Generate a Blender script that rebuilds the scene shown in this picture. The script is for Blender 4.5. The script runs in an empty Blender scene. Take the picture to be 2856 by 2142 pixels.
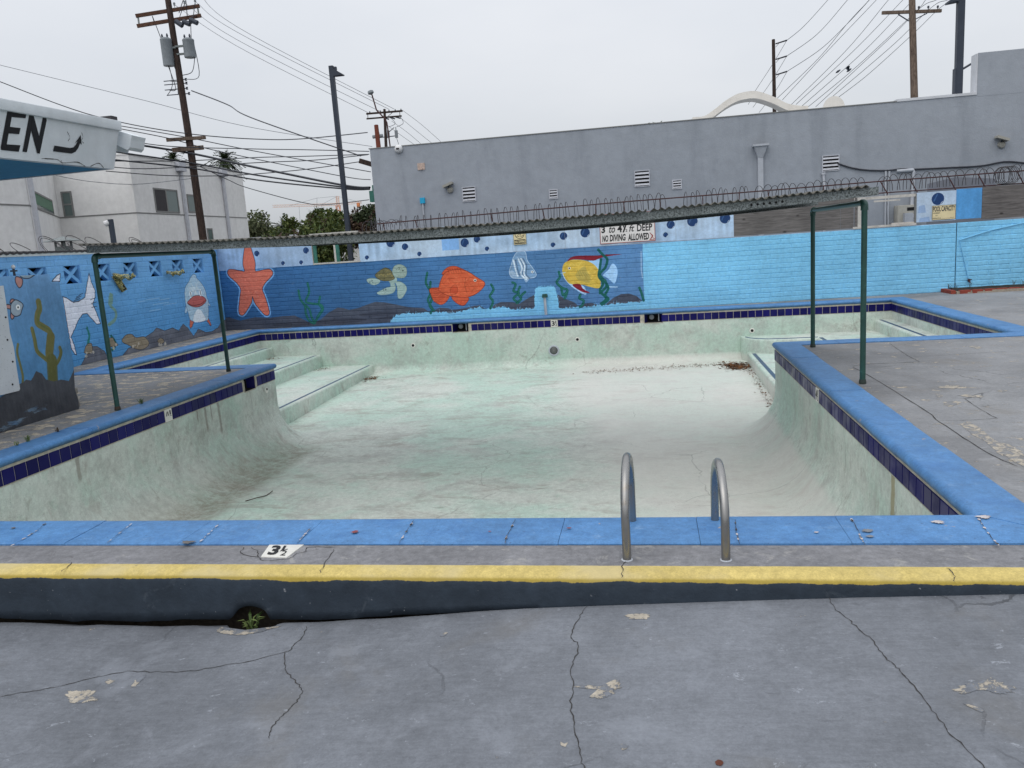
import bpy, math, random
import numpy as np
from mathutils import Vector, Matrix, noise as mnoise

C = bpy.context.scene.collection
SC = bpy.context.scene
rnd = random.Random(7)

# ------------------------------------------------------------------ camera, sky, sun, exposure
cam_d = bpy.data.cameras.new('camera'); cam = bpy.data.objects.new('camera', cam_d); C.objects.link(cam)
RT = Vector((0.9846187, 0.1620410, -0.0653360)); DN = Vector((-0.0351639, -0.1825120, -0.9825746)); FW = Vector((-0.1711420, 0.9697588, -0.1740067))
m3 = Matrix((RT, -DN, -FW)).transposed()
cam.matrix_world = Matrix.Translation((0, 0, 1.70)) @ m3.to_4x4()
cam_d.sensor_fit = 'HORIZONTAL'; cam_d.sensor_width = 36.0; cam_d.lens = 36.0 * 2226.2 / 2856.0
cam_d.clip_start = 0.05; cam_d.clip_end = 3000
SC.camera = cam

SUN_EL, SUN_AZ = math.radians(58), math.radians(200)      # high, behind the camera, through cloud
world = bpy.data.worlds.new('World'); SC.world = world; world.use_nodes = True
wt = world.node_tree; wt.nodes.clear()
w_out = wt.nodes.new('ShaderNodeOutputWorld'); w_add = wt.nodes.new('ShaderNodeAddShader')
w_sky = wt.nodes.new('ShaderNodeTexSky'); w_sky.sky_type = 'NISHITA'; w_sky.sun_disc = False
w_sky.sun_elevation = SUN_EL; w_sky.sun_rotation = SUN_AZ; w_sky.dust_density = 3.0; w_sky.air_density = 1.0
w_hs = wt.nodes.new('ShaderNodeHueSaturation'); w_hs.inputs['Saturation'].default_value = 0.35
w_b1 = wt.nodes.new('ShaderNodeBackground'); w_b1.inputs['Strength'].default_value = 0.05
w_b2 = wt.nodes.new('ShaderNodeBackground'); w_b2.inputs['Strength'].default_value = 1.0
wt.links.new(w_sky.outputs[0], w_hs.inputs['Color']); wt.links.new(w_hs.outputs[0], w_b1.inputs['Color'])
# cloud deck: soft grey overcast, a little brighter towards the zenith
w_tc = wt.nodes.new('ShaderNodeTexCoord'); w_map = wt.nodes.new('ShaderNodeMapping'); w_map.inputs['Scale'].default_value = (1.0, 1.0, 2.6)
w_n = wt.nodes.new('ShaderNodeTexNoise'); w_n.inputs['Scale'].default_value = 1.6; w_n.inputs['Detail'].default_value = 5; w_n.inputs['Roughness'].default_value = 0.5
w_r = wt.nodes.new('ShaderNodeValToRGB'); w_r.color_ramp.elements[0].position = 0.3; w_r.color_ramp.elements[1].position = 0.72
w_r.color_ramp.elements[0].color = (0.49, 0.525, 0.575, 1); w_r.color_ramp.elements[1].color = (0.63, 0.645, 0.675, 1)
w_sep = wt.nodes.new('ShaderNodeSeparateXYZ'); w_mr = wt.nodes.new('ShaderNodeMapRange')
w_mr.inputs['From Min'].default_value = 0.0; w_mr.inputs['From Max'].default_value = 1.0; w_mr.inputs['To Min'].default_value = 0.83; w_mr.inputs['To Max'].default_value = 2.05
w_mul = wt.nodes.new('ShaderNodeVectorMath'); w_mul.operation = 'SCALE'
wt.links.new(w_tc.outputs['Generated'], w_map.inputs['Vector']); wt.links.new(w_map.outputs[0], w_n.inputs['Vector'])
wt.links.new(w_n.outputs['Fac'], w_r.inputs['Fac']); wt.links.new(w_tc.outputs['Generated'], w_sep.inputs[0]); wt.links.new(w_sep.outputs['Z'], w_mr.inputs['Value'])
wt.links.new(w_r.outputs['Color'], w_mul.inputs[0]); wt.links.new(w_mr.outputs[0], w_mul.inputs['Scale']); wt.links.new(w_mul.outputs[0], w_b2.inputs['Color'])
wt.links.new(w_b1.outputs[0], w_add.inputs[0]); wt.links.new(w_b2.outputs[0], w_add.inputs[1]); wt.links.new(w_add.outputs[0], w_out.inputs['Surface'])

sun_d = bpy.data.lights.new('sun', 'SUN'); sun_d.energy = 0.8; sun_d.angle = math.radians(75); sun_d.color = (1.0, 0.965, 0.92)
sun = bpy.data.objects.new('sun', sun_d); C.objects.link(sun)
sd = Vector((math.sin(SUN_AZ) * math.cos(SUN_EL), math.cos(SUN_AZ) * math.cos(SUN_EL), math.sin(SUN_EL)))
sun.rotation_euler = (-sd).to_track_quat('-Z', 'Y').to_euler()
SC.view_settings.view_transform = 'Standard'; SC.view_settings.look = 'None'; SC.view_settings.gamma = 1.0
SC.view_settings.use_curve_mapping = False; SC.view_settings.exposure = -0.13
SC.render.engine = 'CYCLES'
try: SC.cycles.use_denoising = True
except Exception: pass

# ------------------------------------------------------------------ measured places (metres; x along the pool, y away, z up from the deck)
K={
 'rocks':[(-10.511,0.312),(-10.322,0.331),(-10.026,0.232),(-9.617,0.298),(-9.224,0.265),(-8.857,0.29),(-8.556,0.29),(-8.329,0.181),(-8.135,0.06),(-7.885,0.16),(-7.66,0.316),(-7.413,0.428),(-7.269,0.407),(-7.128,0.359),(-6.892,0.389),(-6.623,0.471),(-6.446,0.516),(-6.19,0.49),(-5.912,0.422),(-5.634,0.353),(-5.244,0.307),(-5.139,0.221),(-4.997,0.241),(-4.852,0.301),(-4.66,0.278),(-4.525,0.231),(-4.651,0.248),(-4.446,0.238),(-4.265,0.254),(-4.006,0.303),(-3.879,0.309),(-3.783,0.23),(-3.635,0.186),(-3.525,0.304),(-3.371,0.357),(-3.121,0.344),(-2.925,0.298),(-2.771,0.388),(-2.567,0.486),(-2.035,0.455),(-1.895,0.361),(-1.659,0.25),(-1.591,0.174),(-1.42,0.212),(-1.252,0.214),(-1.087,0.143),(-0.942,0.171),(-0.793,0.295),(-0.598,0.38),(-0.408,0.38),(-0.244,0.31),(-0.106,0.181)],
 'repaint':[(-6.154,-0.017),(-6.026,0.114),(-5.935,0.178),(-5.649,0.192),(-5.085,0.191),(-4.53,0.17),(-4.659,0.149),(-4.27,0.192),(-4.011,0.241),(-3.882,0.272),(-3.809,0.219),(-3.531,0.23),(-3.328,0.245),(-3.083,0.171),(-2.635,0.173),(-2.579,0.207),(-2.586,0.378),(-2.533,0.642),(-2.434,0.66),(-2.12,0.653),(-2.078,0.542),(-2.029,0.345),(-2.032,0.151),(-1.786,0.132),(-1.424,0.139),(-1.063,0.154),(-0.702,0.169),(-0.463,0.179),(-0.094,0.169)],
 'weed_far':[[(-8.379,0.891),(-8.359,0.683),(-8.26,0.512),(-8.254,0.317),(-8.184,0.146),(-8.074,0.071)],[(-8.122,1.056),(-8.109,0.836),(-8.218,0.62),(-8.076,0.558),(-7.844,0.519),(-7.798,0.406),(-7.902,0.272),(-8.039,0.112)],[(-7.837,0.711),(-7.885,0.548),(-7.827,0.407),(-7.967,0.22)],[(-8.283,0.568),(-8.152,0.423),(-8.115,0.227),(-8.042,0.084)],[(-5.088,1.128),(-5.142,0.892),(-5.044,0.673),(-5.129,0.49),(-5.048,0.297),(-5.086,0.178)],[(-5.029,0.912),(-5.058,0.674),(-5.03,0.512),(-5.099,0.354),(-4.997,0.241)],[(-3.573,0.772),(-3.526,0.647),(-3.624,0.505),(-3.558,0.379),(-3.632,0.223)],[(-3.067,0.792),(-2.996,0.74),(-3.055,0.597),(-2.934,0.542),(-3.066,0.427),(-2.961,0.324)],[(-2.784,0.559),(-2.889,0.467),(-2.894,0.394),(-2.999,0.314)],[(-2.9,0.686),(-2.947,0.543),(-2.893,0.418)],[(-1.982,0.969),(-1.965,0.848),(-2.044,0.733),(-1.93,0.605),(-1.813,0.55),(-1.843,0.431),(-1.883,0.361)],[(-1.943,0.582),(-1.915,0.435),(-1.827,0.502)],[(-1.518,0.423),(-1.546,0.34),(-1.453,0.286),(-1.482,0.191),(-1.544,0.146)],[(-1.065,1.41),(-0.964,1.285),(-0.873,1.185),(-0.929,0.998),(-1.054,0.863),(-0.965,0.714),(-0.878,0.541),(-0.957,0.377),(-0.889,0.277),(-1.038,0.165)],[(-1.015,1.194),(-1.048,1.006),(-1.08,0.817),(-0.992,0.644),(-1.072,0.481),(-0.936,0.304),(-1.061,0.19)],[(-0.942,0.713),(-0.924,0.568),(-1.074,0.433)],[(-0.177,0.498),(-0.134,0.375),(-0.093,0.205)]],
 'bubbles':[(-5.922,1.88,0.103),(-5.574,1.766,0.078),(-5.237,1.579,0.053),(-6.539,1.574,0.05),(-8.065,1.835,0.075),(-8.698,1.569,0.05),(-8.224,1.56,0.05),(-9.353,1.841,0.069),(-4.127,1.765,0.1),(-3.829,1.827,0.077),(-3.608,1.597,0.051),(-1.831,1.767,0.085),(-1.342,1.81,0.106),(-2.08,1.588,0.054),(0.566,1.86,0.09),(0.446,1.645,0.054),(1.044,1.905,0.116),(1.758,1.921,0.116),(6.292,2.025,0.131)],
 'turtle':{'shell':[(-6.383,1.136),(-6.289,1.224),(-6.11,1.308),(-5.976,1.233),(-5.944,1.124),(-5.909,1.042),(-6.055,0.996),(-6.252,1.021)],'head':[(-5.95,1.205),(-5.881,1.334),(-5.738,1.366),(-5.604,1.291),(-5.588,1.157),(-5.654,1.054),(-5.796,1.049),(-5.918,1.096)],'f1':[(-5.973,0.965),(-5.803,0.969),(-5.669,0.894),(-5.623,0.784),(-5.691,0.653),(-5.785,0.564),(-5.867,0.595),(-5.862,0.797),(-5.891,0.933)],'f2':[(-6.016,0.967),(-5.92,0.935),(-5.904,0.799),(-5.999,0.697),(-6.258,0.67),(-6.382,0.717),(-6.306,0.767),(-6.128,0.838),(-6.026,0.86)],'f3':[(-6.606,1.054),(-6.474,1.087),(-6.279,1.035),(-6.301,0.956),(-6.434,0.915),(-6.558,0.97)],'neck':[(-6.045,1.103),(-5.874,1.12),(-5.861,0.958),(-6.032,0.941)],'eye':(-5.681,1.216)},
 'orange':{'body':[(-4.84,0.767),(-4.685,1.079),(-4.423,1.161),(-4.147,1.121),(-3.906,0.961),(-3.716,0.804),(-3.881,0.617),(-4.117,0.519),(-4.398,0.521),(-4.649,0.583),(-4.797,0.666)],'tail':[(-5.065,0.754),(-4.868,0.77),(-4.62,0.757),(-4.578,0.595),(-4.674,0.44),(-4.819,0.367),(-4.979,0.455),(-5.037,0.592)],'dorsal':[(-4.736,1.082),(-4.597,1.221),(-4.416,1.247),(-4.244,1.175),(-4.099,1.082),(-4.376,1.11),(-4.585,1.048)],'anal':[(-4.523,0.552),(-4.482,0.426),(-4.311,0.318),(-4.206,0.362),(-4.143,0.508)],'fin':[(-4.425,0.818),(-4.56,0.727),(-4.547,0.578),(-4.388,0.644)],'eye':(-3.949,0.89)},
 'grey':{'body':[(-3.064,1.203),(-3.004,1.367),(-2.898,1.481),(-2.727,1.47),(-2.69,1.276),(-2.578,1.102),(-2.501,0.954),(-2.542,0.884),(-2.691,0.868),(-2.962,0.883),(-3.083,0.914),(-3.125,1.038)],'stripes':[[(-2.896,1.313),(-2.823,1.116),(-2.857,0.974),(-2.741,0.847)],[(-2.834,1.321),(-2.759,1.161),(-2.783,0.97),(-2.715,0.869)],[(-3.009,1.296),(-2.974,1.077),(-2.934,0.93)]],'eye':(-2.589,1.007),'fin':[(-2.789,0.874),(-2.746,0.775),(-2.666,0.867)],'tail':[(-3.072,1.083),(-3.116,0.989),(-3.083,0.926),(-2.957,0.956)]},
 'yellow':{'body':[(-1.893,1.059),(-1.827,1.174),(-1.657,1.223),(-1.396,1.195),(-1.209,1.111),(-1.096,0.985),(-1.055,0.839),(-1.068,0.552),(-1.306,0.591),(-1.471,0.649),(-1.757,0.691),(-1.889,0.915)],'belly':[(-1.888,0.939),(-1.757,0.691),(-1.448,0.624),(-1.386,0.415),(-1.574,0.511),(-1.758,0.667),(-1.881,0.843)],'back':[(-1.778,1.195),(-1.654,1.294),(-1.367,1.3),(-1.082,1.281),(-0.892,1.293),(-0.549,1.278),(-0.846,1.254),(-1.038,1.219),(-1.182,1.176),(-1.395,1.206),(-1.633,1.233)],'pale':[(-1.302,1.177),(-1.039,1.195),(-1.074,0.96),(-1.164,1.061)],'tail':[(-0.984,0.835),(-0.86,0.946),(-0.759,1.083),(-0.668,0.982),(-0.663,0.815),(-0.731,0.628),(-0.823,0.705),(-0.915,0.783)],'low':[(-1.686,0.663),(-1.518,0.664),(-1.452,0.552),(-1.301,0.454),(-1.432,0.466),(-1.595,0.561)],'side':[(-1.602,0.897),(-1.402,1.064),(-1.337,0.929),(-1.273,0.781),(-1.301,0.687),(-1.467,0.721),(-1.561,0.775)],'strip':[(-0.924,0.58),(-0.662,0.556),(-0.664,0.528),(-0.901,0.542)],'eye':(-1.739,1.037)},
 'star_c':(-9.627,1.028),
 'star_top':(-9.406,2.009),
 'star_l':(-10.166,1.781),
 'star_r':(-8.933,1.72),
 'star_bl':(-9.826,0.109),
 'star_br':(-9.297,0.128),
 'star_hl':(-10.129,1.055),
 'star_hr':(-9.085,0.999),
 'panel_x':{'a':[-10.425,-9.276,-7.933],'b':[-6.72,-5.465,-4.245,-3.005,-1.803,-1.013,0.22,0.676,1.947],'wood':[1.947,4.248,4.529],'c':[5.852,6.675,7.209],'frame':[-7.948,-7.861,-7.36,-7.32,-7.254]},
 'bluepatch':[(-4.675,1.918),(-4.263,1.618)],
 'sign_shallow':[(-1.007,1.995),(0.217,2.02),(0.222,1.539),(-1.018,1.519)],
 'sign_nodiving':[(-2.98,1.986),(-2.676,1.965),(-2.679,1.645),(-2.966,1.64)],
 'sign_cap':[(6.169,1.887),(6.657,1.892),(6.671,1.579),(6.181,1.579)],
 'standpipe':[(-2.315,-0.003),(-2.325,0.46),(-2.385,0.464),(-2.264,0.456)],
 'hose':[(8.102,1.371),(7.404,1.285),(6.769,1.117),(6.815,0.946),(6.993,0.247),(6.978,0.205)],
 'rail_top':[(-6.226,2.341),(-3.204,2.391),(-0.332,2.441),(2.6,2.469),(2.373,2.449),(5.266,2.503),(4.967,2.504),(7.202,2.5),(8.046,2.629)],
 'rail_bot':[(5.058,2.239),(6.05,2.252),(7.211,2.242)],
 'lw_blocks':[(12.087,1.825),(12.498,1.822),(12.914,1.819),(13.396,1.815),(13.892,1.82),(14.255,1.819),(14.651,1.823),(15.095,1.815),(15.546,1.822),(15.99,1.818),(16.417,1.821),(16.926,1.812),(17.307,1.812),(17.812,1.804)],
 'lw_tail':[(12.824,1.273),(12.916,1.244),(13.056,1.159),(13.219,1.154),(13.401,1.215),(13.464,1.337),(13.624,1.652),(13.631,1.609),(13.653,1.466),(13.719,1.32),(13.689,1.193),(13.593,1.087),(13.655,0.924),(13.732,0.69),(13.621,0.691),(13.479,0.826),(13.394,0.92),(13.267,0.918),(13.115,0.808),(12.977,0.656),(12.862,0.546),(12.913,0.387),(12.939,0.202),(12.895,0.223),(12.822,0.344),(12.82,0.839)],
 'lw_tip':[(12.61,1.554),(12.759,1.652),(12.854,1.68),(12.81,1.543)],
 'lw_rocks':[[(13.058,0.044),(13.243,0.2),(13.353,0.299),(13.523,0.281),(13.718,0.16),(13.797,0.016)],[(14.299,0.031),(14.467,0.114),(14.723,0.126),(14.987,0.137),(15.043,0.257),(15.358,0.33),(15.516,0.408),(15.805,0.309),(16.108,0.341),(16.327,0.248),(16.546,0.377),(16.71,0.272),(16.915,0.055),(17.07,0.143),(17.15,0.197),(17.462,0.078),(17.741,0.063),(18.046,0.12),(18.269,0.264),(18.538,0.273)]],
 'lw_bare':[[(14.285,0.277),(14.433,0.38),(14.631,0.377),(14.764,0.292),(15.046,0.272),(15.168,0.113),(14.96,0.03),(14.708,0.065),(14.482,0.174)],[(13.174,0.267),(13.259,0.354),(13.387,0.351),(13.383,0.208),(13.281,0.18),(13.16,0.207)],[(15.473,0.121),(15.601,0.18),(15.725,0.104),(15.626,0.051)],[(13.765,0.359),(14.003,0.388),(14.073,0.289),(14.151,0.219),(13.916,0.221)]],
 'bird':{'body':[(16.769,0.984),(16.804,1.123),(16.87,1.213),(16.999,1.288),(17.113,1.388),(17.244,1.459),(17.35,1.43),(17.379,1.362),(17.498,1.283),(17.612,1.179),(17.695,1.038),(17.716,0.888),(17.751,0.786),(17.663,0.395),(17.494,0.345),(17.236,0.347),(17.016,0.383),(16.864,0.447),(16.81,0.625),(16.77,0.771)],'belly':[(16.994,0.385),(17.054,0.53),(17.219,0.641),(17.373,0.609),(17.483,0.488),(17.536,0.371),(17.236,0.347)],'bill':[(16.837,0.819),(16.942,0.887),(17.115,0.952),(17.323,0.96),(17.524,0.927),(17.669,0.842),(17.603,0.773),(17.447,0.719),(17.256,0.699),(17.037,0.73)],'foot1':[(16.852,0.442),(17.016,0.383),(16.901,0.281),(16.834,0.238),(16.803,0.292)],'foot2':[(17.557,0.357),(17.668,0.389),(17.761,0.21),(17.711,0.203)],'wing1':[(16.759,0.772),(16.805,0.649),(16.714,0.593),(16.682,0.637)],'wing2':[(17.722,0.863),(17.828,0.661),(17.72,0.714)],'eyes':[(17.023,1.012),(17.458,1.018)],'mouth':[(16.837,0.819),(17.043,0.757),(17.315,0.748),(17.51,0.781),(17.669,0.842)]},
 'lw_weeds':[[(13.331,0.657),(13.357,0.498),(13.283,0.365),(13.332,0.302)],[(13.372,0.525),(13.31,0.39)],[(14.156,1.216),(14.088,1.03),(14.237,0.869),(14.178,0.725),(13.971,0.644)],[(14.198,1.199),(14.154,1.054)],[(13.987,0.42),(14.089,0.257),(13.947,0.157)]],
 'cloths':[(14.506,1.504),(16.351,1.508)],
 'stub':{'topL':(7.922,1.702),'topR':(8.678,1.696),'notch':(8.689,1.6),'notchR':(8.831,1.592),'r1':(8.837,0.558),'r2':(8.808,0.043),'base0':(7.55,0.053),'base1':(8.698,0.035)},
 'st_rock':[(7.625,0.386),(7.716,0.412),(7.906,0.479),(7.983,0.488),(8.034,0.513),(8.106,0.489),(8.163,0.537),(8.205,0.583),(8.29,0.539),(8.337,0.459),(8.458,0.413),(8.577,0.416),(8.706,0.374),(8.775,0.443),(8.835,0.508),(8.924,0.544)],
 'st_weed':[[(8.426,1.375),(8.423,1.293),(8.376,1.227),(8.355,1.135),(8.43,1.079),(8.515,1.022),(8.531,0.947),(8.488,0.832),(8.459,0.74),(8.482,0.664),(8.464,0.546),(8.447,0.439)],[(8.255,1.076),(8.267,0.957),(8.274,0.815),(8.351,0.732),(8.419,0.674)],[(8.648,0.798),(8.654,0.736),(8.599,0.658),(8.536,0.607)],[(8.005,0.928),(7.972,0.835),(7.985,0.696),(7.994,0.567),(7.976,0.489)]],
 'st_fish':{'body':[(7.989,1.333),(8.009,1.387),(8.077,1.427),(8.139,1.405),(8.182,1.361),(8.144,1.296),(8.112,1.253),(8.035,1.244),(7.987,1.288)],'f1':[(7.989,1.333),(7.928,1.349),(7.927,1.377),(7.958,1.386),(7.998,1.371)],'f2':[(7.989,1.299),(7.969,1.245),(7.985,1.215),(8.021,1.245)],'f3':[(7.996,1.394),(8.012,1.432),(8.043,1.441),(8.069,1.425)],'eye':(8.102,1.34),'f4':[(8.151,1.687),(8.129,1.627),(8.166,1.559),(8.218,1.587),(8.236,1.655)],'b2':[(8.212,1.696),(8.251,1.665),(8.341,1.658),(8.408,1.68),(8.436,1.699),(8.23,1.706)]},
 'board':[(7.9,1.601),(7.92,1.6),(7.912,1.34),(7.894,1.073),(7.913,0.901),(7.901,0.652),(7.898,0.429),(7.879,0.412),(7.63,0.409)],
 'g_top':[(-7.271,4.415),(4.467,4.478),(7.896,5.384)],
 'g_vents':[[(-4.784,3.228),(-4.45,2.874)],[(-0.211,3.293),(0.145,2.919)],[(4.406,3.295),(4.775,2.949)],[(-2.442,2.986),(-2.255,2.783)],[(0.749,2.986),(0.942,2.799)]],
 'g_lights':[(-5.142,3.243),(8.451,3.283)],
 'g_hop':[(2.729,3.689),(3.083,3.66),(2.824,3.387),(2.952,3.377),(2.87,2.586)],
 'g_box':[(-5.969,3.053),(-5.842,2.904),(-5.911,2.356)],
 'g_dome':(-6.451,4.374),
 'g_cable':[(4.756,3.096),(5.076,2.969),(5.43,2.886),(5.887,2.84),(6.236,2.848),(6.514,2.819),(7.27,2.795),(8.017,2.779),(8.551,2.835),(8.993,2.771)],
 'g_cond':[[(5.87,2.826),(5.876,1.639)],[(5.954,2.82),(5.935,1.895),(5.95,1.633)],[(6.122,2.807),(6.502,2.806),(6.514,2.753),(6.485,1.974)]],
 'g_pvc':[(4.41,2.875),(4.436,2.468)],
 'g_cab':[(6.075,1.956),(6.497,1.973),(6.493,1.596),(6.098,1.594)],
 'g_arch':[(1.53,26,5.08),(1.884,26,5.083),(2.204,26,5.263),(2.523,26,5.475),(2.873,26,5.632),(3.288,26,5.672),(3.59,26,5.594),(3.937,26,5.431),(4.283,26,5.226),(4.629,26,5.13),(4.874,26,5.108)],
 'g_barrel':[(5.07,25,4.942),(5.275,25,5.13),(5.765,25,5.105),(5.88,25,4.971)],
 'g_bush':(0.404,23,4.65),
 'g_stain':[(-5.973,3.961),(-5.735,3.784)],
 'g_capx':[(6.103,4.488),(7.893,4.478)],
 'g_darkp':[(6.843,2.449),(7.468,2.563),(8.085,2.458),(8.09,2.308),(6.846,2.298)],
 'apt':{0:(-20.51,23.35,3.76),200:(-20.46,24.61,3.79),390:(-24.56,31.18,4.25),900:(-21.32,31.72,4.04),1630:(-21.65,42.13,4.33)},
 'apt_reveal':[(-20.51,23.4,4),(-20.45,24.65,4),(-24.57,31.14,4),(-21.32,31.71,4),(-21.66,42.07,4)],
 'apt_top':[(-21.34,32.12,6.32),(-21.9,42.48,6.57),(-22.06,32.04,6.56)],
 'apt_win':[[(-21.2,25.79,4.61),(-23.61,29.65,3.99)],[(-24.36,31.21,5.07),(-23.91,31.29,3.99)],[(-21.37,33.21,5.13),(-21.43,35.18,4.06)],[(-21.46,35.98,4.99),(-21.48,36.73,4.12)],[(-21.5,37.49,3.4),(-21.52,38.02,2.71)]],
 'apt_pipe':[[(-21.43,35.3,6.24),(-21.45,35.96,5.98),(-21.44,35.6,3.02)],[(-21.57,39.56,6.29),(-21.59,40.22,5.99),(-21.57,39.67,3.02)],[(-20.46,24.72,4.89),(-20.46,24.65,2.78)]],
 'poleA':[(-19.09,32.59,12.49),(-18.02,31.05,2.8),(-19.03,32.52,12.02),(-19,32.45,11.59),(-18.46,31.69,6.81),(-18.39,31.62,6.37)],
 'armA':[[(-20.19,31.87,11.8),(-18.03,33.16,12.29)],[(-20.15,31.8,11.39),(-17.98,33.1,11.89)],[(-19.01,30.96,6.71),(-17.87,32,6.83)],[(-18.78,30.92,6.29),(-17.98,31.91,6.43)]],
 'transf':[[(-19.12,32.18,10.79),(-19.03,32.02,9.78),(-19.36,32.14,10.79),(-18.88,32.22,10.75)],[(-18.27,32.32,10.73),(-18.21,32.21,10.06),(-18.54,32.27,10.73),(-18.05,32.35,10.7)]],
 'pins':[(-18.84,32.6,12.25),(-18.42,32.68,12.29),(-17.99,32.76,12.34)],
 'cut':[[(-18.7,32.29,11.55),(-18.43,32.3,11.34)],[(-18.4,32.34,11.52),(-18.13,32.36,11.38)],[(-18.12,32.4,11.57),(-17.82,32.42,11.41)]],
 'spools':[(-18.48,32.11,9.21),(-18.46,32.09,9.06),(-18.45,32.06,8.85),(-18.37,32.03,8.63)],
 'lampL':[(-8.43,22.3,6.85),(-8.38,22.3,2.45),(-8.32,22.3,6.7),(-8.12,22.3,6.61)],
 'lampR':[(10.44,30,8.73),(10.46,30,5.66),(10.14,30,8.43),(10.32,30,8.53)],
 'brace':[(10.57,30,6.39),(11.02,30,6.63)],
 'poleB':[(11.88,39.93,11.4),(11.82,39.1,6.86),(10.56,39.54,10.54),(13.12,39.98,10.46),(11.25,39.64,10.43),(11.7,39.66,10.11),(12.5,39.86,10.39)],
 'poleC':[(10.82,71.6,16.55),(10.7,70.55,10.82),(10.99,71.58,16.26),(11.9,71.77,16.43),(10.97,71.35,15.01),(11.85,71.54,15.17),(10.95,71.13,13.78),(11.83,71.31,13.94)],
 'poleD':[(-25.31,80.53,15.67),(-25.28,79.85,11.82),(-27.12,80.16,15.34),(-23.53,80.8,15.39),(-27.11,80.07,14.85),(-23.63,80.69,14.9),(-24.37,80.7,15.64),(-24.86,80.61,15.64),(-23.7,80.82,15.65),(-25.8,80.42,15.51),(-24.23,80.29,13.24),(-24.95,80.17,13.29)],
 'stubpole':[(-18,55.07,10.26),(-17.89,54.82,8.74)],
 'crane':{'mast':[(-132.4,342,26.7),(-132.3,341.4,22.9),(-131.9,339.4,11.6)],'jib':[(-160.4,336.7,24.2),(-132.3,341.4,23.2),(-122,343.3,23.3)],'post':[(-141.2,340.4,26.5),(-141.4,339.9,23.6)],'cw':(-123.5,342.9,22.6),'hook':[(-149.1,338.5,23.5),(-148.8,337,14.6)]},
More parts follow.
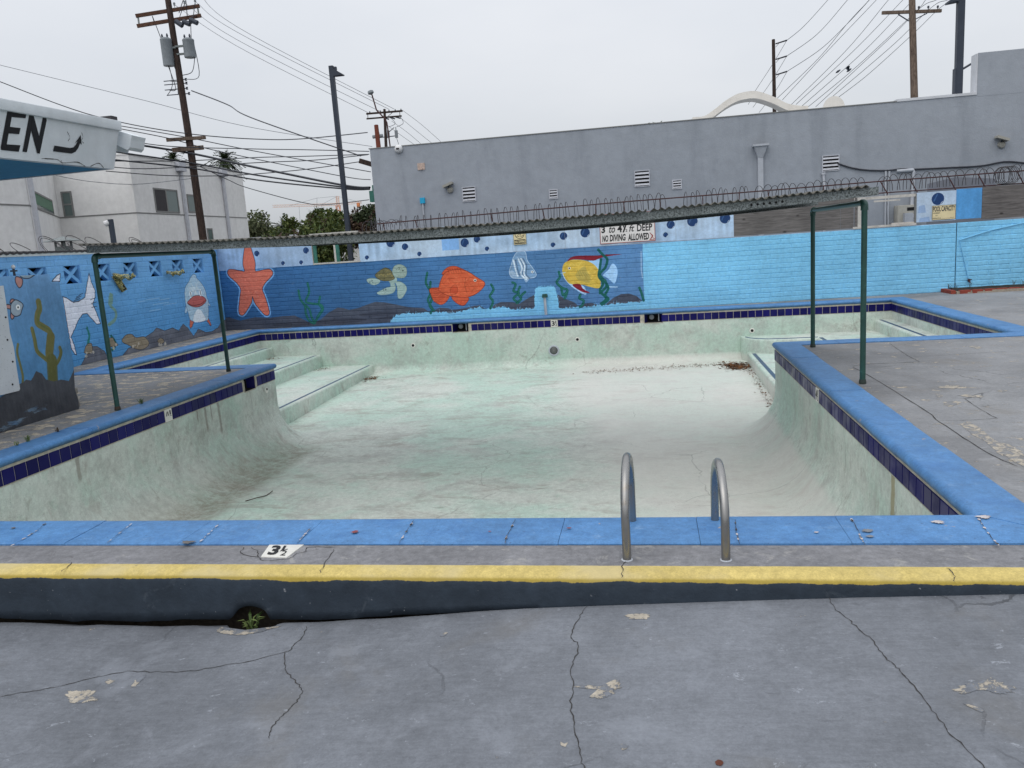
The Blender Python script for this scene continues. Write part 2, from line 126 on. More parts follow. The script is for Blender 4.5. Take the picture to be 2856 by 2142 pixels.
 'wires':[[(-18.84,32.6,12.28),(-22.49,46.64,13.63),(-26.99,80.2,15.48)],[(-18.42,32.68,12.32),(-22.96,47.7,14.27),(-25.8,80.42,15.51)],[(-17.99,32.77,12.35),(-22.94,47.78,14.72),(-24.86,80.61,15.64)],[(-17.91,32.86,12.78),(-23.89,49.83,15.56),(-24.37,80.7,15.64)],[(-23.55,80.81,15.47),(-26.99,101.07,16.84),(-29.46,121.29,16.98)],[(-23.73,80.64,14.7),(-27.67,100.83,16.14),(-31.03,121.03,17.09)],[(-24.64,80.44,14.46),(-28.8,100.61,16.03),(-32.38,120.74,16.84)],[(-25.24,80.28,14.2),(-29.55,100.42,15.7),(-33.28,120.58,16.79)],[(-19.11,22.51,8.01),(-18.94,29.76,8.05),(-19.03,39.05,8.17),(-20,59.74,9.49)],[(-15.94,18.68,6.57),(-17.46,24.61,6.62),(-18.44,31.41,6.98),(-18.09,37,7.34),(-19.18,45.25,8.37),(-18.61,54.89,9.81)],[(-18.27,32.07,8.74),(-14.8,28.3,7.31),(-12.03,24.44,6.08),(-7.65,21.81,4.32)],[(-19.84,28.29,6.49),(-18.4,31.38,6.2),(-13.84,28.05,4.99),(-8.94,23.54,3.74),(-7.43,21.69,3.45)],[(-19.85,28.22,6.1),(-18.24,31.34,5.77),(-13.85,28,4.72),(-8.94,23.53,3.68),(-7.44,21.68,3.42)],[(-19.86,28.16,5.79),(-18.24,31.3,5.56),(-13.86,27.97,4.55),(-8.94,23.52,3.63),(-7.44,21.68,3.4)],[(-18.51,26.43,6.3),(-18.78,30.53,6.41),(-15.25,31.09,6.06),(-11.69,27.47,5.38),(-7.42,21.87,4.43)],[(-18.03,26.56,6.53),(-18.65,30.6,6.7),(-17.89,31.71,6.4),(-14.98,30.02,5.59),(-9.67,25.55,4.19),(-7.41,21.73,3.66)],[(-18.03,26.58,6.63),(-18.62,31.67,6.88),(-15.73,32.04,6.1),(-8.07,23.75,4.07)],[(-19.87,28.15,5.71),(-18.65,31.49,5.91),(-14.79,30.06,5.6),(-11.53,26.41,5.04),(-7.42,21.85,4.35)],[(-19.87,28.11,5.51),(-19.41,30.26,5.56),(-14.79,30.02,5.4),(-11.03,26.47,4.88),(-7.46,21.84,4.34)],[(-19.88,28.08,5.34),(-18.82,30.31,5.25),(-16.43,30.71,5.09),(-11.55,26.32,4.58),(-7.51,21.81,4.18)],[(-18.16,31.54,5.71),(-17.98,33.55,5.25),(-21.8,43.26,5.64),(-25.19,58.14,5.67),(-27.43,68.12,6.04),(-27.15,78.63,6.86)],[(-19.56,24.97,4.94),(-20.45,27.92,4.99),(-21.28,31.93,5.19),(-18.43,31.4,5.17)],[(11.9,71.77,16.43),(11.19,61.07,14.98),(10.59,50.48,13.98),(10.25,47.26,13.61)],[(11.85,71.54,15.17),(12.09,61.13,14.4),(11.68,50.66,13.91),(11.27,47.42,13.54)],[(11.83,71.31,13.94),(12.26,60.97,13.36),(12.37,53.76,13.29),(12.04,47.47,13.02),(11.78,45.32,12.83)],[(12.49,81.62,13.27),(13.12,66.33,13.66),(12.88,56,13.77),(12.44,49.67,13.4),(12.29,47.56,13.31)],[(13.12,81.72,13.22),(14.05,66.62,14.38),(13.28,50.92,13.8),(12.76,47.67,13.44)],[(13.95,81.78,12.75),(15.16,66.77,14.08),(13.95,51.03,13.76),(13.39,47.77,13.4)],[(14.37,81.85,12.72),(15.72,66.86,14.04),(14.75,51.16,13.7),(14.17,47.9,13.35)],[(14.92,81.92,12.54),(16.27,66.91,13.78),(13.4,45.48,12.13),(13.1,43.35,12.01)],[(15.48,81.99,12.42),(15.55,66.57,12.6),(13.38,45.36,11.45),(12.81,41.09,11.23),(12.43,38.93,11.06)],[(16.18,82.11,12.38),(15.27,56.2,12.54),(12.49,40.97,10.84),(12.17,37.74,10.41),(11.91,35.58,10.14)],[(17.39,82.43,12.94),(15.44,56.15,12.11),(12.96,41.04,10.81),(12.63,37.82,10.38),(12.25,35.63,10.06)],[(18.17,82.58,13.03),(16.66,66.69,12.19),(14.05,47.45,10.96),(13.4,41.12,10.81),(12.91,37.86,10.36),(12.54,35.68,10.04)],[(11.9,71.77,16.43),(11.7,78.84,15.78),(11.26,86.85,14.92),(11.15,90.86,14.37)],[(11.85,71.54,15.17),(11.65,78.59,14.44),(11.06,86.55,13.44)],[(11.83,71.31,13.94),(12.02,78.5,13.61),(11.64,86.55,12.88)]],
 'birds':[(15.15,68.63,13),(15.47,66.57,12.66)],
 'eave_corner':(-6.898,9.917,3),
 'eave':{'bc':(-6.898,9.917,3),'b0':(-6.898,7.984,2.976),'tc':(-6.778,9.958,3.488),'t0':(-6.778,7.962,3.469),'cc':(-6.758,9.964,3.607),'c0':(-6.758,7.962,3.57),'back':(-8.631,9.917,2.971)},
 'EN':[[(8.064,3.483),(8.348,3.494),(8.322,3.423),(8.122,3.41),(8.103,3.306),(8.257,3.312),(8.239,3.245),(8.088,3.237),(8.066,3.12),(8.265,3.132),(8.244,3.06),(7.991,3.055),(7.984,3.081)],[(8.382,3.485),(8.437,3.495),(8.541,3.26),(8.594,3.493),(8.669,3.5),(8.563,3.069),(8.523,3.07),(8.416,3.303),(8.365,3.067),(8.299,3.067)],[(8.791,3.182),(9.057,3.181),(9.117,3.195),(9.16,3.232),(9.187,3.273),(9.138,3.243),(9.234,3.351),(9.26,3.238),(9.229,3.254),(9.204,3.198),(9.158,3.147),(9.088,3.119),(8.777,3.117)]],
 'scupper':[(-6.852,10.067,3.508),(-6.628,10.067,3.422),(-6.651,10.067,3.37),(-6.681,10.067,3.273),(-6.725,10.067,3.239),(-6.883,10.067,3.323),(-6.925,10.067,3.247)],
 'ladder':[(-0.162,4.172,0),(0.364,4.173,0)],
 'hole':(-2.228,3.9,-0.287),
 'strip':{'R1':[(2.101,17.331,-0.938),(2.139,17.32,-0.938),(2.151,14.895,-0.938)],'R2':[(2.013,17.877,-0.648),(2.068,17.773,-0.648),(2.145,17.58,-0.648),(2.272,17.397,-0.648),(2.502,17.277,-0.648),(2.888,17.253,-0.648),(3.423,17.271,-0.648),(3.467,16.765,-0.648)],'R3':[(4.75,18.346,-0.415),(4.8,15.137,-0.415)]},
 'leaves':[(1.863,17.31,-1.15),(-0.926,17.015,-1.15),(0.469,17.326,-1.15),(1.947,13.88,-1.15),(-6.398,17.446,-1.15),(-7.675,17.663,-0.938),(-8.732,17.821,-0.648)],
 'twig':[(-5.091,8.958,-1.25),(-4.977,9.047,-1.25),(-4.917,9.175,-1.25),(-4.898,9.319,-1.25)],
 'jetport':[(-1.603,18,-0.557),(-5.474,18,-0.523),(2.224,18,-0.534)],
 'poollight':(-2.155,18,-0.787),
 'skim':[(-4.393,18,-0.172),(0.15,18,-0.152),(-6.05,11.131,-0.145)],
 'skimL':[(-6.05,11.041,-0.172),(-6.05,11.364,-0.202)],
 'tile_marks':{'far':(-2.15,18,-0.146),'right':(1.82,9.111,-0.178),'left':(-6.05,8.969,-0.146)},
 'decktile':[(-2.302,4.269,0),(-2.079,4.268,0),(-2.099,4.062,0),(-2.263,4.074,-0)],
 'cracks_low':[[(-1.883,3.784,-0.267),(-1.857,3.672,-0.265),(-1.865,3.568,-0.266),(-1.88,3.502,-0.266),(-2.045,3.419,-0.274),(-2.198,3.369,-0.281),(-2.312,3.334,-0.287),(-2.493,3.332,-0.295),(-2.665,3.341,-0.304),(-2.79,3.295,-0.31),(-2.883,3.235,-0.309),(-2.973,3.176,-0.307),(-3.09,3.129,-0.305),(-3.178,3.093,-0.304)],[(-1.88,3.502,-0.266),(-1.83,3.386,-0.263),(-1.746,3.273,-0.257),(-1.673,3.195,-0.251),(-1.618,3.128,-0.247),(-1.607,3.041,-0.246),(-1.619,2.966,-0.247),(-1.631,2.894,-0.248),(-1.626,2.823,-0.248),(-1.604,2.777,-0.246)],[(-0.364,3.84,-0.158),(-0.389,3.742,-0.159),(-0.414,3.607,-0.16),(-0.41,3.51,-0.16),(-0.372,3.431,-0.158),(-0.381,3.314,-0.158),(-0.386,3.204,-0.159),(-0.37,3.099,-0.158),(-0.367,2.954,-0.158),(-0.348,2.853,-0.157),(-0.321,2.727,-0.155),(-0.301,2.621,-0.155),(-0.28,2.548,-0.154)],[(0.822,3.872,-0.102),(0.824,3.737,-0.102),(0.852,3.635,-0.101),(0.879,3.537,-0.1),(0.907,3.43,-0.098),(0.923,3.316,-0.098),(0.936,3.222,-0.097),(0.955,3.158,-0.096),(0.964,3.085,-0.096),(0.977,2.937,-0.095),(0.988,2.832,-0.095),(0.997,2.744,-0.095),(1.026,2.635,-0.094),(1.038,2.558,-0.093)]],
 'cracks_deck':[[(-1.863,4.199,-0),(-1.835,3.982,0),(-1.808,3.848,0)],[(-2.45,4.224,0),(-2.412,4.122,0),(-2.278,4.074,0),(-2.224,4.026,-0),(-2.084,4.051,0),(-2.066,4.123,-0),(-2.021,4.161,0),(-2.039,4.224,-0),(-1.875,4.229,0)],[(-3.429,3.993,0),(-3.392,3.85,0)],[(-2.402,4.224,0),(-2.332,4.16,0),(-2.278,4.074,0)],[(-0.166,4.133,0),(-0.156,4.067,-0),(-0.178,3.959,0),(-0.179,3.818,0)],[(1.391,3.959,0),(1.394,3.872,0),(1.372,3.798,0)]],
 'joints_deck':[[(2.345,9.797,0),(2.368,9.29,0),(2.383,8.27,0),(2.383,7.318,0),(2.36,7.056,0),(2.349,6.429,0),(2.361,5.929,0),(2.406,5.659,-0)],[(2.353,9.831,-0),(2.535,9.952,0),(2.863,9.958,0),(3.138,9.977,0)],[(3.138,9.977,0),(3.146,10.382,0),(3.197,11.005,0),(3.245,11.54,0)],[(3.182,10.372,0),(3.544,10.392,0),(4.009,10.463,0),(4.481,10.49,0)],[(2.358,7.003,0),(2.551,6.997,0),(2.824,7.028,0)],[(2.824,7.028,0),(2.828,7.336,0),(2.866,7.879,0)]],
 'patch_low':[[(-2.829,3.108,-0.31),(-2.841,3.157,-0.309),(-2.78,3.16,-0.309),(-2.718,3.162,-0.306),(-2.697,3.123,-0.305),(-2.63,3.086,-0.302),(-2.677,3.073,-0.304),(-2.732,3.063,-0.307),(-2.794,3.075,-0.31)],[(-2.718,3.247,-0.306),(-2.716,3.27,-0.306),(-2.672,3.253,-0.304),(-2.688,3.231,-0.305)],[(-2.548,3.213,-0.298),(-2.562,3.273,-0.299),(-2.546,3.303,-0.298),(-2.526,3.287,-0.297),(-2.522,3.227,-0.297),(-2.524,3.197,-0.297)],[(1.11,3.021,-0.091),(1.131,3.05,-0.091),(1.183,3.079,-0.089),(1.221,3.085,-0.088),(1.271,3.109,-0.087),(1.292,3.074,-0.086),(1.318,3.051,-0.085),(1.292,3.017,-0.086),(1.248,3.005,-0.087),(1.216,3.028,-0.088),(1.182,3.027,-0.089),(1.133,3.004,-0.091)],[(1.109,2.938,-0.091),(1.137,2.922,-0.09),(1.161,2.896,-0.09),(1.146,2.886,-0.09),(1.115,2.922,-0.091)],[(-0.384,2.707,-0.158),(-0.368,2.697,-0.158),(-0.357,2.702,-0.157),(-0.36,2.683,-0.157),(-0.375,2.683,-0.158)],[(-0.158,2.687,-0.148),(-0.144,2.695,-0.147),(-0.128,2.678,-0.146),(-0.149,2.659,-0.147)],[(-1.086,3.587,-0.206),(-1.077,3.619,-0.205),(-1.054,3.62,-0.203),(-1.06,3.584,-0.203)],[(-0.154,3.727,-0.148),(-0.098,3.737,-0.145),(-0.043,3.72,-0.142),(-0.067,3.678,-0.144),(-0.137,3.688,-0.147)],[(-0.358,3.086,-0.157),(-0.304,3.098,-0.155),(-0.262,3.084,-0.153),(-0.196,3.133,-0.15),(-0.171,3.107,-0.148),(-0.18,3.057,-0.149),(-0.225,3.01,-0.151),(-0.291,3.011,-0.154),(-0.261,3.059,-0.153),(-0.33,3.073,-0.156)]],
 'patch_deck':[[(2.686,8.048,0),(2.734,8.088,0),(2.721,7.972,0),(2.673,7.956,0)],[(2.835,8.419,0),(2.936,8.506,-0),(3.038,8.486,0),(2.962,8.344,0),(2.853,8.339,0)],[(2.865,8.018,0),(2.969,8.024,0),(3.048,7.918,0),(2.969,7.885,0),(2.89,7.944,0)],[(3.27,8.164,0),(3.328,8.203,0),(3.35,8.15,0),(3.283,8.089,0)],[(4.055,11.012,0),(4.132,11.034,0),(4.174,10.93,0),(4.072,10.81,0),(4.052,10.878,0)],[(2.628,7.694,0),(2.743,7.764,0),(2.791,7.713,0),(2.701,7.598,0),(2.62,7.526,0)],[(2.489,6.864,0),(2.584,6.803,0),(2.536,6.382,0),(2.588,6.177,0),(2.548,5.89,0),(2.459,5.679,0),(2.432,5.95,0),(2.449,6.331,0),(2.454,6.604,0)]],
 'rust':(0.19,2.585,-0.132),
 'deckweeds':[(-6.296,7.052,0),(-6.294,7.476,0),(-6.293,6.889,0),(-6.294,8.941,0)],
 'planter':[(6.524,18.481,0),(6.555,19.394,0),(7.806,18.399,0)],
 'plants_px':{'treeL':(-33.81,66.71,4.43),'treeL2':(-34.86,71.65,4.25),'palm':(-42.35,91.11,5.16),'bushmid':(-17.68,43.56,3.27),'yucca':(-23.65,58.21,4.57),'bushR':(-14.12,39.03,3.21),'spike':(-15.73,36.68,3.22),'hedge':(-11.96,28.85,1.82),'chim':(-20.06,48.32,3.38),'house':(-14.87,38.66,1.9)},
 'palms':[[(-46.39,76.24,12.47),(-46.43,76.05,11.43)],[(-41.23,77,11.61),(-41.21,76.88,10.93)]],
 'roofvent':[(-17.29,21.89,2.77),(-17.62,21.8,2.62),(-16.91,21.93,2.63),(-17.22,21.83,2.37)],
 'polelight':[(-14.48,20.37,3.05),(-14.44,20.28,2.47),(-14.67,20.33,3.01)],
 'coilL':[(-13.95,15.68,2.21),(-13.1,15.82,2.21),(-12.26,15.97,2.19)],
 'house':{'roof':[(-14.46,36.76,2.43),(-13.37,36.95,2.39),(-13.39,36.88,2.01),(-13.94,36.79,2.08)]},
 'house70':{'o':(-26.64,67.37,1.05),'r':(-24.71,67.68,0.92)},
 'hedge_px':[(-12.38,28.71,1.46),(-11.53,29,2.23),(-12.04,28.76,1.44),(-11.84,28.84,1.66)],
 'chips':[((-1.816,4.421),0.022,'r'),((1.141,4.411),0.028,'g'),((1.132,4.325),0.018,'g'),((0.87,4.388),0.012,'w'),((-2.835,4.254),0.035,'d'),((1.542,4.543),0.03,'w'),((1.806,4.618),0.03,'w'),((-0.505,4.47),0.012,'r'),((-4.286,4.517),0.015,'d'),((-0.974,4.419),0.008,'r')],
 'cjoints':[[(-4.118,4.619),(-4.069,4.483),(-4.042,4.349),(-4.023,4.213)],[(-3.448,4.59),(-3.377,4.226)],[(-2.806,4.574),(-2.751,4.224)],[(-1.501,4.633),(-1.495,4.523),(-1.487,4.36),(-1.475,4.226)],[(-0.852,4.633),(-0.853,4.488),(-0.858,4.342),(-0.849,4.235)],[(0.459,4.61),(0.449,4.475),(0.443,4.322),(0.44,4.214)],[(1.102,4.604),(1.095,4.467),(1.082,4.306),(1.076,4.201)],[(1.769,4.587),(1.739,4.41),(1.717,4.189)],[(-2.139,4.535),(-2.113,4.231)]],
}

# ------------------------------------------------------------------ helpers: names, meshes
def tag(o, label=None, cat=None, group=None, kind=None):
    if label: o['label'] = label
    if cat: o['category'] = cat
    if group: o['group'] = group
    if kind: o['kind'] = kind
    return o
def thing(name, label, cat, loc=(0, 0, 0), group=None):
    o = bpy.data.objects.new(name, None); C.objects.link(o); o.location = loc; o.empty_display_size = 0.1
    return tag(o, label, cat, group)
def wloc(o):
    v = Vector(o.location)
    while o.parent is not None:
        o = o.parent; v = v + Vector(o.location)
    return v
class MB:
    def __init__(s): s.v = []; s.f = []
    def add(s, vs, fs):
        n = len(s.v); s.v += [tuple(v) for v in vs]; s.f += [tuple(i + n for i in f) for f in fs]; return s
    def box(s, a, b, rot=None, at=None):
        (x0, y0, z0), (x1, y1, z1) = a, b
        vs = [Vector(p) for p in ((x0,y0,z0),(x1,y0,z0),(x1,y1,z0),(x0,y1,z0),(x0,y0,z1),(x1,y0,z1),(x1,y1,z1),(x0,y1,z1))]
        if rot is not None: vs = [rot @ v for v in vs]
        if at is not None: vs = [v + Vector(at) for v in vs]
        return s.add(vs, [(0,3,2,1),(4,5,6,7),(0,1,5,4),(1,2,6,5),(2,3,7,6),(3,0,4,7)])
    def bar(s, p, q, w, h=None, up=(0, 0, 1)):
        p, q = Vector(p), Vector(q); h = h or w; d = (q - p).normalized(); u = Vector(up)
        if abs(d.dot(u)) > 0.98: u = Vector((0, 1, 0))
        r = d.cross(u).normalized(); u = r.cross(d)
        vs = [e + r * a * w / 2 + u * b * h / 2 for e in (p, q) for a, b in ((-1,-1),(1,-1),(1,1),(-1,1))]
        return s.add(vs, [(3,2,1,0),(4,5,6,7),(0,1,5,4),(1,2,6,5),(2,3,7,6),(3,0,4,7)])
    def tube(s, pts, r, seg=8, cap=True):
        pts = [Vector(p) for p in pts]; n = len(pts); rr = r if isinstance(r, (list, tuple)) else [r] * n
        ref = None; vs = []
        for i, p in enumerate(pts):
            t = (pts[min(i + 1, n - 1)] - pts[max(i - 1, 0)]).normalized()
            if ref is None:
                ref = Vector((0, 0, 1)) if abs(t.z) < 0.9 else Vector((1, 0, 0))
            a = ref - t * ref.dot(t); a = a.normalized() if a.length > 1e-6 else t.orthogonal().normalized()
            ref = a; b = t.cross(a)
            vs += [p + (a * math.cos(2 * math.pi * k / seg) + b * math.sin(2 * math.pi * k / seg)) * rr[i] for k in range(seg)]
        fs = [(i * seg + k, i * seg + (k + 1) % seg, (i + 1) * seg + (k + 1) % seg, (i + 1) * seg + k) for i in range(n - 1) for k in range(seg)]
        if cap: fs += [tuple(range(seg - 1, -1, -1)), tuple(range((n - 1) * seg, n * seg))]
        return s.add(vs, fs)
    def lathe(s, prof, at, axis=(0, 0, 1), seg=16):
        ax = Vector(axis).normalized(); a = ax.orthogonal().normalized(); b = ax.cross(a); at = Vector(at)
        vs = [at + ax * h + (a * math.cos(2 * math.pi * k / seg) + b * math.sin(2 * math.pi * k / seg)) * r for r, h in prof for k in range(seg)]
        n = len(prof)
        fs = [(i * seg + k, i * seg + (k + 1) % seg, (i + 1) * seg + (k + 1) % seg, (i + 1) * seg + k) for i in range(n - 1) for k in range(seg)]
        fs += [tuple(range(seg - 1, -1, -1)), tuple(range((n - 1) * seg, n * seg))]
        return s.add(vs, fs)
    def prism(s, poly, f0, f1):
        n = len(poly); vs = [f0(*p) for p in poly] + [f1(*p) for p in poly]
        return s.add(vs, [tuple(range(n)), tuple(range(2 * n - 1, n - 1, -1))] + [(i, i + n, (i + 1) % n + n, (i + 1) % n) for i in range(n)])
    def sheet(s, poly, f): return s.add([f(*p) for p in poly], [tuple(range(len(poly)))])
    def mesh(s, name, off=(0, 0, 0), smooth=False, fix=True):
        me = bpy.data.meshes.new(name); o = Vector(off)
        me.from_pydata([Vector(v) - o for v in s.v], [], s.f); me.update()
        if fix:
            import bmesh
            bm = bmesh.new(); bm.from_mesh(me); bmesh.ops.recalc_face_normals(bm, faces=bm.faces); bm.to_mesh(me); bm.free()
        if smooth:
            for p in me.polygons: p.use_smooth = True
        return me
def obj(name, mb, mat, parent=None, loc=None, smooth=False, fix=True, auto=None):
    """link a shape built in world coordinates as one mesh object (a part when parent is given)"""
    base = wloc(parent) if parent is not None else Vector((0, 0, 0))
    l = Vector(loc) if loc is not None else base
    me = mb.mesh(name, l, smooth or auto is not None, fix)
    o = bpy.data.objects.new(name, me); C.objects.link(o)
    if parent is not None: o.parent = parent
    o.location = l - base
    if mat is not None: me.materials.append(mat)
    if auto is not None: me.set_sharp_from_angle(angle=math.radians(auto))
    return o
def inst(name, me, parent, at, rotz=0.0, scale=None):
    o = bpy.data.objects.new(name, me); C.objects.link(o); o.parent = parent
    o.location = Vector(at) - wloc(parent); o.rotation_euler = (0, 0, rotz)
    if scale: o.scale = scale
    return o
def bevel(o, w, seg=2):
    md = o.modifiers.new('bevel', 'BEVEL'); md.width = w; md.segments = seg; md.limit_method = 'ANGLE'; md.angle_limit = math.radians(40)
    for p in o.data.polygons: p.use_smooth = True
    return o
def spline(pts, n=6, closed=False):
    P = [np.array(p, float) for p in pts]; N = len(P); out = []
    for i in range(N if closed else N - 1):
        g = (lambda k: P[k % N]) if closed else (lambda k: P[min(max(k, 0), N - 1)])
        a, b, c, d = g(i - 1), g(i), g(i + 1), g(i + 2)
        for k in range(n):
            t = k / n
            out.append(tuple(0.5 * ((2 * b) + (-a + c) * t + (2 * a - 5 * b + 4 * c - d) * t * t + (-a + 3 * b - 3 * c + d) * t ** 3)))
    if not closed: out.append(tuple(P[-1]))
    return out
def text(s, box, fmap, mat, parent, name='lettering', shear=0.0, bold=0.0, thick=0.0015):
    """lettering fitted to box (u0,v0,u1,v1), laid on a surface by fmap(u,v,lift)"""
    cu = bpy.data.curves.new(name, 'FONT'); cu.body = s; cu.size = 1.0; cu.shear = shear; cu.offset = bold; cu.resolution_u = 3
    t = bpy.data.objects.new('tmp', cu); C.objects.link(t)
    dg = bpy.context.evaluated_depsgraph_get(); me = bpy.data.meshes.new_from_object(t.evaluated_get(dg))
    bpy.data.objects.remove(t)
    vs = [tuple(v.co) for v in me.vertices]; fs = [tuple(p.vertices) for p in me.polygons]
    x0, x1 = min(v[0] for v in vs), max(v[0] for v in vs); y0, y1 = min(v[1] for v in vs), max(v[1] for v in vs)
    u0, v0, u1, v1 = box
    mb = MB(); mb.add([fmap(u0 + (v[0] - x0) / (x1 - x0) * (u1 - u0), v0 + (v[1] - y0) / (y1 - y0) * (v1 - v0), thick) for v in vs], fs)
    bpy.data.meshes.remove(me)
    return obj(name, mb, mat, parent, fix=False)

# ------------------------------------------------------------------ helpers: materials
def lin(c): return tuple((x / 12.92 if x <= 0.04045 else ((x + 0.055) / 1.055) ** 2.4) for x in (v / 255.0 for v in c))
def A(r, g, b, gain=1.0): return tuple(min(0.92, x / gain) for x in lin((r, g, b)))
class NT:
    def __init__(s, name, rough=0.8, metal=0.0, spec=0.3):
        s.m = bpy.data.materials.new(name); s.m.use_nodes = True; s.t = s.m.node_tree
        s.b = s.t.nodes['Principled BSDF']; s.b.inputs['Roughness'].default_value = rough; s.b.inputs['Metallic'].default_value = metal
        s.b.inputs['Specular IOR Level'].default_value = spec; s._p = None
    def put(s, sock, v):
        if hasattr(v, 'is_output') or isinstance(v, bpy.types.NodeSocket): s.t.links.new(v, sock)
        else:
            if sock.type == 'RGBA' and len(v) == 3: v = (*v, 1)
            if sock.type == 'VECTOR' and hasattr(v, '__len__'): v = tuple(v)[:3]
            sock.default_value = v
    def n(s, ty, ins=None, out=0, **props):
        nd = s.t.nodes.new('ShaderNode' + ty)
        for k, v in props.items(): setattr(nd, k, v)
        for k, v in (ins or {}).items(): s.put(nd.inputs[k], v)
        return nd.outputs[out]
    def pos(s):
        if s._p is None: s._p = s.n('NewGeometry')
        return s._p
    def xyz(s, v=None):
        nd = s.t.nodes.new('ShaderNodeSeparateXYZ'); s.put(nd.inputs[0], v or s.pos()); return nd.outputs
    def mapv(s, scale=(1, 1, 1), loc=(0, 0, 0), rot=(0, 0, 0), v=None): return s.n('Mapping', {'Vector': v or s.pos(), 'Scale': scale, 'Location': loc, 'Rotation': rot})
    def noise(s, scale, detail=4, rough=0.55, dist=0.0, v=None, out=0): return s.n('TexNoise', {'Vector': v or s.pos(), 'Scale': scale, 'Detail': detail, 'Roughness': rough, 'Distortion': dist}, out)
    def voro(s, scale, v=None, feature='F1', out=0): return s.n('TexVoronoi', {'Vector': v or s.pos(), 'Scale': scale}, out, feature=feature)
    def math(s, op, a, b=0.0, clamp=False):
        nd = s.t.nodes.new('ShaderNodeMath'); nd.operation = op; nd.use_clamp = clamp; s.put(nd.inputs[0], a); s.put(nd.inputs[1], b); return nd.outputs[0]
    def step(s, v, lo, hi, a=0.0, b=1.0, smooth=True):
        nd = s.t.nodes.new('ShaderNodeMapRange'); nd.interpolation_type = 'SMOOTHSTEP' if smooth else 'LINEAR'
        for k, x in (('Value', v), ('From Min', lo), ('From Max', hi), ('To Min', a), ('To Max', b)): s.put(nd.inputs[k], x)
        return nd.outputs[0]
    def mix(s, f, a, b, blend='MIX'):
        nd = s.t.nodes.new('ShaderNodeMix'); nd.data_type = 'RGBA'; nd.blend_type = blend
        s.put(nd.inputs[0], f); s.put(nd.inputs[6], a); s.put(nd.inputs[7], b); return nd.outputs[2]
    def vary(s, col, scale, amt, v=None, detail=4):
        """multiply a colour by noise in 1-amt .. 1+amt"""
        k = s.step(s.noise(scale, detail, v=v), 0.25, 0.75, 1 - amt, 1 + amt, False)
        nd = s.t.nodes.new('ShaderNodeVectorMath'); nd.operation = 'SCALE'; s.put(nd.inputs[0], col); s.put(nd.inputs['Scale'], k); return nd.outputs[0]
    def scale(s, col, k):
        nd = s.t.nodes.new('ShaderNodeVectorMath'); nd.operation = 'SCALE'; s.put(nd.inputs[0], col); s.put(nd.inputs['Scale'], k); return nd.outputs[0]
    def grain(s, col, scale, amt, v=None):
        k = s.step(s.noise(scale, 6, 0.72, v=v), 0.36, 0.64, 1 - amt, 1 + amt, False); return s.scale(col, k)
    def objrand(s): return s.n('ObjectInfo', out=5)
    def bump(s, h, strength=0.3, dist=0.01, nrm=None):
        ins = {'Height': h, 'Strength': strength, 'Distance': dist}
        if nrm is not None: ins['Normal'] = nrm
        return s.n('Bump', ins)
    def done(s, col, bump=None, rough=None):
        s.put(s.b.inputs['Base Color'], col)
        if bump is not None: s.put(s.b.inputs['Normal'], bump)
        if rough is not None: s.put(s.b.inputs['Roughness'], rough)
        return s.m
def plain(name, col, rough=0.7, metal=0.0, var=0.12, scale=6.0, spec=0.3, bmp=0.15):
    t = NT(name, rough, metal, spec); c = t.vary(t.vary((*col, 1), scale, var), scale * 7, var * 0.5)
    return t.done(c, t.bump(t.noise(scale * 12, 3), bmp, 0.004) if bmp else None)

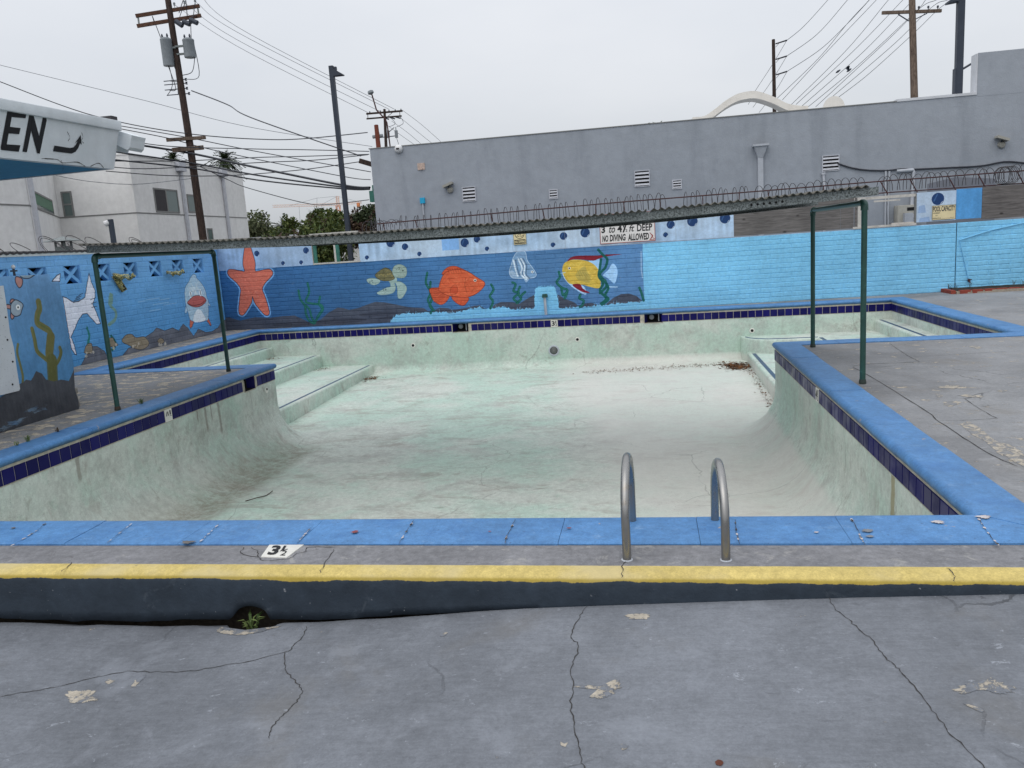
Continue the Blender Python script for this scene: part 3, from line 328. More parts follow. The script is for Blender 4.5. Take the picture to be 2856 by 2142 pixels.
# ------------------------------------------------------------------ painted pictures: numpy rasters written by this script
class Canvas:
    def __init__(s, u0, v0, u1, v1, res):
        s.u0, s.v0, s.u1, s.v1, s.res = u0, v0, u1, v1, res
        s.w, s.h = int((u1 - u0) / res), int((v1 - v0) / res); s.a = np.zeros((s.h, s.w, 3), np.float32)
        s.U = u0 + (np.arange(s.w) + .5) * res; s.V = v0 + (np.arange(s.h) + .5) * res
        r = np.random.RandomState(3); s.k = s.smooth(r.rand(s.h // 6 + 2, s.w // 6 + 2))
    def smooth(s, g):
        ys = np.linspace(0, g.shape[0] - 1.001, s.h); xs = np.linspace(0, g.shape[1] - 1.001, s.w)
        yi, xi = ys.astype(int), xs.astype(int); fy, fx = (ys - yi)[:, None], (xs - xi)[None]
        return (g[yi][:, xi] * (1 - fy) * (1 - fx) + g[yi + 1][:, xi] * fy * (1 - fx) + g[yi][:, xi + 1] * (1 - fy) * fx + g[yi + 1][:, xi + 1] * fy * fx)
    def noise(s, cell, seed):
        r = np.random.RandomState(seed); cx = max(1, int(cell[0] / s.res)); cy = max(1, int(cell[1] / s.res))
        return s.smooth(r.rand(s.h // cy + 2, s.w // cx + 2))
    def win(s, pts, pad):
        p = np.array(pts, float); a = max(0, int((p[:, 0].min() - pad - s.u0) / s.res)); b = min(s.w, int((p[:, 0].max() + pad - s.u0) / s.res) + 2)
        c = max(0, int((p[:, 1].min() - pad - s.v0) / s.res)); d = min(s.h, int((p[:, 1].max() + pad - s.v0) / s.res) + 2)
        return a, b, c, d
    def mask(s, pts):
        a, b, c, d = s.win(pts, 0.02)
        if b <= a or d <= c: return None
        X, Y = np.meshgrid(s.U[a:b], s.V[c:d]); ins = np.zeros(X.shape, bool); n = len(pts)
        for i in range(n):
            (x0, y0), (x1, y1) = pts[i], pts[(i + 1) % n]
            if y0 == y1: continue
            ins ^= ((Y < max(y0, y1)) & (Y >= min(y0, y1)) & (X < (x1 - x0) * (Y - y0) / (y1 - y0) + x0))
        return (a, b, c, d), ins.astype(np.float32)
    def put(s, w, m, col, al=1.0):
        a, b, c, d = w; m = (m * al)[..., None]; s.a[c:d, a:b] = s.a[c:d, a:b] * (1 - m) + np.array(col, np.float32) * m
    def fill(s, pts, col, al=1.0, line=None, lw=0.012, closed=True, sm=0):
        if sm: pts = spline(pts, sm, True)
        r = s.mask(pts)
        if r is None: return
        s.put(r[0], r[1], col, al)
        if line is not None: s.stroke(list(pts) + [pts[0]], lw, line)
    def stroke(s, pts, w, col, al=1.0, sm=0):
        if sm: pts = spline(pts, sm)
        a, b, c, d = s.win(pts, w + 0.01)
        if b <= a or d <= c: return
        X, Y = np.meshgrid(s.U[a:b], s.V[c:d]); best = np.full(X.shape, 1e9); n = len(pts)
        for i in range(n - 1):
            (x0, y0), (x1, y1) = pts[i][:2], pts[i + 1][:2]; dx, dy = x1 - x0, y1 - y0; L = dx * dx + dy * dy + 1e-12
            t = np.clip(((X - x0) * dx + (Y - y0) * dy) / L, 0, 1); best = np.minimum(best, np.hypot(X - x0 - t * dx, Y - y0 - t * dy))
        s.put((a, b, c, d), np.clip((w / 2 - best) / s.res + .5, 0, 1).astype(np.float32), col, al)
    def disc(s, u, v, r, col, al=1.0): s.fill([(u + r * math.cos(t * math.pi / 14), v + r * math.sin(t * math.pi / 14)) for t in range(28)], col, al)
    def daub(s, poly, cols, n, size, al=.35, seed=1, sm=4):
        """brush marks kept inside a shape"""
        r = random.Random(seed); keep = s.a.copy(); w = s.mask(spline(poly, sm, True) if sm else poly)
        if w is None: return
        (a, b, c, d), m = w; p = np.array(poly); lo, hi = p.min(0), p.max(0)
        for _ in range(n):
            x, y = r.uniform(lo[0], hi[0]), r.uniform(lo[1], hi[1]); t_ = r.uniform(-.9, .9); l = size * r.uniform(.5, 1.4)
            s.stroke([(x - l * math.cos(t_), y - l * math.sin(t_)), (x, y + l * .15), (x + l * math.cos(t_), y + l * math.sin(t_))], size * r.uniform(.15, .45), r.choice(cols), al * r.uniform(.4, 1))
        o = keep; o[c:d, a:b] = keep[c:d, a:b] * (1 - m[..., None]) + s.a[c:d, a:b] * m[..., None]; s.a = o
    def image(s, name):
        im = bpy.data.images.new(name, s.w, s.h, alpha=False); px = np.ones((s.h, s.w, 4), np.float32); px[..., :3] = np.clip(s.a / 255.0, 0, 1)
        im.pixels.foreach_set(px.ravel()); im.update(); im.pack(); return im
def painted(name, cv, axis, gain, bmp=0.35):
    """paint on masonry: the canvas laid over the wall by world position, chalky and weathered"""
    t = NT(name, 0.75, 0, 0.25); x = t.xyz()
    u = t.step(x[axis], cv.u0, cv.u1, 0, 1, False); v = t.step(x[2], cv.v0, cv.v1, 0, 1, False)
    cb = t.t.nodes.new('ShaderNodeCombineXYZ'); t.put(cb.inputs[0], u); t.put(cb.inputs[1], v)
    nd = t.t.nodes.new('ShaderNodeTexImage'); nd.image = cv.image(name); nd.extension = 'EXTEND'; t.t.links.new(cb.outputs[0], nd.inputs['Vector'])
    c = t.scale(nd.outputs['Color'], 1.0 / gain)
    c = t.grain(t.vary(t.vary(c, 1.3, 0.12), 14, 0.08), 26, 0.08)
    fl_ = t.step(t.noise(7, 12, 0.8, 0.3), 0.655, 0.67); c = t.mix(t.math('MULTIPLY', fl_, 0.75), c, (0.30, 0.31, 0.33, 1))
    drip = t.step(t.noise(1.0, 4, v=t.mapv((9, 9, 0.7))), 0.56, 0.75)
    c = t.mix(t.math('MULTIPLY', drip, 0.07), c, (0.05, 0.06, 0.07, 1))
    chalk = t.step(t.noise(5.0, 6, 0.7), 0.63, 0.80)
    c = t.mix(t.math('MULTIPLY', chalk, 0.22), c, (0.45, 0.55, 0.65, 1))
    h = t.math('ADD', t.noise(38, 4), t.math('MULTIPLY', t.noise(9, 3), 0.7))
    return t.done(c, t.bump(h, bmp, 0.006))

GH, GV = 1.30, 0.90      # how much brighter than their base colour level and upright surfaces read under this sky

# ------------------------------------------------------------------ materials
def concrete(name, base, peel_col, lo, hi, left=False, crack=True, fine=0.0):
    t = NT(name, 0.78, 0, 0.25); dk_ = [x * 0.5 for x in base]; lt_ = [min(1, x * 1.55 + .03) for x in base]
    c = t.vary((*base, 1), 0.7, 0.15, detail=7); c = t.scale(c, t.step(t.noise(0.45, 7, 0.65, 0.5), 0.35, 0.62, 0.74, 1.08)); c = t.grain(t.grain(t.vary(c, 6.0, 0.12, detail=8), 28, 0.10), 90, 0.10)
    br = t.noise(1.0, 5, 0.65, 0.3, v=t.mapv((7, 60, 7))); c = t.mix(t.step(br, 0.35, 0.75, 0, 0.09), c, (*lt_, 1)); c = t.mix(t.step(br, 0.60, 0.30, 0, 0.08), c, (*dk_, 1))
    gate = t.step(t.noise(1.6, 5, 0.6), 0.42, 0.62)
    fl = t.step(t.noise(20, 8, 0.78, 0.5, v=t.mapv((1, 2.0, 1))), 0.575, 0.66); c = t.mix(t.math('MULTIPLY', t.math('MULTIPLY', fl, gate), 0.50), c, (*lt_, 1))
    dk = t.step(t.noise(13, 9, 0.8, 0.7, v=t.mapv((1, 1.7, 1), (4, 2, 0))), 0.585, 0.66); c = t.mix(t.math('MULTIPLY', dk, 0.42), c, (*dk_, 1))
    stn = t.step(t.noise(1.1, 6, 0.62, 0.4), 0.54, 0.70); c = t.mix(t.math('MULTIPLY', stn, 0.38), c, (*[x * f for x, f in zip(base, (0.86, 0.76, 0.62))], 1))
    c = t.mix(t.math('MULTIPLY', t.step(t.voro(7.0), 0.035, 0.018), 0.75), c, (*lt_, 1))
    blo = t.step(t.noise(2.4, 9, 0.72, 0.5), 0.54, 0.66); c = t.mix(t.math('MULTIPLY', blo, 0.36), c, (*[min(1, x * 1.45) for x in base], 1))
    sc_ = t.step(t.noise(9, 10, 0.8, 0.4, v=t.mapv((1, 1.4, 1), (9, 3, 0))), 0.61, 0.66); c = t.mix(t.math('MULTIPLY', sc_, 0.6), c, (*[min(1, x * 1.9 + .02) for x in base], 1))
    # paint worn through to bare cement, with a dark lifted edge round each flake
    w = t.noise(4.2, 14, 0.74, 0.25, v=t.mapv((1, 1.5, 1)))
    if left:
        x = t.xyz()[0]; w = t.math('ADD', w, t.step(x, -6.0, -6.8, 0.0, 0.075))
    pm = t.step(w, lo, hi); ed = t.math('MULTIPLY', t.step(w, lo - .018, lo - .004), t.step(w, hi, lo))
    c = t.mix(pm, c, t.vary(t.vary((*peel_col, 1), 9, 0.25), 40, .15)); c = t.mix(t.math('MULTIPLY', ed, 0.55), c, (*dk_, 1))
    h = t.math('SUBTRACT', t.math('ADD', t.math('MULTIPLY', t.noise(70, 3), 0.5), t.noise(15, 6)), t.math('MULTIPLY', pm, 0.9)); h = t.math('ADD', h, t.math('MULTIPLY', br, 0.2))
    if crack:
        v = t.n('TexVoronoi', {'Vector': t.n('VectorMath', {0: t.pos(), 1: t.scale(t.noise(3.0, 6, out=1), 0.22)}, operation='ADD'), 'Scale': 0.62}, 0, feature='DISTANCE_TO_EDGE')
        gt = t.step(t.noise(0.8, 3), 0.50, 0.60); cm = t.math('MULTIPLY', t.step(v, 0.0045, 0.0015), gt)
        c = t.mix(t.math('MULTIPLY', cm, 0.6), c, (*[x * 0.22 for x in base], 1)); h = t.math('SUBTRACT', h, t.math('MULTIPLY', cm, 2.0))
    return t.done(c, t.bump(h, 0.5, 0.006), t.step(t.noise(6, 4), 0.3, 0.7, 0.62, 0.86))

M = {}
M['deck'] = concrete('deck_paint', A(148, 149, 151, GH), A(200, 188, 168, GH), 0.60, 0.62, left=True)
M['low'] = concrete('apron_paint', A(131, 135, 142, GH), A(198, 188, 172, GH), 0.665, 0.68)
t = NT('pool_plaster', 0.8, 0, 0.25); GP = 1.04
base = A(203, 209, 200, GP); mint = A(186, 207, 194, GP); grey = A(170, 172, 166, GP)
X = t.xyz(); Y_, Z_ = X[1], X[2]; X_ = X[0]
c = t.mix(t.step(t.noise(0.5, 9, 0.66, 0.3), 0.40, 0.60), (*base, 1), (*mint, 1))
c = t.mix(t.math('MULTIPLY', t.step(t.noise(1.3, 10, 0.74, 0.3, v=t.mapv((1, 1.3, 1), (3, 1, 0))), 0.47, 0.66), 0.62), c, (*grey, 1))
c = t.mix(t.math('MULTIPLY', t.step(t.noise(2.6, 12, 0.78, 0.3, v=t.mapv((1, 1.6, 1), (7, 2, 0))), 0.53, 0.66), 0.42), c, (*A(160, 152, 144, GP), 1))
c = t.mix(t.math('MULTIPLY', t.step(t.noise(14, 9, 0.8, 0.3), 0.55, 0.70), 0.34), c, (*A(146, 148, 140, GP), 1))
c = t.mix(t.math('MULTIPLY', t.step(t.noise(9, 10, 0.78), 0.56, 0.70), 0.42), c, (*A(228, 231, 223, GP), 1))
c = t.mix(t.math('MULTIPLY', t.step(t.noise(4, 10, 0.75, v=t.mapv((1, 1, 1), (1, 8, 3))), 0.56, 0.68), 0.35), c, (*A(158, 190, 172, GP), 1))
c = t.grain(t.grain(c, 16, 0.10), 55, 0.09)
# silt smears, brownish, drawn out along the pool
sm = t.math('MULTIPLY', t.step(t.noise(1.1, 12, 0.78, 0.6, v=t.mapv((0.8, 1.9, 1), (2, 6, 0))), 0.52, 0.64), t.step(Z_, -0.9, -1.1))
c = t.mix(t.math('MULTIPLY', sm, 0.55), c, (*A(154, 146, 136, GP), 1))
sm = t.math('MULTIPLY', t.step(t.noise(5, 12, 0.8, 0.4, v=t.mapv((1, 1.6, 1))), 0.54, 0.63), t.step(t.noise(0.7, 5), 0.46, 0.58))
c = t.mix(t.math('MULTIPLY', sm, 0.5), c, (*A(138, 134, 124, GP), 1))
# chalk-white patch on the far right of the floor
c = t.mix(t.math('MULTIPLY', t.math('MULTIPLY', t.step(t.math('ADD', t.math('ADD', X_, t.math('MULTIPLY', Y_, 0.18)), t.noise(0.9, 5)), 1.2, 2.2), t.step(Z_, -0.95, -1.05)), 0.6), c, (*A(212, 209, 202, GP), 1))
# streaks that ran down the walls
wl = t.step(Z_, -1.0, -0.75)
rn = t.step(t.noise(1.0, 9, 0.75, v=t.mapv((3, 3, 0.7))), 0.50, 0.72)
c = t.mix(t.math('MULTIPLY', t.math('MULTIPLY', rn, wl), 0.45), c, (*A(150, 150, 140, GP), 1))
c = t.mix(t.math('MULTIPLY', t.math('MULTIPLY', t.step(t.noise(3, 5), 0.45, 0.6), t.step(Z_, -0.42, -0.25)), 0.55), c, (*A(214, 224, 214, GP), 1))
# tide of dirt along the foot of the left wall, and two brown runs
bd = t.math('MULTIPLY', t.math('MULTIPLY', t.step(X_, -6.0, -5.55), t.step(X_, -5.05, -5.35)), t.step(Y_, 11.9, 11.2))
c = t.mix(t.math('MULTIPLY', t.math('MULTIPLY', bd, t.step(t.noise(7, 11, 0.82, 0.2), 0.30, 0.62)), 0.72), c, (*A(128, 120, 104, GP), 1))
rr = t.math('MULTIPLY', t.math('MULTIPLY', t.step(X_, -6.08, -5.9), t.step(X_, -5.0, -5.9)), t.step(Y_, 11.9, 11.4))
c = t.mix(t.math('MULTIPLY', rr, 0.18), c, (*A(150, 152, 138, GP), 1))
def run(yc, w, z0, z1, strength, col, side):
    global c
    yy = t.math('ABSOLUTE', t.math('SUBTRACT', t.math('ADD', Y_, t.math('MULTIPLY', t.noise(6, 3, v=t.mapv((1, .3, 1))), 0.06)), yc + .03))
    q = t.math('MULTIPLY', t.math('MULTIPLY', t.step(yy, w, w * .45), t.step(Z_, z1, z1 + .1) if z1 > -2 else 1.0), t.step(X_, 1.0, 1.25) if side > 0 else t.step(X_, -5.5, -5.75))
    c = t.mix(t.math('MULTIPLY', t.math('MULTIPLY', q, t.step(Z_, z0, z0 - .05)), strength), c, (*A(*col, GP), 1))
run(6.30, 0.07, -0.2, -3, 0.75, (150, 138, 98), 1)
for yc, w, z1 in ((9.9, .035, -.62), (10.25, .04, -.75), (10.05, .02, -.5), (7.35, .04, -.55), (9.7, .02, -.45)): run(yc, w, -0.2, z1, 0.6, (128, 118, 108), -1)
sp = t.math('MAXIMUM', t.step(t.voro(17, v=t.mapv((1, 2.0, 1))), 0.10, 0.06), t.step(t.voro(42, v=t.mapv((1, 1.7, 1))), 0.16, 0.08)); sg = t.step(t.noise(1.1, 4, 0.6, v=t.mapv((1, 1, 1), (5, 9, 0))), 0.50, 0.60)
c = t.mix(t.math('MULTIPLY', t.math('MULTIPLY', sp, sg), 0.85), c, (*A(72, 72, 66, GP), 1))
hf = t.step(t.noise(30, 6, 0.8, 0.5, v=t.mapv((1, 2, 1))), 0.63, 0.69); c = t.mix(t.math('MULTIPLY', hf, 0.30), c, (*A(120, 120, 112, GP), 1))
ck = t.n('TexVoronoi', {'Vector': t.n('VectorMath', {0: t.mapv((1, 1, 0.25)), 1: t.scale(t.noise(2.5, 4, out=1), 0.25)}, operation='ADD'), 'Scale': 0.75}, 0, feature='DISTANCE_TO_EDGE')
c = t.mix(t.math('MULTIPLY', t.math('MULTIPLY', t.step(ck, 0.006, 0.002), t.step(t.noise(0.7, 2), 0.5, 0.6)), 0.4), c, (*A(110, 112, 106, GP), 1))
M['plaster'] = t.done(c, t.bump(t.math('ADD', t.noise(9, 6), t.math('MULTIPLY', t.noise(40, 4), 0.4)), 0.45, 0.012))

t = NT('coping_paint', 0.55, 0, 0.35)
c = t.grain(t.grain(t.vary(t.vary((*A(90, 142, 196, GH), 1), 1.6, 0.16, detail=6), 12, 0.12), 30, 0.12), 110, 0.12)
pit = t.step(t.voro(38, v=t.mapv((1, 1.6, 1))), 0.16, 0.08)
c = t.mix(t.math('MULTIPLY', t.step(t.noise(2.6, 10, 0.76, 0.3), 0.48, 0.68), 0.45), c, (*A(58, 112, 176, GH), 1))
c = t.mix(t.math('MULTIPLY', t.step(t.noise(7, 10, 0.8), 0.55, 0.70), 0.45), c, (*A(150, 185, 222, GH), 1))
c = t.mix(t.math('MULTIPLY', t.math('MULTIPLY', pit, t.step(t.noise(3, 5), .45, .6)), 0.6), c, (*A(48, 82, 118, GH), 1))
chip = t.step(t.noise(4.2, 8, 0.66, 0.4, v=t.mapv((1, 1, 1), (4, 4, 4))), 0.675, 0.69)
c = t.mix(chip, c, (*A(176, 165, 160, GH), 1))
c = t.mix(t.math('MULTIPLY', t.step(t.noise(45, 3), 0.66, 0.72), 0.5), c, (*A(60, 80, 105, GH), 1))
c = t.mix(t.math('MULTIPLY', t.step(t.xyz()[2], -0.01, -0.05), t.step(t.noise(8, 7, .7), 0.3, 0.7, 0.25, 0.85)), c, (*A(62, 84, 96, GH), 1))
M['coping'] = t.done(c, t.bump(t.math('ADD', t.noise(24, 5), t.math('MULTIPLY', chip, -1.0)), 0.35, 0.005))

def tile_mat(name, col, k=1.0):
    t = NT(name, 0.3, 0, 0.12); r = t.objrand()
    c = t.scale((*col, 1), t.step(r, 0, 1, 0.75, 1.35, False))
    scr = t.step(t.noise(1.0, 6, 0.7, v=t.mapv((14, 14, 45))), 0.68, 0.76)
    c = t.mix(t.math('MULTIPLY', scr, 0.35 * k), c, (0.20, 0.22, 0.30, 1)); c = t.mix(t.step(t.noise(3, 4), 0.45, 0.75, 0.0, 0.12), c, (0.11, 0.12, 0.17, 1))
    return t.done(c, t.bump(t.noise(9, 2), 0.12, 0.004), t.step(t.noise(4, 5), 0.35, 0.7, 0.28, 0.55))
M['tile'] = tile_mat('navy_glaze', A(22, 20, 84, 1.0))
M['tile_white'] = plain('white_glaze', A(214, 212, 204, 0.95), 0.3, var=0.08, spec=0.5)
M['grout'] = plain('grout', A(176, 170, 156, 0.95), 0.9, var=0.28, scale=14, bmp=0.4)
M['stripe_tile'] = plain('step_stripe_glaze', A(78, 100, 128, GH), 0.4, var=0.15)
M['black'] = plain('black_paint', (0.012, 0.012, 0.014), 0.6, var=0.3, scale=20)
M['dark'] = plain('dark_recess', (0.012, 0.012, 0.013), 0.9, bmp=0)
M['soil'] = plain('soil', (0.030, 0.024, 0.017), 0.95, var=0.5, scale=40, bmp=1.0)
M['crackline'] = plain('crack_dirt', (0.045, 0.042, 0.040), 0.95, var=0.4, scale=30)
M['joint'] = plain('joint_dirt', (0.045, 0.042, 0.040), 0.95, var=0.4, scale=20)
def bare(name, paint):
    t = NT(name, 0.85, 0, 0.2); c = t.grain(t.vary((*A(190, 181, 166, GH), 1), 14, 0.2), 60, .15)
    k = t.step(t.noise(11, 12, 0.75, 0.4), 0.47, 0.52); p = t.grain((*paint, 1), 30, .2)
    return t.done(t.mix(k, p, c), t.bump(t.math('ADD', t.noise(50, 4), t.math('MULTIPLY', k, -1.5)), 0.5, 0.004))
M['bare'] = bare('bare_cement_apron', A(126, 130, 137, GH)); M['bare_deck'] = bare('bare_cement_deck', A(144, 145, 147, GH))
M['cement'] = plain('cement_render', A(150, 147, 140, 1.0), 0.9, var=0.25, scale=8, bmp=0.6)

# kerb: grey top, yellow nosing, dark face; the bands are paint laid by position
t = NT('kerb_paint', 0.75, 0, 0.25); X = t.xyz()
ng = t.noise(9, 6, 0.7)
top = t.grain(t.grain(t.vary(t.vary((*A(138, 138, 141, GH), 1), 2.0, 0.2), 16, 0.15), 30, 0.14), 100, 0.12)
top = t.mix(t.math('MULTIPLY', t.step(t.noise(5, 7, 0.7, 0.6), 0.57, 0.66), 0.6), top, (*A(180, 178, 174, GH), 1))
top = t.mix(t.math('MULTIPLY', t.step(t.noise(11, 6, 0.75, 0.8), 0.60, 0.68), 0.6), top, (*A(92, 90, 90, GH), 1))
yel = t.grain(t.grain(t.vary(t.vary((*A(218, 196, 122, GH), 1), 1.5, 0.13), 18, 0.14), 30, 0.10), 100, 0.14)
yel = t.mix(t.math('MULTIPLY', t.step(t.noise(1.7, 5), 0.5, 0.66), 0.6), yel, (*A(222, 206, 158, GH), 1))
yel = t.mix(t.step(t.noise(8, 10, 0.78, 0.3), 0.655, 0.67), yel, (*A(120, 112, 98, GH), 1))
yel = t.mix(t.math('MULTIPLY', t.step(X[2], -0.018, -0.032), 0.7), yel, (*A(150, 128, 30, 1.0), 1))
face = t.vary(t.vary((*A(46, 55, 65, 0.95), 1), 2.5, 0.25), 18, 0.15)
face = t.mix(t.math('MULTIPLY', t.step(t.noise(4.0, 8, 0.72, 0.7), 0.60, 0.72), 0.5), face, (*A(84, 92, 100, 0.95), 1))
face = t.mix(t.math('MULTIPLY', t.step(t.noise(30, 4), 0.70, 0.76), 0.7), face, (*A(140, 142, 145, 0.85), 1))
ym = t.step(t.math('ADD', X[1], t.math('MULTIPLY', ng, 0.012)), 3.981, 3.977)
fm = t.step(t.math('ADD', X[2], t.math('MULTIPLY', t.math('ADD', ng, t.noise(2.2, 3)), 0.030)), -0.008, -0.012)
c = t.mix(fm, t.mix(ym, top, yel), face)
M['kerb'] = t.done(c, t.bump(t.math('ADD', t.noise(14, 6), t.math('MULTIPLY', t.noise(60, 3), 0.4)), 0.6, 0.008))

def metal_pipe(name, col, rough=0.5, rust=0.0):
    t = NT(name, rough, 0, 0.4); c = t.vary((*col, 1), 5, 0.25)
    c = t.mix(t.math('MULTIPLY', t.step(t.noise(20, 5), 0.6, 0.7), 0.35), c, (*[x * 2.2 + .01 for x in col], 1))
    if rust: c = t.mix(t.math('MULTIPLY', t.step(t.noise(7, 6, 0.7), 0.52, 0.66), rust), c, (0.09, 0.035, 0.015, 1))
    return t.done(c, t.bump(t.noise(60, 3), 0.15, 0.003))
M['green'] = metal_pipe('dark_green_paint', A(32, 62, 56, 0.75), 0.42)
M['green2'] = metal_pipe('faded_green_paint', A(45, 95, 84, 0.8), 0.6)
t = NT('galvanised_steel', 0.55, 0.35, 0.4)
c = t.vary((*A(122, 128, 128, 0.8), 1), 3, 0.2)
c = t.mix(t.step(t.noise(55, 5, 0.75), 0.42, 0.62), c, (*A(62, 68, 66, 0.8), 1))
c = t.mix(t.math('MULTIPLY', t.step(t.noise(90, 3), 0.62, 0.70), 0.6), c, (*A(176, 182, 180, 0.8), 1))
M['galv'] = t.done(c, t.bump(t.noise(80, 3), 0.2, 0.002))
M['roof'] = metal_pipe('weathered_roof_sheet', A(92, 90, 84, 0.9), 0.7, 0.2)
M['roofdark'] = plain('dark_roof_sheet', A(58, 56, 58, 0.9), 0.7)
t = NT('brushed_steel', 0.30, 0.85, 0.5); c = t.vary((0.30, 0.295, 0.285, 1), 3, 0.12)
c = t.mix(t.math('MULTIPLY', t.step(t.noise(6, 5), 0.6, 0.75), 0.5), c, (0.25, 0.20, 0.14, 1))
M['steel'] = t.done(c, t.bump(t.noise(1.0, 3, v=t.mapv((160, 160, 18))), 0.05, 0.002), t.step(t.noise(8, 4), 0.3, 0.75, 0.22, 0.40))
M['rusty'] = plain('rusty_steel', A(70, 48, 48, 0.85), 0.8, var=0.3, scale=14)
M['wire'] = plain('weathered_wire', A(62, 60, 62, 0.85), 0.6, var=0.2)
def stucco(name, col, dirt, gain=GV, bumpk=0.5):
    t = NT(name, 0.9, 0, 0.2); c = t.vary(t.vary((*A(*col, gain), 1), 0.5, 0.07, detail=6), 5, 0.07)
    c = t.mix(t.math('MULTIPLY', t.step(t.noise(0.8, 5, 0.6, v=t.mapv((2.2, 2.2, 0.35))), 0.48, 0.72), 0.35), c, (*A(*dirt, gain), 1))
    c = t.mix(t.math('MULTIPLY', t.step(t.noise(3, 7, 0.7), 0.60, 0.74), 0.25), c, (*A(*dirt, gain), 1))
    return t.done(c, t.bump(t.math('ADD', t.noise(45, 4), t.noise(8, 3)), bumpk, 0.01))
M['grey_stucco'] = stucco('grey_stucco', (146, 151, 158), (116, 121, 128))
M['cap_pale'] = stucco('pale_parapet', (190, 192, 196), (160, 160, 160))
M['white_stucco'] = stucco('white_stucco', (216, 215, 213), (192, 190, 187))
M['arch_paint'] = stucco('cream_stucco', (214, 209, 200), (180, 174, 164))
M['fascia'] = stucco('white_fascia', (206, 211, 214), (184, 192, 194), GV, 0.3)
M['soffit'] = plain('blue_soffit', A(38, 86, 112, 0.38), 0.7)
M['vent_paint'] = plain('pale_grey_paint', A(178, 180, 186, GV), 0.7)
M['pipe_grey'] = plain('grey_pipe', A(168, 172, 178, GV), 0.6)
M['cabinet'] = plain('beige_grey_enamel', A(150, 148, 140, GV), 0.6)
M['cyan'] = plain('cyan_box', A(40, 160, 200, GV), 0.6)
M['glass'] = NT('dim_glass', 0.12, 0, 0.5).done(A(92, 106, 104, 0.9))
M['blind'] = plain('green_blind', A(88, 118, 98, 0.9), 0.8)
M['winframe'] = plain('window_frame', A(120, 120, 118, 0.9), 0.6)
def wood(name, col, dark, sc=(1.2, 9, 9)):
    t = NT(name, 0.85, 0, 0.2); v = t.mapv(sc)
    n = t.noise(2.2, 6, 0.6, 0.8, v=v); c = t.mix(t.step(n, 0.25, 0.75), (*dark, 1), (*col, 1)); c = t.vary(c, 1.4, 0.15)
    k = t.step(t.voro(1.7, v=t.mapv((1.3, 1, 2.2))), 0.13, 0.04); c = t.mix(t.math('MULTIPLY', k, 0.8), c, (*[x * .3 for x in dark], 1))
    return t.done(c, t.bump(n, 0.4, 0.004))
M['plywood'] = wood('weathered_plywood', A(116, 112, 110, GV), A(80, 77, 76, GV), (1.0, 7, 16))
M['pole_wood'] = wood('dark_pole_wood', A(62, 50, 45, 0.8), A(34, 28, 26, 0.8), (9, 9, 0.8))
M['pole_pale'] = wood('grey_pole_wood', A(112, 98, 86, 0.8), A(66, 56, 50, 0.8), (9, 9, 0.8))
M['arm_wood'] = wood('brown_arm_wood', A(92, 66, 52, 0.8), A(58, 42, 36, 0.8))
M['white_wood'] = plain('peeling_white_wood', A(176, 172, 166, GV), 0.85, var=0.25, scale=9, bmp=0.5)
M['lamp_metal'] = plain('dark_lamp_metal', A(48, 54, 64, 0.8), 0.5)
M['transf'] = plain('transformer_grey', A(124, 130, 134, 0.9), 0.6)
M['cable'] = plain('black_cable', A(46, 48, 54, 0.8), 0.6, bmp=0)
M['thin'] = plain('thin_wire', A(92, 96, 104, 0.8), 0.6, bmp=0)
M['white'] = plain('white_ceramic', A(205, 205, 205, GV), 0.5)
M['sign_white'] = plain('white_sign_board', A(208, 204, 202, GV), 0.7, var=0.08)
M['sign_cream'] = plain('cream_sign_board', A(206, 192, 152, GV), 0.6, var=0.08)
M['sign_red'] = plain('red_brown_paint', A(146, 70, 66, GV), 0.7)
M['brickred'] = plain('old_red_brick', A(132, 62, 50, GV), 0.9, var=0.25, scale=20, bmp=0.7)
M['mortar'] = plain('old_mortar', A(172, 160, 145, GH), 0.95, var=0.25, scale=20, bmp=0.8)
M['rust_spot'] = plain('rust_stain', A(105, 62, 48, GH), 0.9, var=0.3, scale=60)
M['deadleaf'] = NT('dead_leaves', 0.8, 0, 0.2); t = M['deadleaf']; M['deadleaf'] = t.done(t.mix(t.n('NewGeometry', out=8), (0.20, 0.085, 0.03, 1), (0.05, 0.03, 0.018, 1)))
def leafmat(name, a, b, sat=None):
    t = NT(name, 0.6, 0, 0.3); r = t.n('NewGeometry', out=8); c = t.mix(r, (*a, 1), (*b, 1)); c = t.vary(c, 0.9, 0.3)
    t.b.inputs['Subsurface Weight'].default_value = 0.0
    return t.done(c)
M['leaf_dark'] = leafmat('dark_leaves', (0.022, 0.038, 0.016), (0.055, 0.075, 0.028))
M['leaf_mid'] = leafmat('green_leaves', (0.035, 0.065, 0.016), (0.11, 0.13, 0.03))
M['leaf_olive'] = leafmat('olive_leaves', (0.05, 0.07, 0.03), (0.12, 0.13, 0.06))
M['leaf_red'] = leafmat('dark_red_leaves', (0.045, 0.02, 0.018), (0.085, 0.06, 0.03))
M['leaf_palm'] = leafmat('palm_fronds', (0.045, 0.06, 0.03), (0.10, 0.11, 0.07))
M['bark'] = plain('bark', (0.06, 0.045, 0.035), 0.95, var=0.3, scale=8)
M['weed'] = leafmat('weed_leaves', (0.06, 0.11, 0.03), (0.14, 0.18, 0.06))

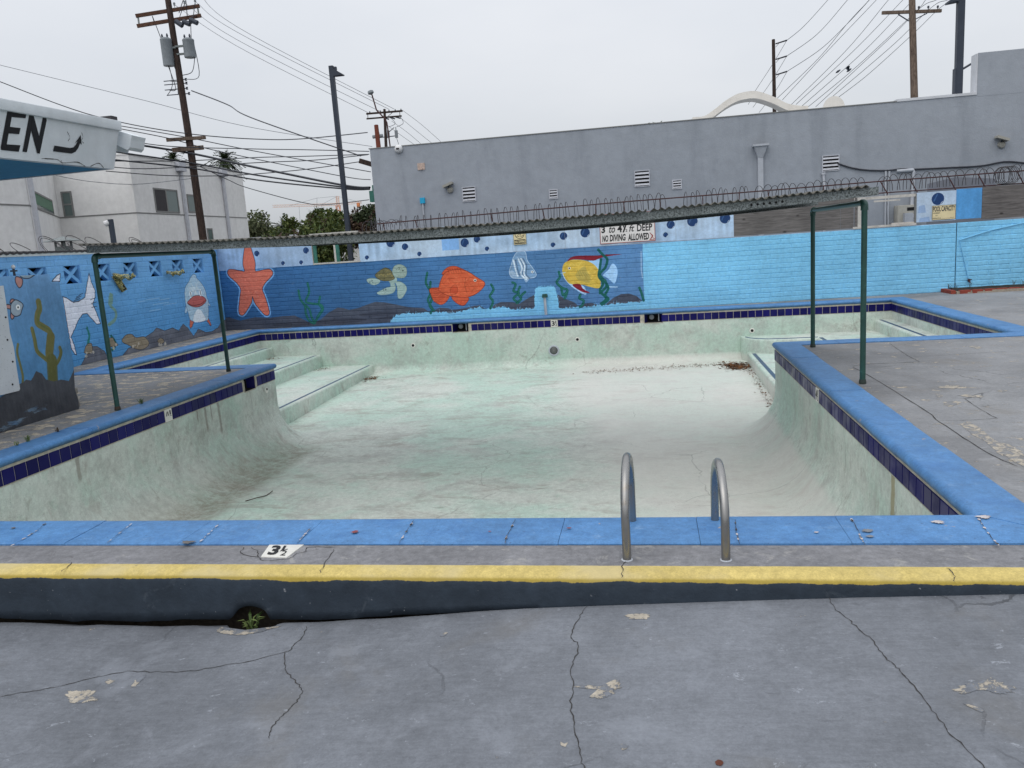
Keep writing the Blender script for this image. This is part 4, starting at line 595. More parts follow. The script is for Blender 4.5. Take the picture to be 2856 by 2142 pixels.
# ------------------------------------------------------------------ the setting: ground, apron, deck
PX0, PX1, PX2, PX3 = -9.30, -6.05, 1.81, 5.08       # pool: alcove, main, main, alcove
PY0, PY1, PY2 = 4.656, 12.05, 18.0
CO = 0.31
def gnd(x): return float(np.interp(x, [-9, -4, -2.8, -1.85, -.63, .115, .98, 1.71, 3.2, 5, 9], [-.30, -.30, -.312, -.268, -.175, -.138, -.098, -.074, -.012, .03, .08])) - 0.004
HX, HY = -2.24, 3.86
gx = np.unique(np.concatenate([np.linspace(-14, 14, 85), np.linspace(-3.2, -1.2, 81)])); gy = np.unique(np.concatenate([np.linspace(-6, 3.2, 15), np.linspace(3.2, 4.2, 51)]))
mb = MB(); vs = []
for y in gy:
    for x in gx:
        z = gnd(x); d = math.hypot((x - HX) / 0.115, (y - HY + .01) / 0.085)
        lip = mnoise.noise(Vector((x * 9, y * 9, 1))) * .35
        if d < 1.35 + lip: z -= 0.10 * min(1, (1.35 + lip - d) * 2.2)
        if y > 3.85: z -= 0.10 * min(1, (y - 3.85) / .05) * (1 if x < -.7 else 0.25)
        elif x < -1.0 and y > 3.80: z -= (0.006 + 0.03 * max(0, mnoise.noise(Vector((x * 3.1, 0, 5))))) * (y - 3.80) / .05
        vs.append((x, y, z))
nx = len(gx); mb.add(vs, [(j * nx + i, j * nx + i + 1, (j + 1) * nx + i + 1, (j + 1) * nx + i) for j in range(len(gy) - 1) for i in range(nx - 1)])
apron = tag(obj('apron_pavement', mb, M['low'], smooth=True, fix=False), 'lower grey painted concrete apron in front of the raised pool edge', kind='structure')
mb = MB(); S = 900
# far ground: a ring outside the yard so that it never shows through the pool
for a, b in (((-S, -S), (S, -6)), ((-S, -6), (-14, 19.6)), ((14, -6), (S, 19.6)), ((-S, 19.6), (S, S))):
    mb.add([(a[0], a[1], -0.32), (b[0], a[1], -0.32), (b[0], b[1], -0.32), (a[0], b[1], -0.32)], [(0, 1, 2, 3)])
tag(obj('ground', mb, plain('far_asphalt', (0.06, 0.06, 0.06), 0.9, var=0.2, scale=0.5), fix=False), 'grey ground beyond the pool yard', kind='structure')

mb = MB()
xs = [-14, PX0 - .02, PX1 - .02, PX2 + .02, PX3 + .02, 14]; ys = [PY0 - .40, PY0, PY1 - .02, PY2 + .02, 19.9]
for i in range(5):
    for j in range(4):
        if (j == 0 and False) or (j in (1,) and i == 2) or (j == 2 and i in (1, 2, 3)): continue
        mb.add([(xs[i], ys[j], 0), (xs[i + 1], ys[j], 0), (xs[i + 1], ys[j + 1], 0), (xs[i], ys[j + 1], 0)], [(0, 1, 2, 3)])
deck = tag(obj('pool_deck', mb, M['deck'], fix=False), 'worn grey painted concrete deck around the empty pool', kind='structure')

# raised kerb along the front of the deck
kx = np.arange(-12, 9.001, 0.025)
prof = [(4.262, 0.0), (4.10, 0.0), (3.985, 0.0), (3.935, -.001), (3.90, -.006), (3.875, -.016), (3.858, -.032), (3.851, -.055)]
mb = MB(); vs = []; R = len(prof) + 5
for x in kx:
    n1 = mnoise.noise(Vector((x * 1.3, 0, 0))); n2 = mnoise.noise(Vector((x * 7, 3, 0)))
    gp = float(np.interp(x, [-2.05, -1.80, -1.2, -.6], [1, .45, .12, 0])); zb = gnd(x) + ((0.012 + 0.030 * max(0, n1 + .2) + 0.010 * n2) * gp - .004 * (1 - gp) + (.004 * n2 if gp > 0 else -.02))
    da = abs(x - HX) / 0.115
    if da < 1: zb = max(zb, gnd(x) + 0.015 + 0.085 * math.sqrt(1 - da * da) + .01 * n2)
    zb = min(zb, -0.060)
    for y, z in prof: vs.append((x, y + 0.006 * n1 + .002 * n2, z))
    for k in range(1, 5):
        z = -.055 + (zb + .055) * k / 4; vs.append((x, 3.851 + 0.006 * n1 + 0.004 * mnoise.noise(Vector((x * 6, z * 9, 2))) - .006 * k / 4, z))
    vs.append((x, 3.95, zb + .015))
mb.add(vs, [(i * R + k, (i + 1) * R + k, (i + 1) * R + k + 1, i * R + k + 1) for i in range(len(kx) - 1) for k in range(R - 1)])
kerb = tag(obj('kerb', mb, M['kerb'], smooth=True, fix=False), 'raised deck kerb with yellow painted nosing and dark face', kind='structure')
mb = MB(); mb.box((-12, 3.95, -0.50), (9, 4.24, -0.02)); obj('soil_behind', mb, M['soil'], kerb)

# ------------------------------------------------------------------ the empty pool
RIM = [(PX1, PY0), (PX2, PY0), (PX2, PY1), (PX3, PY1), (PX3, PY2), (PX0, PY2), (PX0, PY1), (PX1, PY1)]   # counter-clockwise
SKIM = {4: [(-4.30, 0.19), (0.11, 0.20)], 7: [(11.2, 0.17)]}     # edge index -> (centre, half width)
def D_(x, y): return 1.14 + 0.16 * float(np.interp(y, [4.6, 7, 12, 17.9], [0.3, 1.0, 0.9, 0.0]))
COVE = [0.5, 0.62, 0.10, 0.10, 0.16, 0.10, 0.10, 0.62]
def floor_z(x, y):
    D = D_(x, y); z = -D
    for i in range(8):
        (x0, y0), (x1, y1) = RIM[i], RIM[(i + 1) % 8]; dx, dy = x1 - x0, y1 - y0
        tt = min(1, max(0, ((x - x0) * dx + (y - y0) * dy) / (dx * dx + dy * dy))); d = math.hypot(x - x0 - tt * dx, y - y0 - tt * dy); R_ = COVE[i]
        if d < R_: z = max(z, -D + R_ - math.sqrt(max(0, R_ * R_ - (R_ - d) ** 2)))
    return z
def axis(bs, h):
    o = []
    for a, b in zip(bs[:-1], bs[1:]): o += list(np.linspace(a, b, max(2, int(round((b - a) / h)) + 1))[:-1])
    return o + [bs[-1]]
ax_ = axis([PX0, PX1, PX1 + .35, PX2 - .35, PX2, PX3], 0.075); ay_ = axis([PY0, PY0 + .3, PY1, PY2 - .15, PY2], 0.075)
ax_ = sorted(set(ax_ + [PX1 + .012, PX1 + .035, PX2 - .012, PX2 - .035])); ay_ = sorted(set(ay_ + [PY2 - .012, PY2 - .035]))
mb = MB(); idx = {}
def vid(i, j):
    if (i, j) not in idx: idx[(i, j)] = len(mb.v); x, y = ax_[i], ay_[j]; mb.v.append((x, y, floor_z(x, y) + .006 * mnoise.noise(Vector((x * 1.7, y * 1.7, 0)))))
    return idx[(i, j)]
for i in range(len(ax_) - 1):
    for j in range(len(ay_) - 1):
        xm, ym = (ax_[i] + ax_[i + 1]) / 2, (ay_[j] + ay_[j + 1]) / 2
        if (PX1 < xm < PX2) or ym > PY1: mb.f.append((vid(i, j), vid(i + 1, j), vid(i + 1, j + 1), vid(i, j + 1)))
pool = tag(obj('pool_basin', mb, M['plaster'], smooth=True, fix=False), 'empty T-shaped swimming pool with stained pale plaster and navy tile band', kind='structure')
def edge_frame(i):
    (x0, y0), (x1, y1) = RIM[i], RIM[(i + 1) % 8]; L = math.hypot(x1 - x0, y1 - y0); tx, ty = (x1 - x0) / L, (y1 - y0) / L
    return x0, y0, tx, ty, -ty, tx, L          # inward normal = left of the direction
TZ0, TZ1 = -0.245, -0.090
mw, mg = MB(), MB()
for i in range(8):
    x0, y0, tx, ty, nx_, ny_, L = edge_frame(i)
    holes = []
    for c_, hw in SKIM.get(i, []):
        s_ = (c_ - x0) * tx if abs(tx) > .5 else (c_ - y0) * ty
        holes.append((s_ - hw, s_ + hw))
    holes.sort()
    def strip(mb_, a, b, z0, z1, off): mb_.add([(x0 + tx * s_ + nx_ * off, y0 + ty * s_ + ny_ * off, z_) for s_, z_ in ((a, z0), (b, z0), (b, z1), (a, z1))], [(0, 1, 2, 3)])
    ss = [0] + [v for h_ in holes for v in h_] + [L]
    strip(mw, 0, L, -1.45, TZ0 - .012, 0)
    for a, b in zip(ss[0::2], ss[1::2]): strip(mw, a, b, TZ0 - .012, 0.0, 0); strip(mg, a, b, TZ0 - .008, 0.004, 0.0025)
obj('pool_wall', mw, M['plaster'], pool, fix=False); obj('grout_band', mg, M['grout'], pool, fix=False)
# tiles, one by one
tb = MB(); tb.box((-.0735, 0, -.0745), (.0735, .008, .0745)); tb.v = [(x * (0.94 if y > .004 else 1), y, z * (0.94 if y > .004 else 1)) for x, y, z in tb.v]
tile_me = tb.mesh('tile'); tile_me.materials.append(M['tile'])
MARK = {4: (-2.15, '3'), 1: (9.11, 'right'), 7: (8.97, 'left')}
far_tiles = MB(); nt_ = 0; mark_at = {}
for i in (1, 3, 4, 5, 7, 2, 6, 0):
    x0, y0, tx, ty, nx_, ny_, L = edge_frame(i)
    pitch = L / round(L / 0.1545); rot = math.atan2(-nx_, ny_)
    for k in range(int(round(L / pitch))):
        s_ = (k + .5) * pitch; p = (x0 + tx * s_ + nx_ * .002, y0 + ty * s_ + ny_ * .002, (TZ0 + TZ1) / 2)
        key = p[0] if abs(tx) > .5 else p[1]
        if any(abs(key - c_) < hw + .02 for c_, hw in SKIM.get(i, [])): continue
        if i in MARK and abs(key - MARK[i][0]) < pitch * .55 and i not in mark_at: mark_at[i] = (p, rot); continue
        if i in (2, 6, 0):                        # faces turned away from the photograph: joined
            m_ = Matrix.Rotation(rot, 3, 'Z'); far_tiles.add([m_ @ Vector(v) + Vector(p) for v in tb.v], tb.f); continue
        inst('tile', tile_me, pool, p, rot); nt_ += 1
tag(obj('tile_rest', far_tiles, M['tile'], pool), kind='stuff')
for i, (p, rot) in mark_at.items():
    m_ = Matrix.Rotation(rot, 3, 'Z'); b_ = MB(); b_.box((-.076, 0, -.077), (.076, .009, .077), m_, p)
    w_ = obj('depth_marker_tile', b_, M['tile_white'], pool); w_['label'] = 'white tile with black depth number'
    fm_ = lambda u, v, l, m_=m_, p=p: m_ @ Vector((-u, .0095 + l, v)) + Vector(p)
    if MARK[i][1] == '3':
        text('3', (-.062, -.052, .012, .055), fm_, M['black'], w_, bold=.03); text('1', (.026, .004, .048, .058), fm_, M['black'], w_, bold=.01); text('2', (.020, -.056, .062, -.002), fm_, M['black'], w_, bold=.01)
    elif MARK[i][1] == 'right':
        text('4', (-.062, -.055, .008, .06), fm_, M['black'], w_, bold=.03); text('1', (.026, .004, .046, .062), fm_, M['black'], w_, bold=.01); text('2', (.020, -.060, .060, -.004), fm_, M['black'], w_, bold=.01)
    else:   # the lower half of this marker has worn away
        b2 = MB(); b2.sheet([(-.055, -.005), (-.035, -.005), (-.020, .05), (-.034, .05)], lambda u, v: fm_(u, v, .001)); b2.sheet([(-.020, .05), (-.006, .05), (.004, -.005), (-.012, -.005)], lambda u, v: fm_(u, v, .001))
        obj('lettering', b2, M['black'], w_, fix=False); text('1', (.024, .0, .050, .06), fm_, M['black'], w_, bold=.01)
        b2 = MB(); b2.sheet([(.018, -.016), (.062, -.016), (.062, -.010), (.018, -.010)], lambda u, v: fm_(u, v, .001)); obj('lettering', b2, M['black'], w_, fix=False)
# skimmer mouths: flared dark boxes behind the wall
for i, lst in SKIM.items():
    x0, y0, tx, ty, nx_, ny_, L = edge_frame(i)
    for c_, hw in lst:
        ctr = Vector((c_, y0, 0)) if abs(tx) > .5 else Vector((x0, c_, 0)); T_, N_ = Vector((tx, ty, 0)), Vector((nx_, ny_, 0))
        q = lambda a, d, z: ctr + T_ * a + N_ * d + Vector((0, 0, z))
        sk = thing('skimmer', None, None, tuple(ctr))
        sk.parent = pool; sk.location = ctr - wloc(pool)
        b_ = MB(); iw = hw * .62
        b_.add([q(-hw, 0, -.257), q(hw, 0, -.257), q(iw, -.22, -.235), q(-iw, -.22, -.235)], [(0, 1, 2, 3)])
        b_.add([q(-hw, 0, -.02), q(hw, 0, -.02), q(iw, -.22, -.03), q(-iw, -.22, -.03)], [(0, 1, 2, 3)])
        b_.add([q(-iw, -.22, -.235), q(iw, -.22, -.235), q(iw, -.22, -.02), q(-iw, -.22, -.02)], [(0, 1, 2, 3)])
        obj('throat', b_, M['dark'], sk, fix=False)
        for s_ in (-1, 1):
            b_ = MB(); b_.add([q(s_ * hw, 0, -.257), q(s_ * hw, 0, -.02), q(s_ * iw, -.22, -.03), q(s_ * iw, -.22, -.235)], [(0, 1, 2, 3)]); obj('side_tile', b_, M['tile'], sk, fix=False)
        b_ = MB(); b_.bar(q(-hw - .006, .004, -.262), q(hw + .006, .004, -.262), .014, .012)
        for s_ in (-1, 1): b_.bar(q(s_ * (hw + .004), .004, -.262), q(s_ * (hw + .004), .004, -.085), .010, .010)
        obj('rim', b_, M['grout'], sk)
        b_ = MB(); b_.bar(q(-iw * .95, -.12, -.06), q(-iw * .95, -.12, -.24), .022, .02); b_.lathe([(.055, 0), (.055, .02), (.04, .03), (.0, .03)], q(iw * .3, -.2, -.15), N_, 14); obj('weir_ring', b_, M['pipe_grey'] if i == 4 else M['dark'], sk)
# inlet ports, underwater light
for p in ((-1.603, 18, -.557), (-5.474, 18, -.523), (2.224, 18, -.534)):
    b_ = MB(); b_.lathe([(.055, 0), (.052, .006), (.034, .008), (.030, .003), (.0, .003)], p, (0, -1, 0), 18); o_ = obj('inlet_ring', b_, M['tile_white'], pool)
    b_ = MB(); b_.lathe([(.033, .0), (.030, .0095), (.0, .0095)], p, (0, -1, 0), 14); obj('inlet_hole', b_, M['dark'], o_)
b_ = MB(); b_.lathe([(.125, 0), (.125, .014), (.115, .026), (.095, .026), (.088, .008), (0, .006)], (-2.155, 18, -.787), (0, -1, 0), 28); pl_ = obj('pool_light', b_, M['pipe_grey'], pool, auto=35)
b_ = MB(); b_.lathe([(.088, .010), (.075, .022), (.045, .030), (0, .032)], (-2.155, 18, -.787), (0, -1, 0), 24); obj('lens', b_, NT('dull_lens', 0.25, 0, 0.5).done((.10, .105, .10, 1)), pl_, smooth=True)
b_ = MB(); b_.lathe([(.05, 0), (.048, .006), (.02, .008), (0, .008)], (PX1, 11.72, -.36), (1, 0, 0), 16); obj('inlet_ring', b_, M['tile_white'], pool)
b_ = MB(); b_.lathe([(.022, .0), (.02, .012), (0, .012)], (PX1, 11.72, -.345), (1, 0, 0), 12); obj('inlet_hole', b_, M['dark'], pool)
# broad steps in both alcoves, with their nosing stripes
def step_box(a, b, z, stripe):
    b_ = MB(); b_.box((a[0], a[1], -1.4), (b[0], b[1], z)); o_ = bevel(obj('pool_step', b_, M['plaster'], pool), .05, 4)
    if stripe:
        s_ = MB()
        for (p, q_, w) in stripe: s_.bar((*p, z + .001), (*q_, z + .001), w, .006)
        obj('nosing_stripe', s_, M['stripe_tile'], o_)
step_box((PX0 - .1, PY1 - .05), (-9.00, PY2 + .05), -.415, [((-9.09, 12.2), (-9.09, PY2 - .12), .05)])
step_box((PX0 - .2, PY1 - .08), (-7.78, PY2 + .06), -.648, [((-7.87, 12.2), (-7.87, PY2 - .12), .05)])
step_box((PX0 - .3, PY1 - .11), (-6.47, PY2 + .07), -.938, [((-6.56, 12.2), (-6.56, PY2 - .12), .05)])
step_box((4.74, PY1 - .05), (PX3 + .1, PY2 + .05), -.415, [((4.84, 12.2), (4.84, PY2 - .1), .06)])
step_box((3.40, PY1 - .08), (PX3 + .2, PY2 + .06), -.648, [((3.50, 12.2), (3.50, 17.25), .07)])
step_box((2.06, PY1 - .11), (PX3 + .3, PY2 + .07), -.938, [((2.17, 12.2), (2.17, 17.30), .075)])
# rounded bench in the far right corner
arc = [(1.98, PY2 + .05), (1.98, 17.86), (2.02, 17.72), (2.10, 17.55), (2.24, 17.38), (2.46, 17.24), (2.75, 17.20), (3.6, 17.20), (3.6, PY2 + .05)]
b_ = MB(); b_.prism(arc, lambda u, v: (u, v, -1.4), lambda u, v: (u, v, -.646)); o_ = bevel(obj('pool_bench', b_, M['plaster'], pool), .035, 3)
b_ = MB(); b_.tube([(x, y, -.648) for x, y in ((2.06, 17.80), (2.14, 17.60), (2.27, 17.44), (2.48, 17.31), (2.78, 17.28), (3.45, 17.28))], .016, 6); obj('nosing_stripe', b_, M['stripe_tile'], o_)

# coping stones with a rolled nose, one by one
def cprof(w, z=0.016):
    return [(w, -.02), (w, .010), (w - .01, z), (.05, z), (.02, z + .004), (-.005, z + .002), (-.026, z - .010), (-.036, z - .030), (-.034, z - .052), (-.022, z - .072), (.004, z - .082), (.03, z - .082)]
def coping_run(p, q, n, w, e0, e1):
    """stones from p to q along the inner edge; n = outward direction; e0/e1 = mitre slope at the ends"""
    p, q, n = Vector((*p, 0)), Vector((*q, 0)), Vector((*n, 0)); L = (q - p).length; d = (q - p) / L; k = max(1, round(L / 0.76)); P_ = cprof(w)
    for i in range(k):
        a, b = L * i / k, L * (i + 1) / k; g = .0012; jz = rnd.uniform(-.003, .003); jy = rnd.uniform(-.003, .003)
        b_ = MB(); R_ = len(P_); vs = []
        for s_, e_ in ((a + g, e0 if i == 0 else 0), (b - g, -e1 if i == k - 1 else 0)):
            for u, z in P_: vs.append(p + d * (s_ + u * -e_) + n * (u + jy) + Vector((0, 0, z + jz)))
        b_.add(vs, [tuple(range(R_)), tuple(range(2 * R_ - 1, R_ - 1, -1))] + [(m_, m_ + R_, (m_ + 1) % R_ + R_, (m_ + 1) % R_) for m_ in range(R_)])
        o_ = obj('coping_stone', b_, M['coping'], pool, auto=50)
coping_run((PX1, PY0), (PX2, PY0), (0, -1), .40, 1, 1)
coping_run((PX2, PY0), (PX2, PY1), (1, 0), CO, 1, -1)
coping_run((PX2, PY1), (PX3, PY1), (0, -1), CO, -1, 1)
coping_run((PX3, PY1), (PX3, PY2), (1, 0), CO, 1, 1)
coping_run((PX3, PY2), (PX0, PY2), (0, 1), .26, 1, 1)
coping_run((PX0, PY2), (PX0, PY1), (-1, 0), CO, 1, 1)
coping_run((PX0, PY1), (PX1, PY1), (0, -1), CO, 1, -1)
coping_run((PX1, PY1), (PX1, PY0), (-1, 0), CO, -1, 1)

# cracks and joints: thin dirt-filled lines; worn patches: bare cement showing
def ribbon(pts, w, lift, jit=0.006):
    pts = spline([(p[0], p[1]) for p in pts], 5); b_ = MB(); vs = []; n = len(pts)
    for i, p in enumerate(pts):
        a, c = Vector(pts[max(i - 1, 0)]), Vector(pts[min(i + 1, n - 1)]); d = (c - a); d = d.normalized() if d.length > 0 else Vector((1, 0)); nn = Vector((-d.y, d.x))
        o_ = nn * rnd.uniform(-jit, jit); ww = w * rnd.uniform(.35, 1.0) * (0.3 if i in (0, n - 1) else 1)
        for s_ in (-1, 1):
            q = Vector(p) + o_ + nn * ww * s_ / 2; vs.append((q.x, q.y, lift(q.x)))
    b_.add(vs, [(2 * i, 2 * i + 1, 2 * i + 3, 2 * i + 2) for i in range(n - 1)]); return b_
for q in K['cracks_low']: obj('crack', ribbon(q, .0055, lambda x: gnd(x) + .0025), M['crackline'], apron, fix=False)
for q in K['cracks_deck']: obj('crack', ribbon(q, .0065, lambda x: .0025), M['crackline'], kerb, fix=False)
for k_, q in enumerate(K['joints_deck']): obj('joint', ribbon(q, .012 if k_ < 2 else .007, lambda x: .003, .004), M['joint'], deck, fix=False)
def patch(pts, lift, rag=1.0):
    pts = spline([(p[0], p[1]) for p in pts], 14, True); b_ = MB(); n = len(pts)
    cx = sum(p[0] for p in pts) / n; cy = sum(p[1] for p in pts) / n; sz = max(max(abs(p[0] - cx), abs(p[1] - cy)) for p in pts); vs = []
    for p in pts:
        k = 1 + rag * (.28 * mnoise.noise(Vector((p[0] * 1.6 / sz, p[1] * 2.2 / sz, 0))) + .22 * mnoise.noise(Vector((p[0] * 6 / sz, p[1] * 7 / sz, 3))) + .10 * rnd.uniform(-1, 1)); vs.append((cx + (p[0] - cx) * k, cy + (p[1] - cy) * k, lift(p[0])))
    b_.add(vs + [(cx, cy, lift(cx))], [(i, (i + 1) % n, n) for i in range(n)]); return b_
for q in K['patch_low']: obj('bare_patch', patch(q, lambda x: gnd(x) + .0018), M['bare'], apron, fix=False)
for q in K['patch_deck']: obj('bare_patch', patch(q, lambda x: .0018), M['bare_deck'], deck, fix=False)
rs = K['rust']; obj('rust_stain', patch([(rs[0] + .014 * math.cos(a), rs[1] + .016 * math.sin(a)) for a in (0, 1, 2, 3, 4, 5)], lambda x: gnd(x) + .003, .4), M['rust_spot'], apron, fix=False)
b_ = MB(); dq = K['decktile']; b_.prism([(p[0], p[1]) for p in dq], lambda u, v: (u, v, -.01), lambda u, v: (u, v, .005)); dt = obj('depth_marker_tile', b_, M['tile_white'], kerb); dt['label'] = 'white tile reading 3 and a half set in the kerb'
A0, B0, D0 = Vector((*dq[3][:2], 0)), Vector((*dq[2][:2], 0)), Vector((*dq[0][:2], 0))
fdt = lambda u, v, l: A0 + (B0 - A0) * u + (D0 - A0) * v + Vector((0, 0, .0055 + l))
text('3', (.17, .14, .55, .88), fdt, M['black'], dt, bold=.04); text('1', (.62, .50, .72, .88), fdt, M['black'], dt, bold=.01); text('2', (.70, .12, .90, .50), fdt, M['black'], dt, bold=.01)
b_ = MB(); b_.sheet([(.58, .46), (.60, .42), (.86, .60), (.84, .64)], lambda u, v: fdt(u, v, .001)); obj('lettering', b_, M['black'], dt, fix=False)

CC = {'r': plain('old_red_paint', A(150, 84, 84, GH), .9, var=.3, scale=30), 'g': plain('grey_primer', A(138, 142, 148, GH), .9, var=.2, scale=30), 'w': plain('pale_scuff', A(206, 200, 200, GH), .9, var=.2, scale=30), 'd': plain('brown_scuff', A(120, 116, 112, GH), .9, var=.3, scale=30)}
for (x, y), r, k in K['chips']: obj('paint_chip', patch([(x + r * math.cos(a) * 1.1, y + r * .8 * math.sin(a)) for a in (0, 1, 2, 3, 4, 5)], lambda x: .0235, 1.6), CC[k], pool, fix=False)
for q in K['cjoints']:
    obj('joint_line', ribbon(q, .004, lambda x: .0222, .004), M['joint'], pool, fix=False)
    for _ in range(7):
        a = rnd.random() * (len(q) - 1); i = int(a); f_ = a - i; x, y = q[i][0] * (1 - f_) + q[i + 1][0] * f_, q[i][1] * (1 - f_) + q[i + 1][1] * f_; r = rnd.uniform(.004, .011)
        obj('paint_chip', patch([(x + r * math.cos(a_) * .7, y + r * 1.6 * math.sin(a_)) for a_ in (0, 1, 2, 3, 4, 5)], lambda x: .0226, 1.4), CC[rnd.choice('wwd')], pool, fix=False)
obj('bare_patch', patch([(HX - .17, HY - .06), (HX - .12, HY - .13), (HX, HY - .16), (HX + .12, HY - .13), (HX + .2, HY - .07), (HX + .13, HY - .095), (HX, HY - .115), (HX - .11, HY - .095)], lambda x: gnd(x) + .003, .5), M['bare'], apron, fix=False)

# ------------------------------------------------------------------ the seabed mural on the far wall
FW0, FW1, FW2, FW3 = (-10.5, 18.50), (-2.5, 18.32), (6.70, 19.12), (9.9, 19.40)
def wy(x):
    return float(np.interp(x, [FW0[0], FW1[0], FW2[0], FW3[0]], [FW0[1], FW1[1], FW2[1], FW3[1]]))
def wall_rot(x):
    a, b = (FW0, FW1) if x < FW1[0] else ((FW1, FW2) if x < FW2[0] else (FW2, FW3)); return math.atan2(b[1] - a[1], b[0] - a[0])
cv = Canvas(-10.6, -0.05, 10.0, 2.25, 0.005)
n1 = cv.noise((1.4, .8), 1)[..., None]; n2 = cv.noise((.25, .12), 2)[..., None]; n3 = cv.noise((.06, .5), 5)[..., None]
fx = np.clip((cv.U + 10.5) / 10.4, 0, 1)[None, :, None]
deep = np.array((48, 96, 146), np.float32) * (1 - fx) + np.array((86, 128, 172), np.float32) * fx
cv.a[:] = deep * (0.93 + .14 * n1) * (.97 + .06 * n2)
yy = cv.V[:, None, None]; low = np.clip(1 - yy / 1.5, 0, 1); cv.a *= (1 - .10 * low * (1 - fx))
ROCK, LIGHT, NAVY = (70, 76, 90), (124, 188, 222), (30, 58, 102)
rk = [tuple(p) for p in K['rocks']]; rk = [(-10.6, rk[0][1])] + rk + [(-0.06, 0.1), (-0.06, -.05), (-10.6, -.05)]
cv.fill(rk, ROCK)
cv.a += ((n2 - .5) * 14 + (n3 - .5) * 8) * (np.abs(cv.a - np.array(ROCK)).sum(2, keepdims=True) < 3)
for q in ((-6.4, .22, .5, .05), (-5.6, .12, .8, .05), (-7.4, .10, .7, .06), (-8.6, .08, .6, .05)): cv.fill([(q[0] + q[2] * math.cos(t_ / 3), q[1] + q[3] * math.sin(t_ / 3)) for t_ in range(19)], (52, 56, 68), .6)
# later repainting in pale blue: a ragged lower edge and everything to the right
rp = [tuple(p) for p in K['repaint']]; rag = []
for a, b in zip(rp[:-1], rp[1:]):
    k = max(2, int(math.hypot(b[0] - a[0], b[1] - a[1]) / .03))
    for j in range(k): rag.append((a[0] + (b[0] - a[0]) * j / k + rnd.uniform(-.012, .012), a[1] + (b[1] - a[1]) * j / k + rnd.uniform(-.020, .026)))
cv.fill(rag + [(-.07, .20), (-.07, -.05), (rag[0][0] - .3, -.05)], LIGHT)
for _ in range(60):
    p = rnd.choice(rag); cv.stroke([p, (p[0] + rnd.uniform(-.05, .05), p[1] + rnd.uniform(.01, .07))], .008, LIGHT, .8)
cv.fill([(-.075, -.05), (-.08, .8), (-.06, 2.3), (10, 2.3), (10, -.05)], LIGHT)
cv.stroke([(-.11, 1.31), (-.12, .9), (-.10, .72)], .018, (190, 210, 226), .7)
lm = (cv.U > -.07)[None, :, None]; cv.a = np.where(lm, cv.a * (.96 + .07 * n1) * (.985 + .03 * n2), cv.a)
for q in K['weed_far']:
    q = [tuple(p) for p in q]; cv.stroke(q, .055, (24, 92, 86), sm=5); cv.stroke([(x + .006, z) for x, z in q], .010, (70, 132, 110), .7, sm=5)
# a plain five-armed starfish, left unadorned
tips = [K[k] for k in ('star_top', 'star_r', 'star_br', 'star_bl', 'star_l')]; cx, cz = K['star_c'][0], K['star_c'][1] - .02
st = []; C0 = np.array(((K['star_hl'][0] + K['star_hr'][0]) / 2, 1.14)); cx, cz = C0
tips = [C0 + np.array((.62 * math.sin(a), (.93 if k == 0 else .98) * math.cos(a))) for k, a in enumerate(np.radians((3, 75, 146, 218, 289)))]
for i in range(5):
    a, b = np.array(tips[i]), np.array(tips[(i + 1) % 5]); da = (a - C0); pa_ = np.array((-da[1], da[0])) / np.linalg.norm(da)
    st += [tuple(C0 + da * .52 + pa_ * .165), tuple(C0 + da * .82 + pa_ * .11), tuple(C0 + da * .98 + pa_ * .05), tuple(C0 + da * .98 - pa_ * .05), tuple(C0 + da * .82 - pa_ * .11), tuple(C0 + da * .52 - pa_ * .165)]
    m_ = (a + b) / 2 - C0; st.append(tuple(C0 + m_ / np.linalg.norm(m_) * .33))
star = spline(st, 5, True)
cv.stroke(star + [star[0]], .085, (112, 160, 208)); cv.fill(star, (198, 108, 90), line=(60, 34, 36), lw=.014)
cv.daub(star, [(176, 88, 72), (214, 128, 108), (186, 96, 80)], 150, .09, .4, 2, 0)
for i in range(5):
    a = np.array(tips[i])
    for t_ in (.25, .42, .58, .72): cv.disc(*(np.array((cx, cz)) * (1 - t_) + a * t_), .016 * (1.1 - t_), (222, 146, 122), .7)
# a small sea turtle, side on
tu = K['turtle']
for k in ('f1', 'f2', 'f3'): cv.fill(tu[k], (150, 172, 168), sm=4, line=(96, 118, 120), lw=.007)
for k in ('f2', 'f3'):
    pc = np.mean(np.array(tu[k]), 0)
    for j in range(9): cv.disc(pc[0] - .04 + rnd.uniform(-.07, .05), pc[1] + rnd.uniform(-.03, .03), .011, (66, 82, 88), .8)
cv.fill(tu['neck'], (146, 168, 164), sm=3); cv.fill(tu['head'], (142, 160, 152), sm=4, line=(84, 100, 98), lw=.007)
for j in range(10): cv.disc(tu['eye'][0] - .09 + rnd.uniform(-.07, .07), tu['eye'][1] + .05 + rnd.uniform(-.05, .05), .010, (82, 92, 86), .7)
cv.fill(tu['shell'], (104, 100, 72), sm=4, line=(70, 66, 50), lw=.012)
sx_, sz_ = np.mean(np.array(tu['shell']), 0)
for j in range(7): cv.fill([(sx_ - .17 + .055 * j + .025 * math.cos(t_), sz_ + .03 * math.sin(j * 1.7) + .022 * math.sin(t_)) for t_ in (0, 1, 2, 3, 4, 5)], (152, 136, 84), .6)
for k_, cs_ in (('f1', [(120, 142, 140), (176, 196, 190)]), ('f2', [(116, 136, 136), (172, 192, 188)]), ('head', [(112, 128, 120), (172, 188, 178)]), ('shell', [(78, 76, 52), (140, 128, 82)])): cv.daub(tu[k_], cs_, 34, .05, .45, 5)
cv.disc(*tu['eye'], .016, (28, 30, 32))
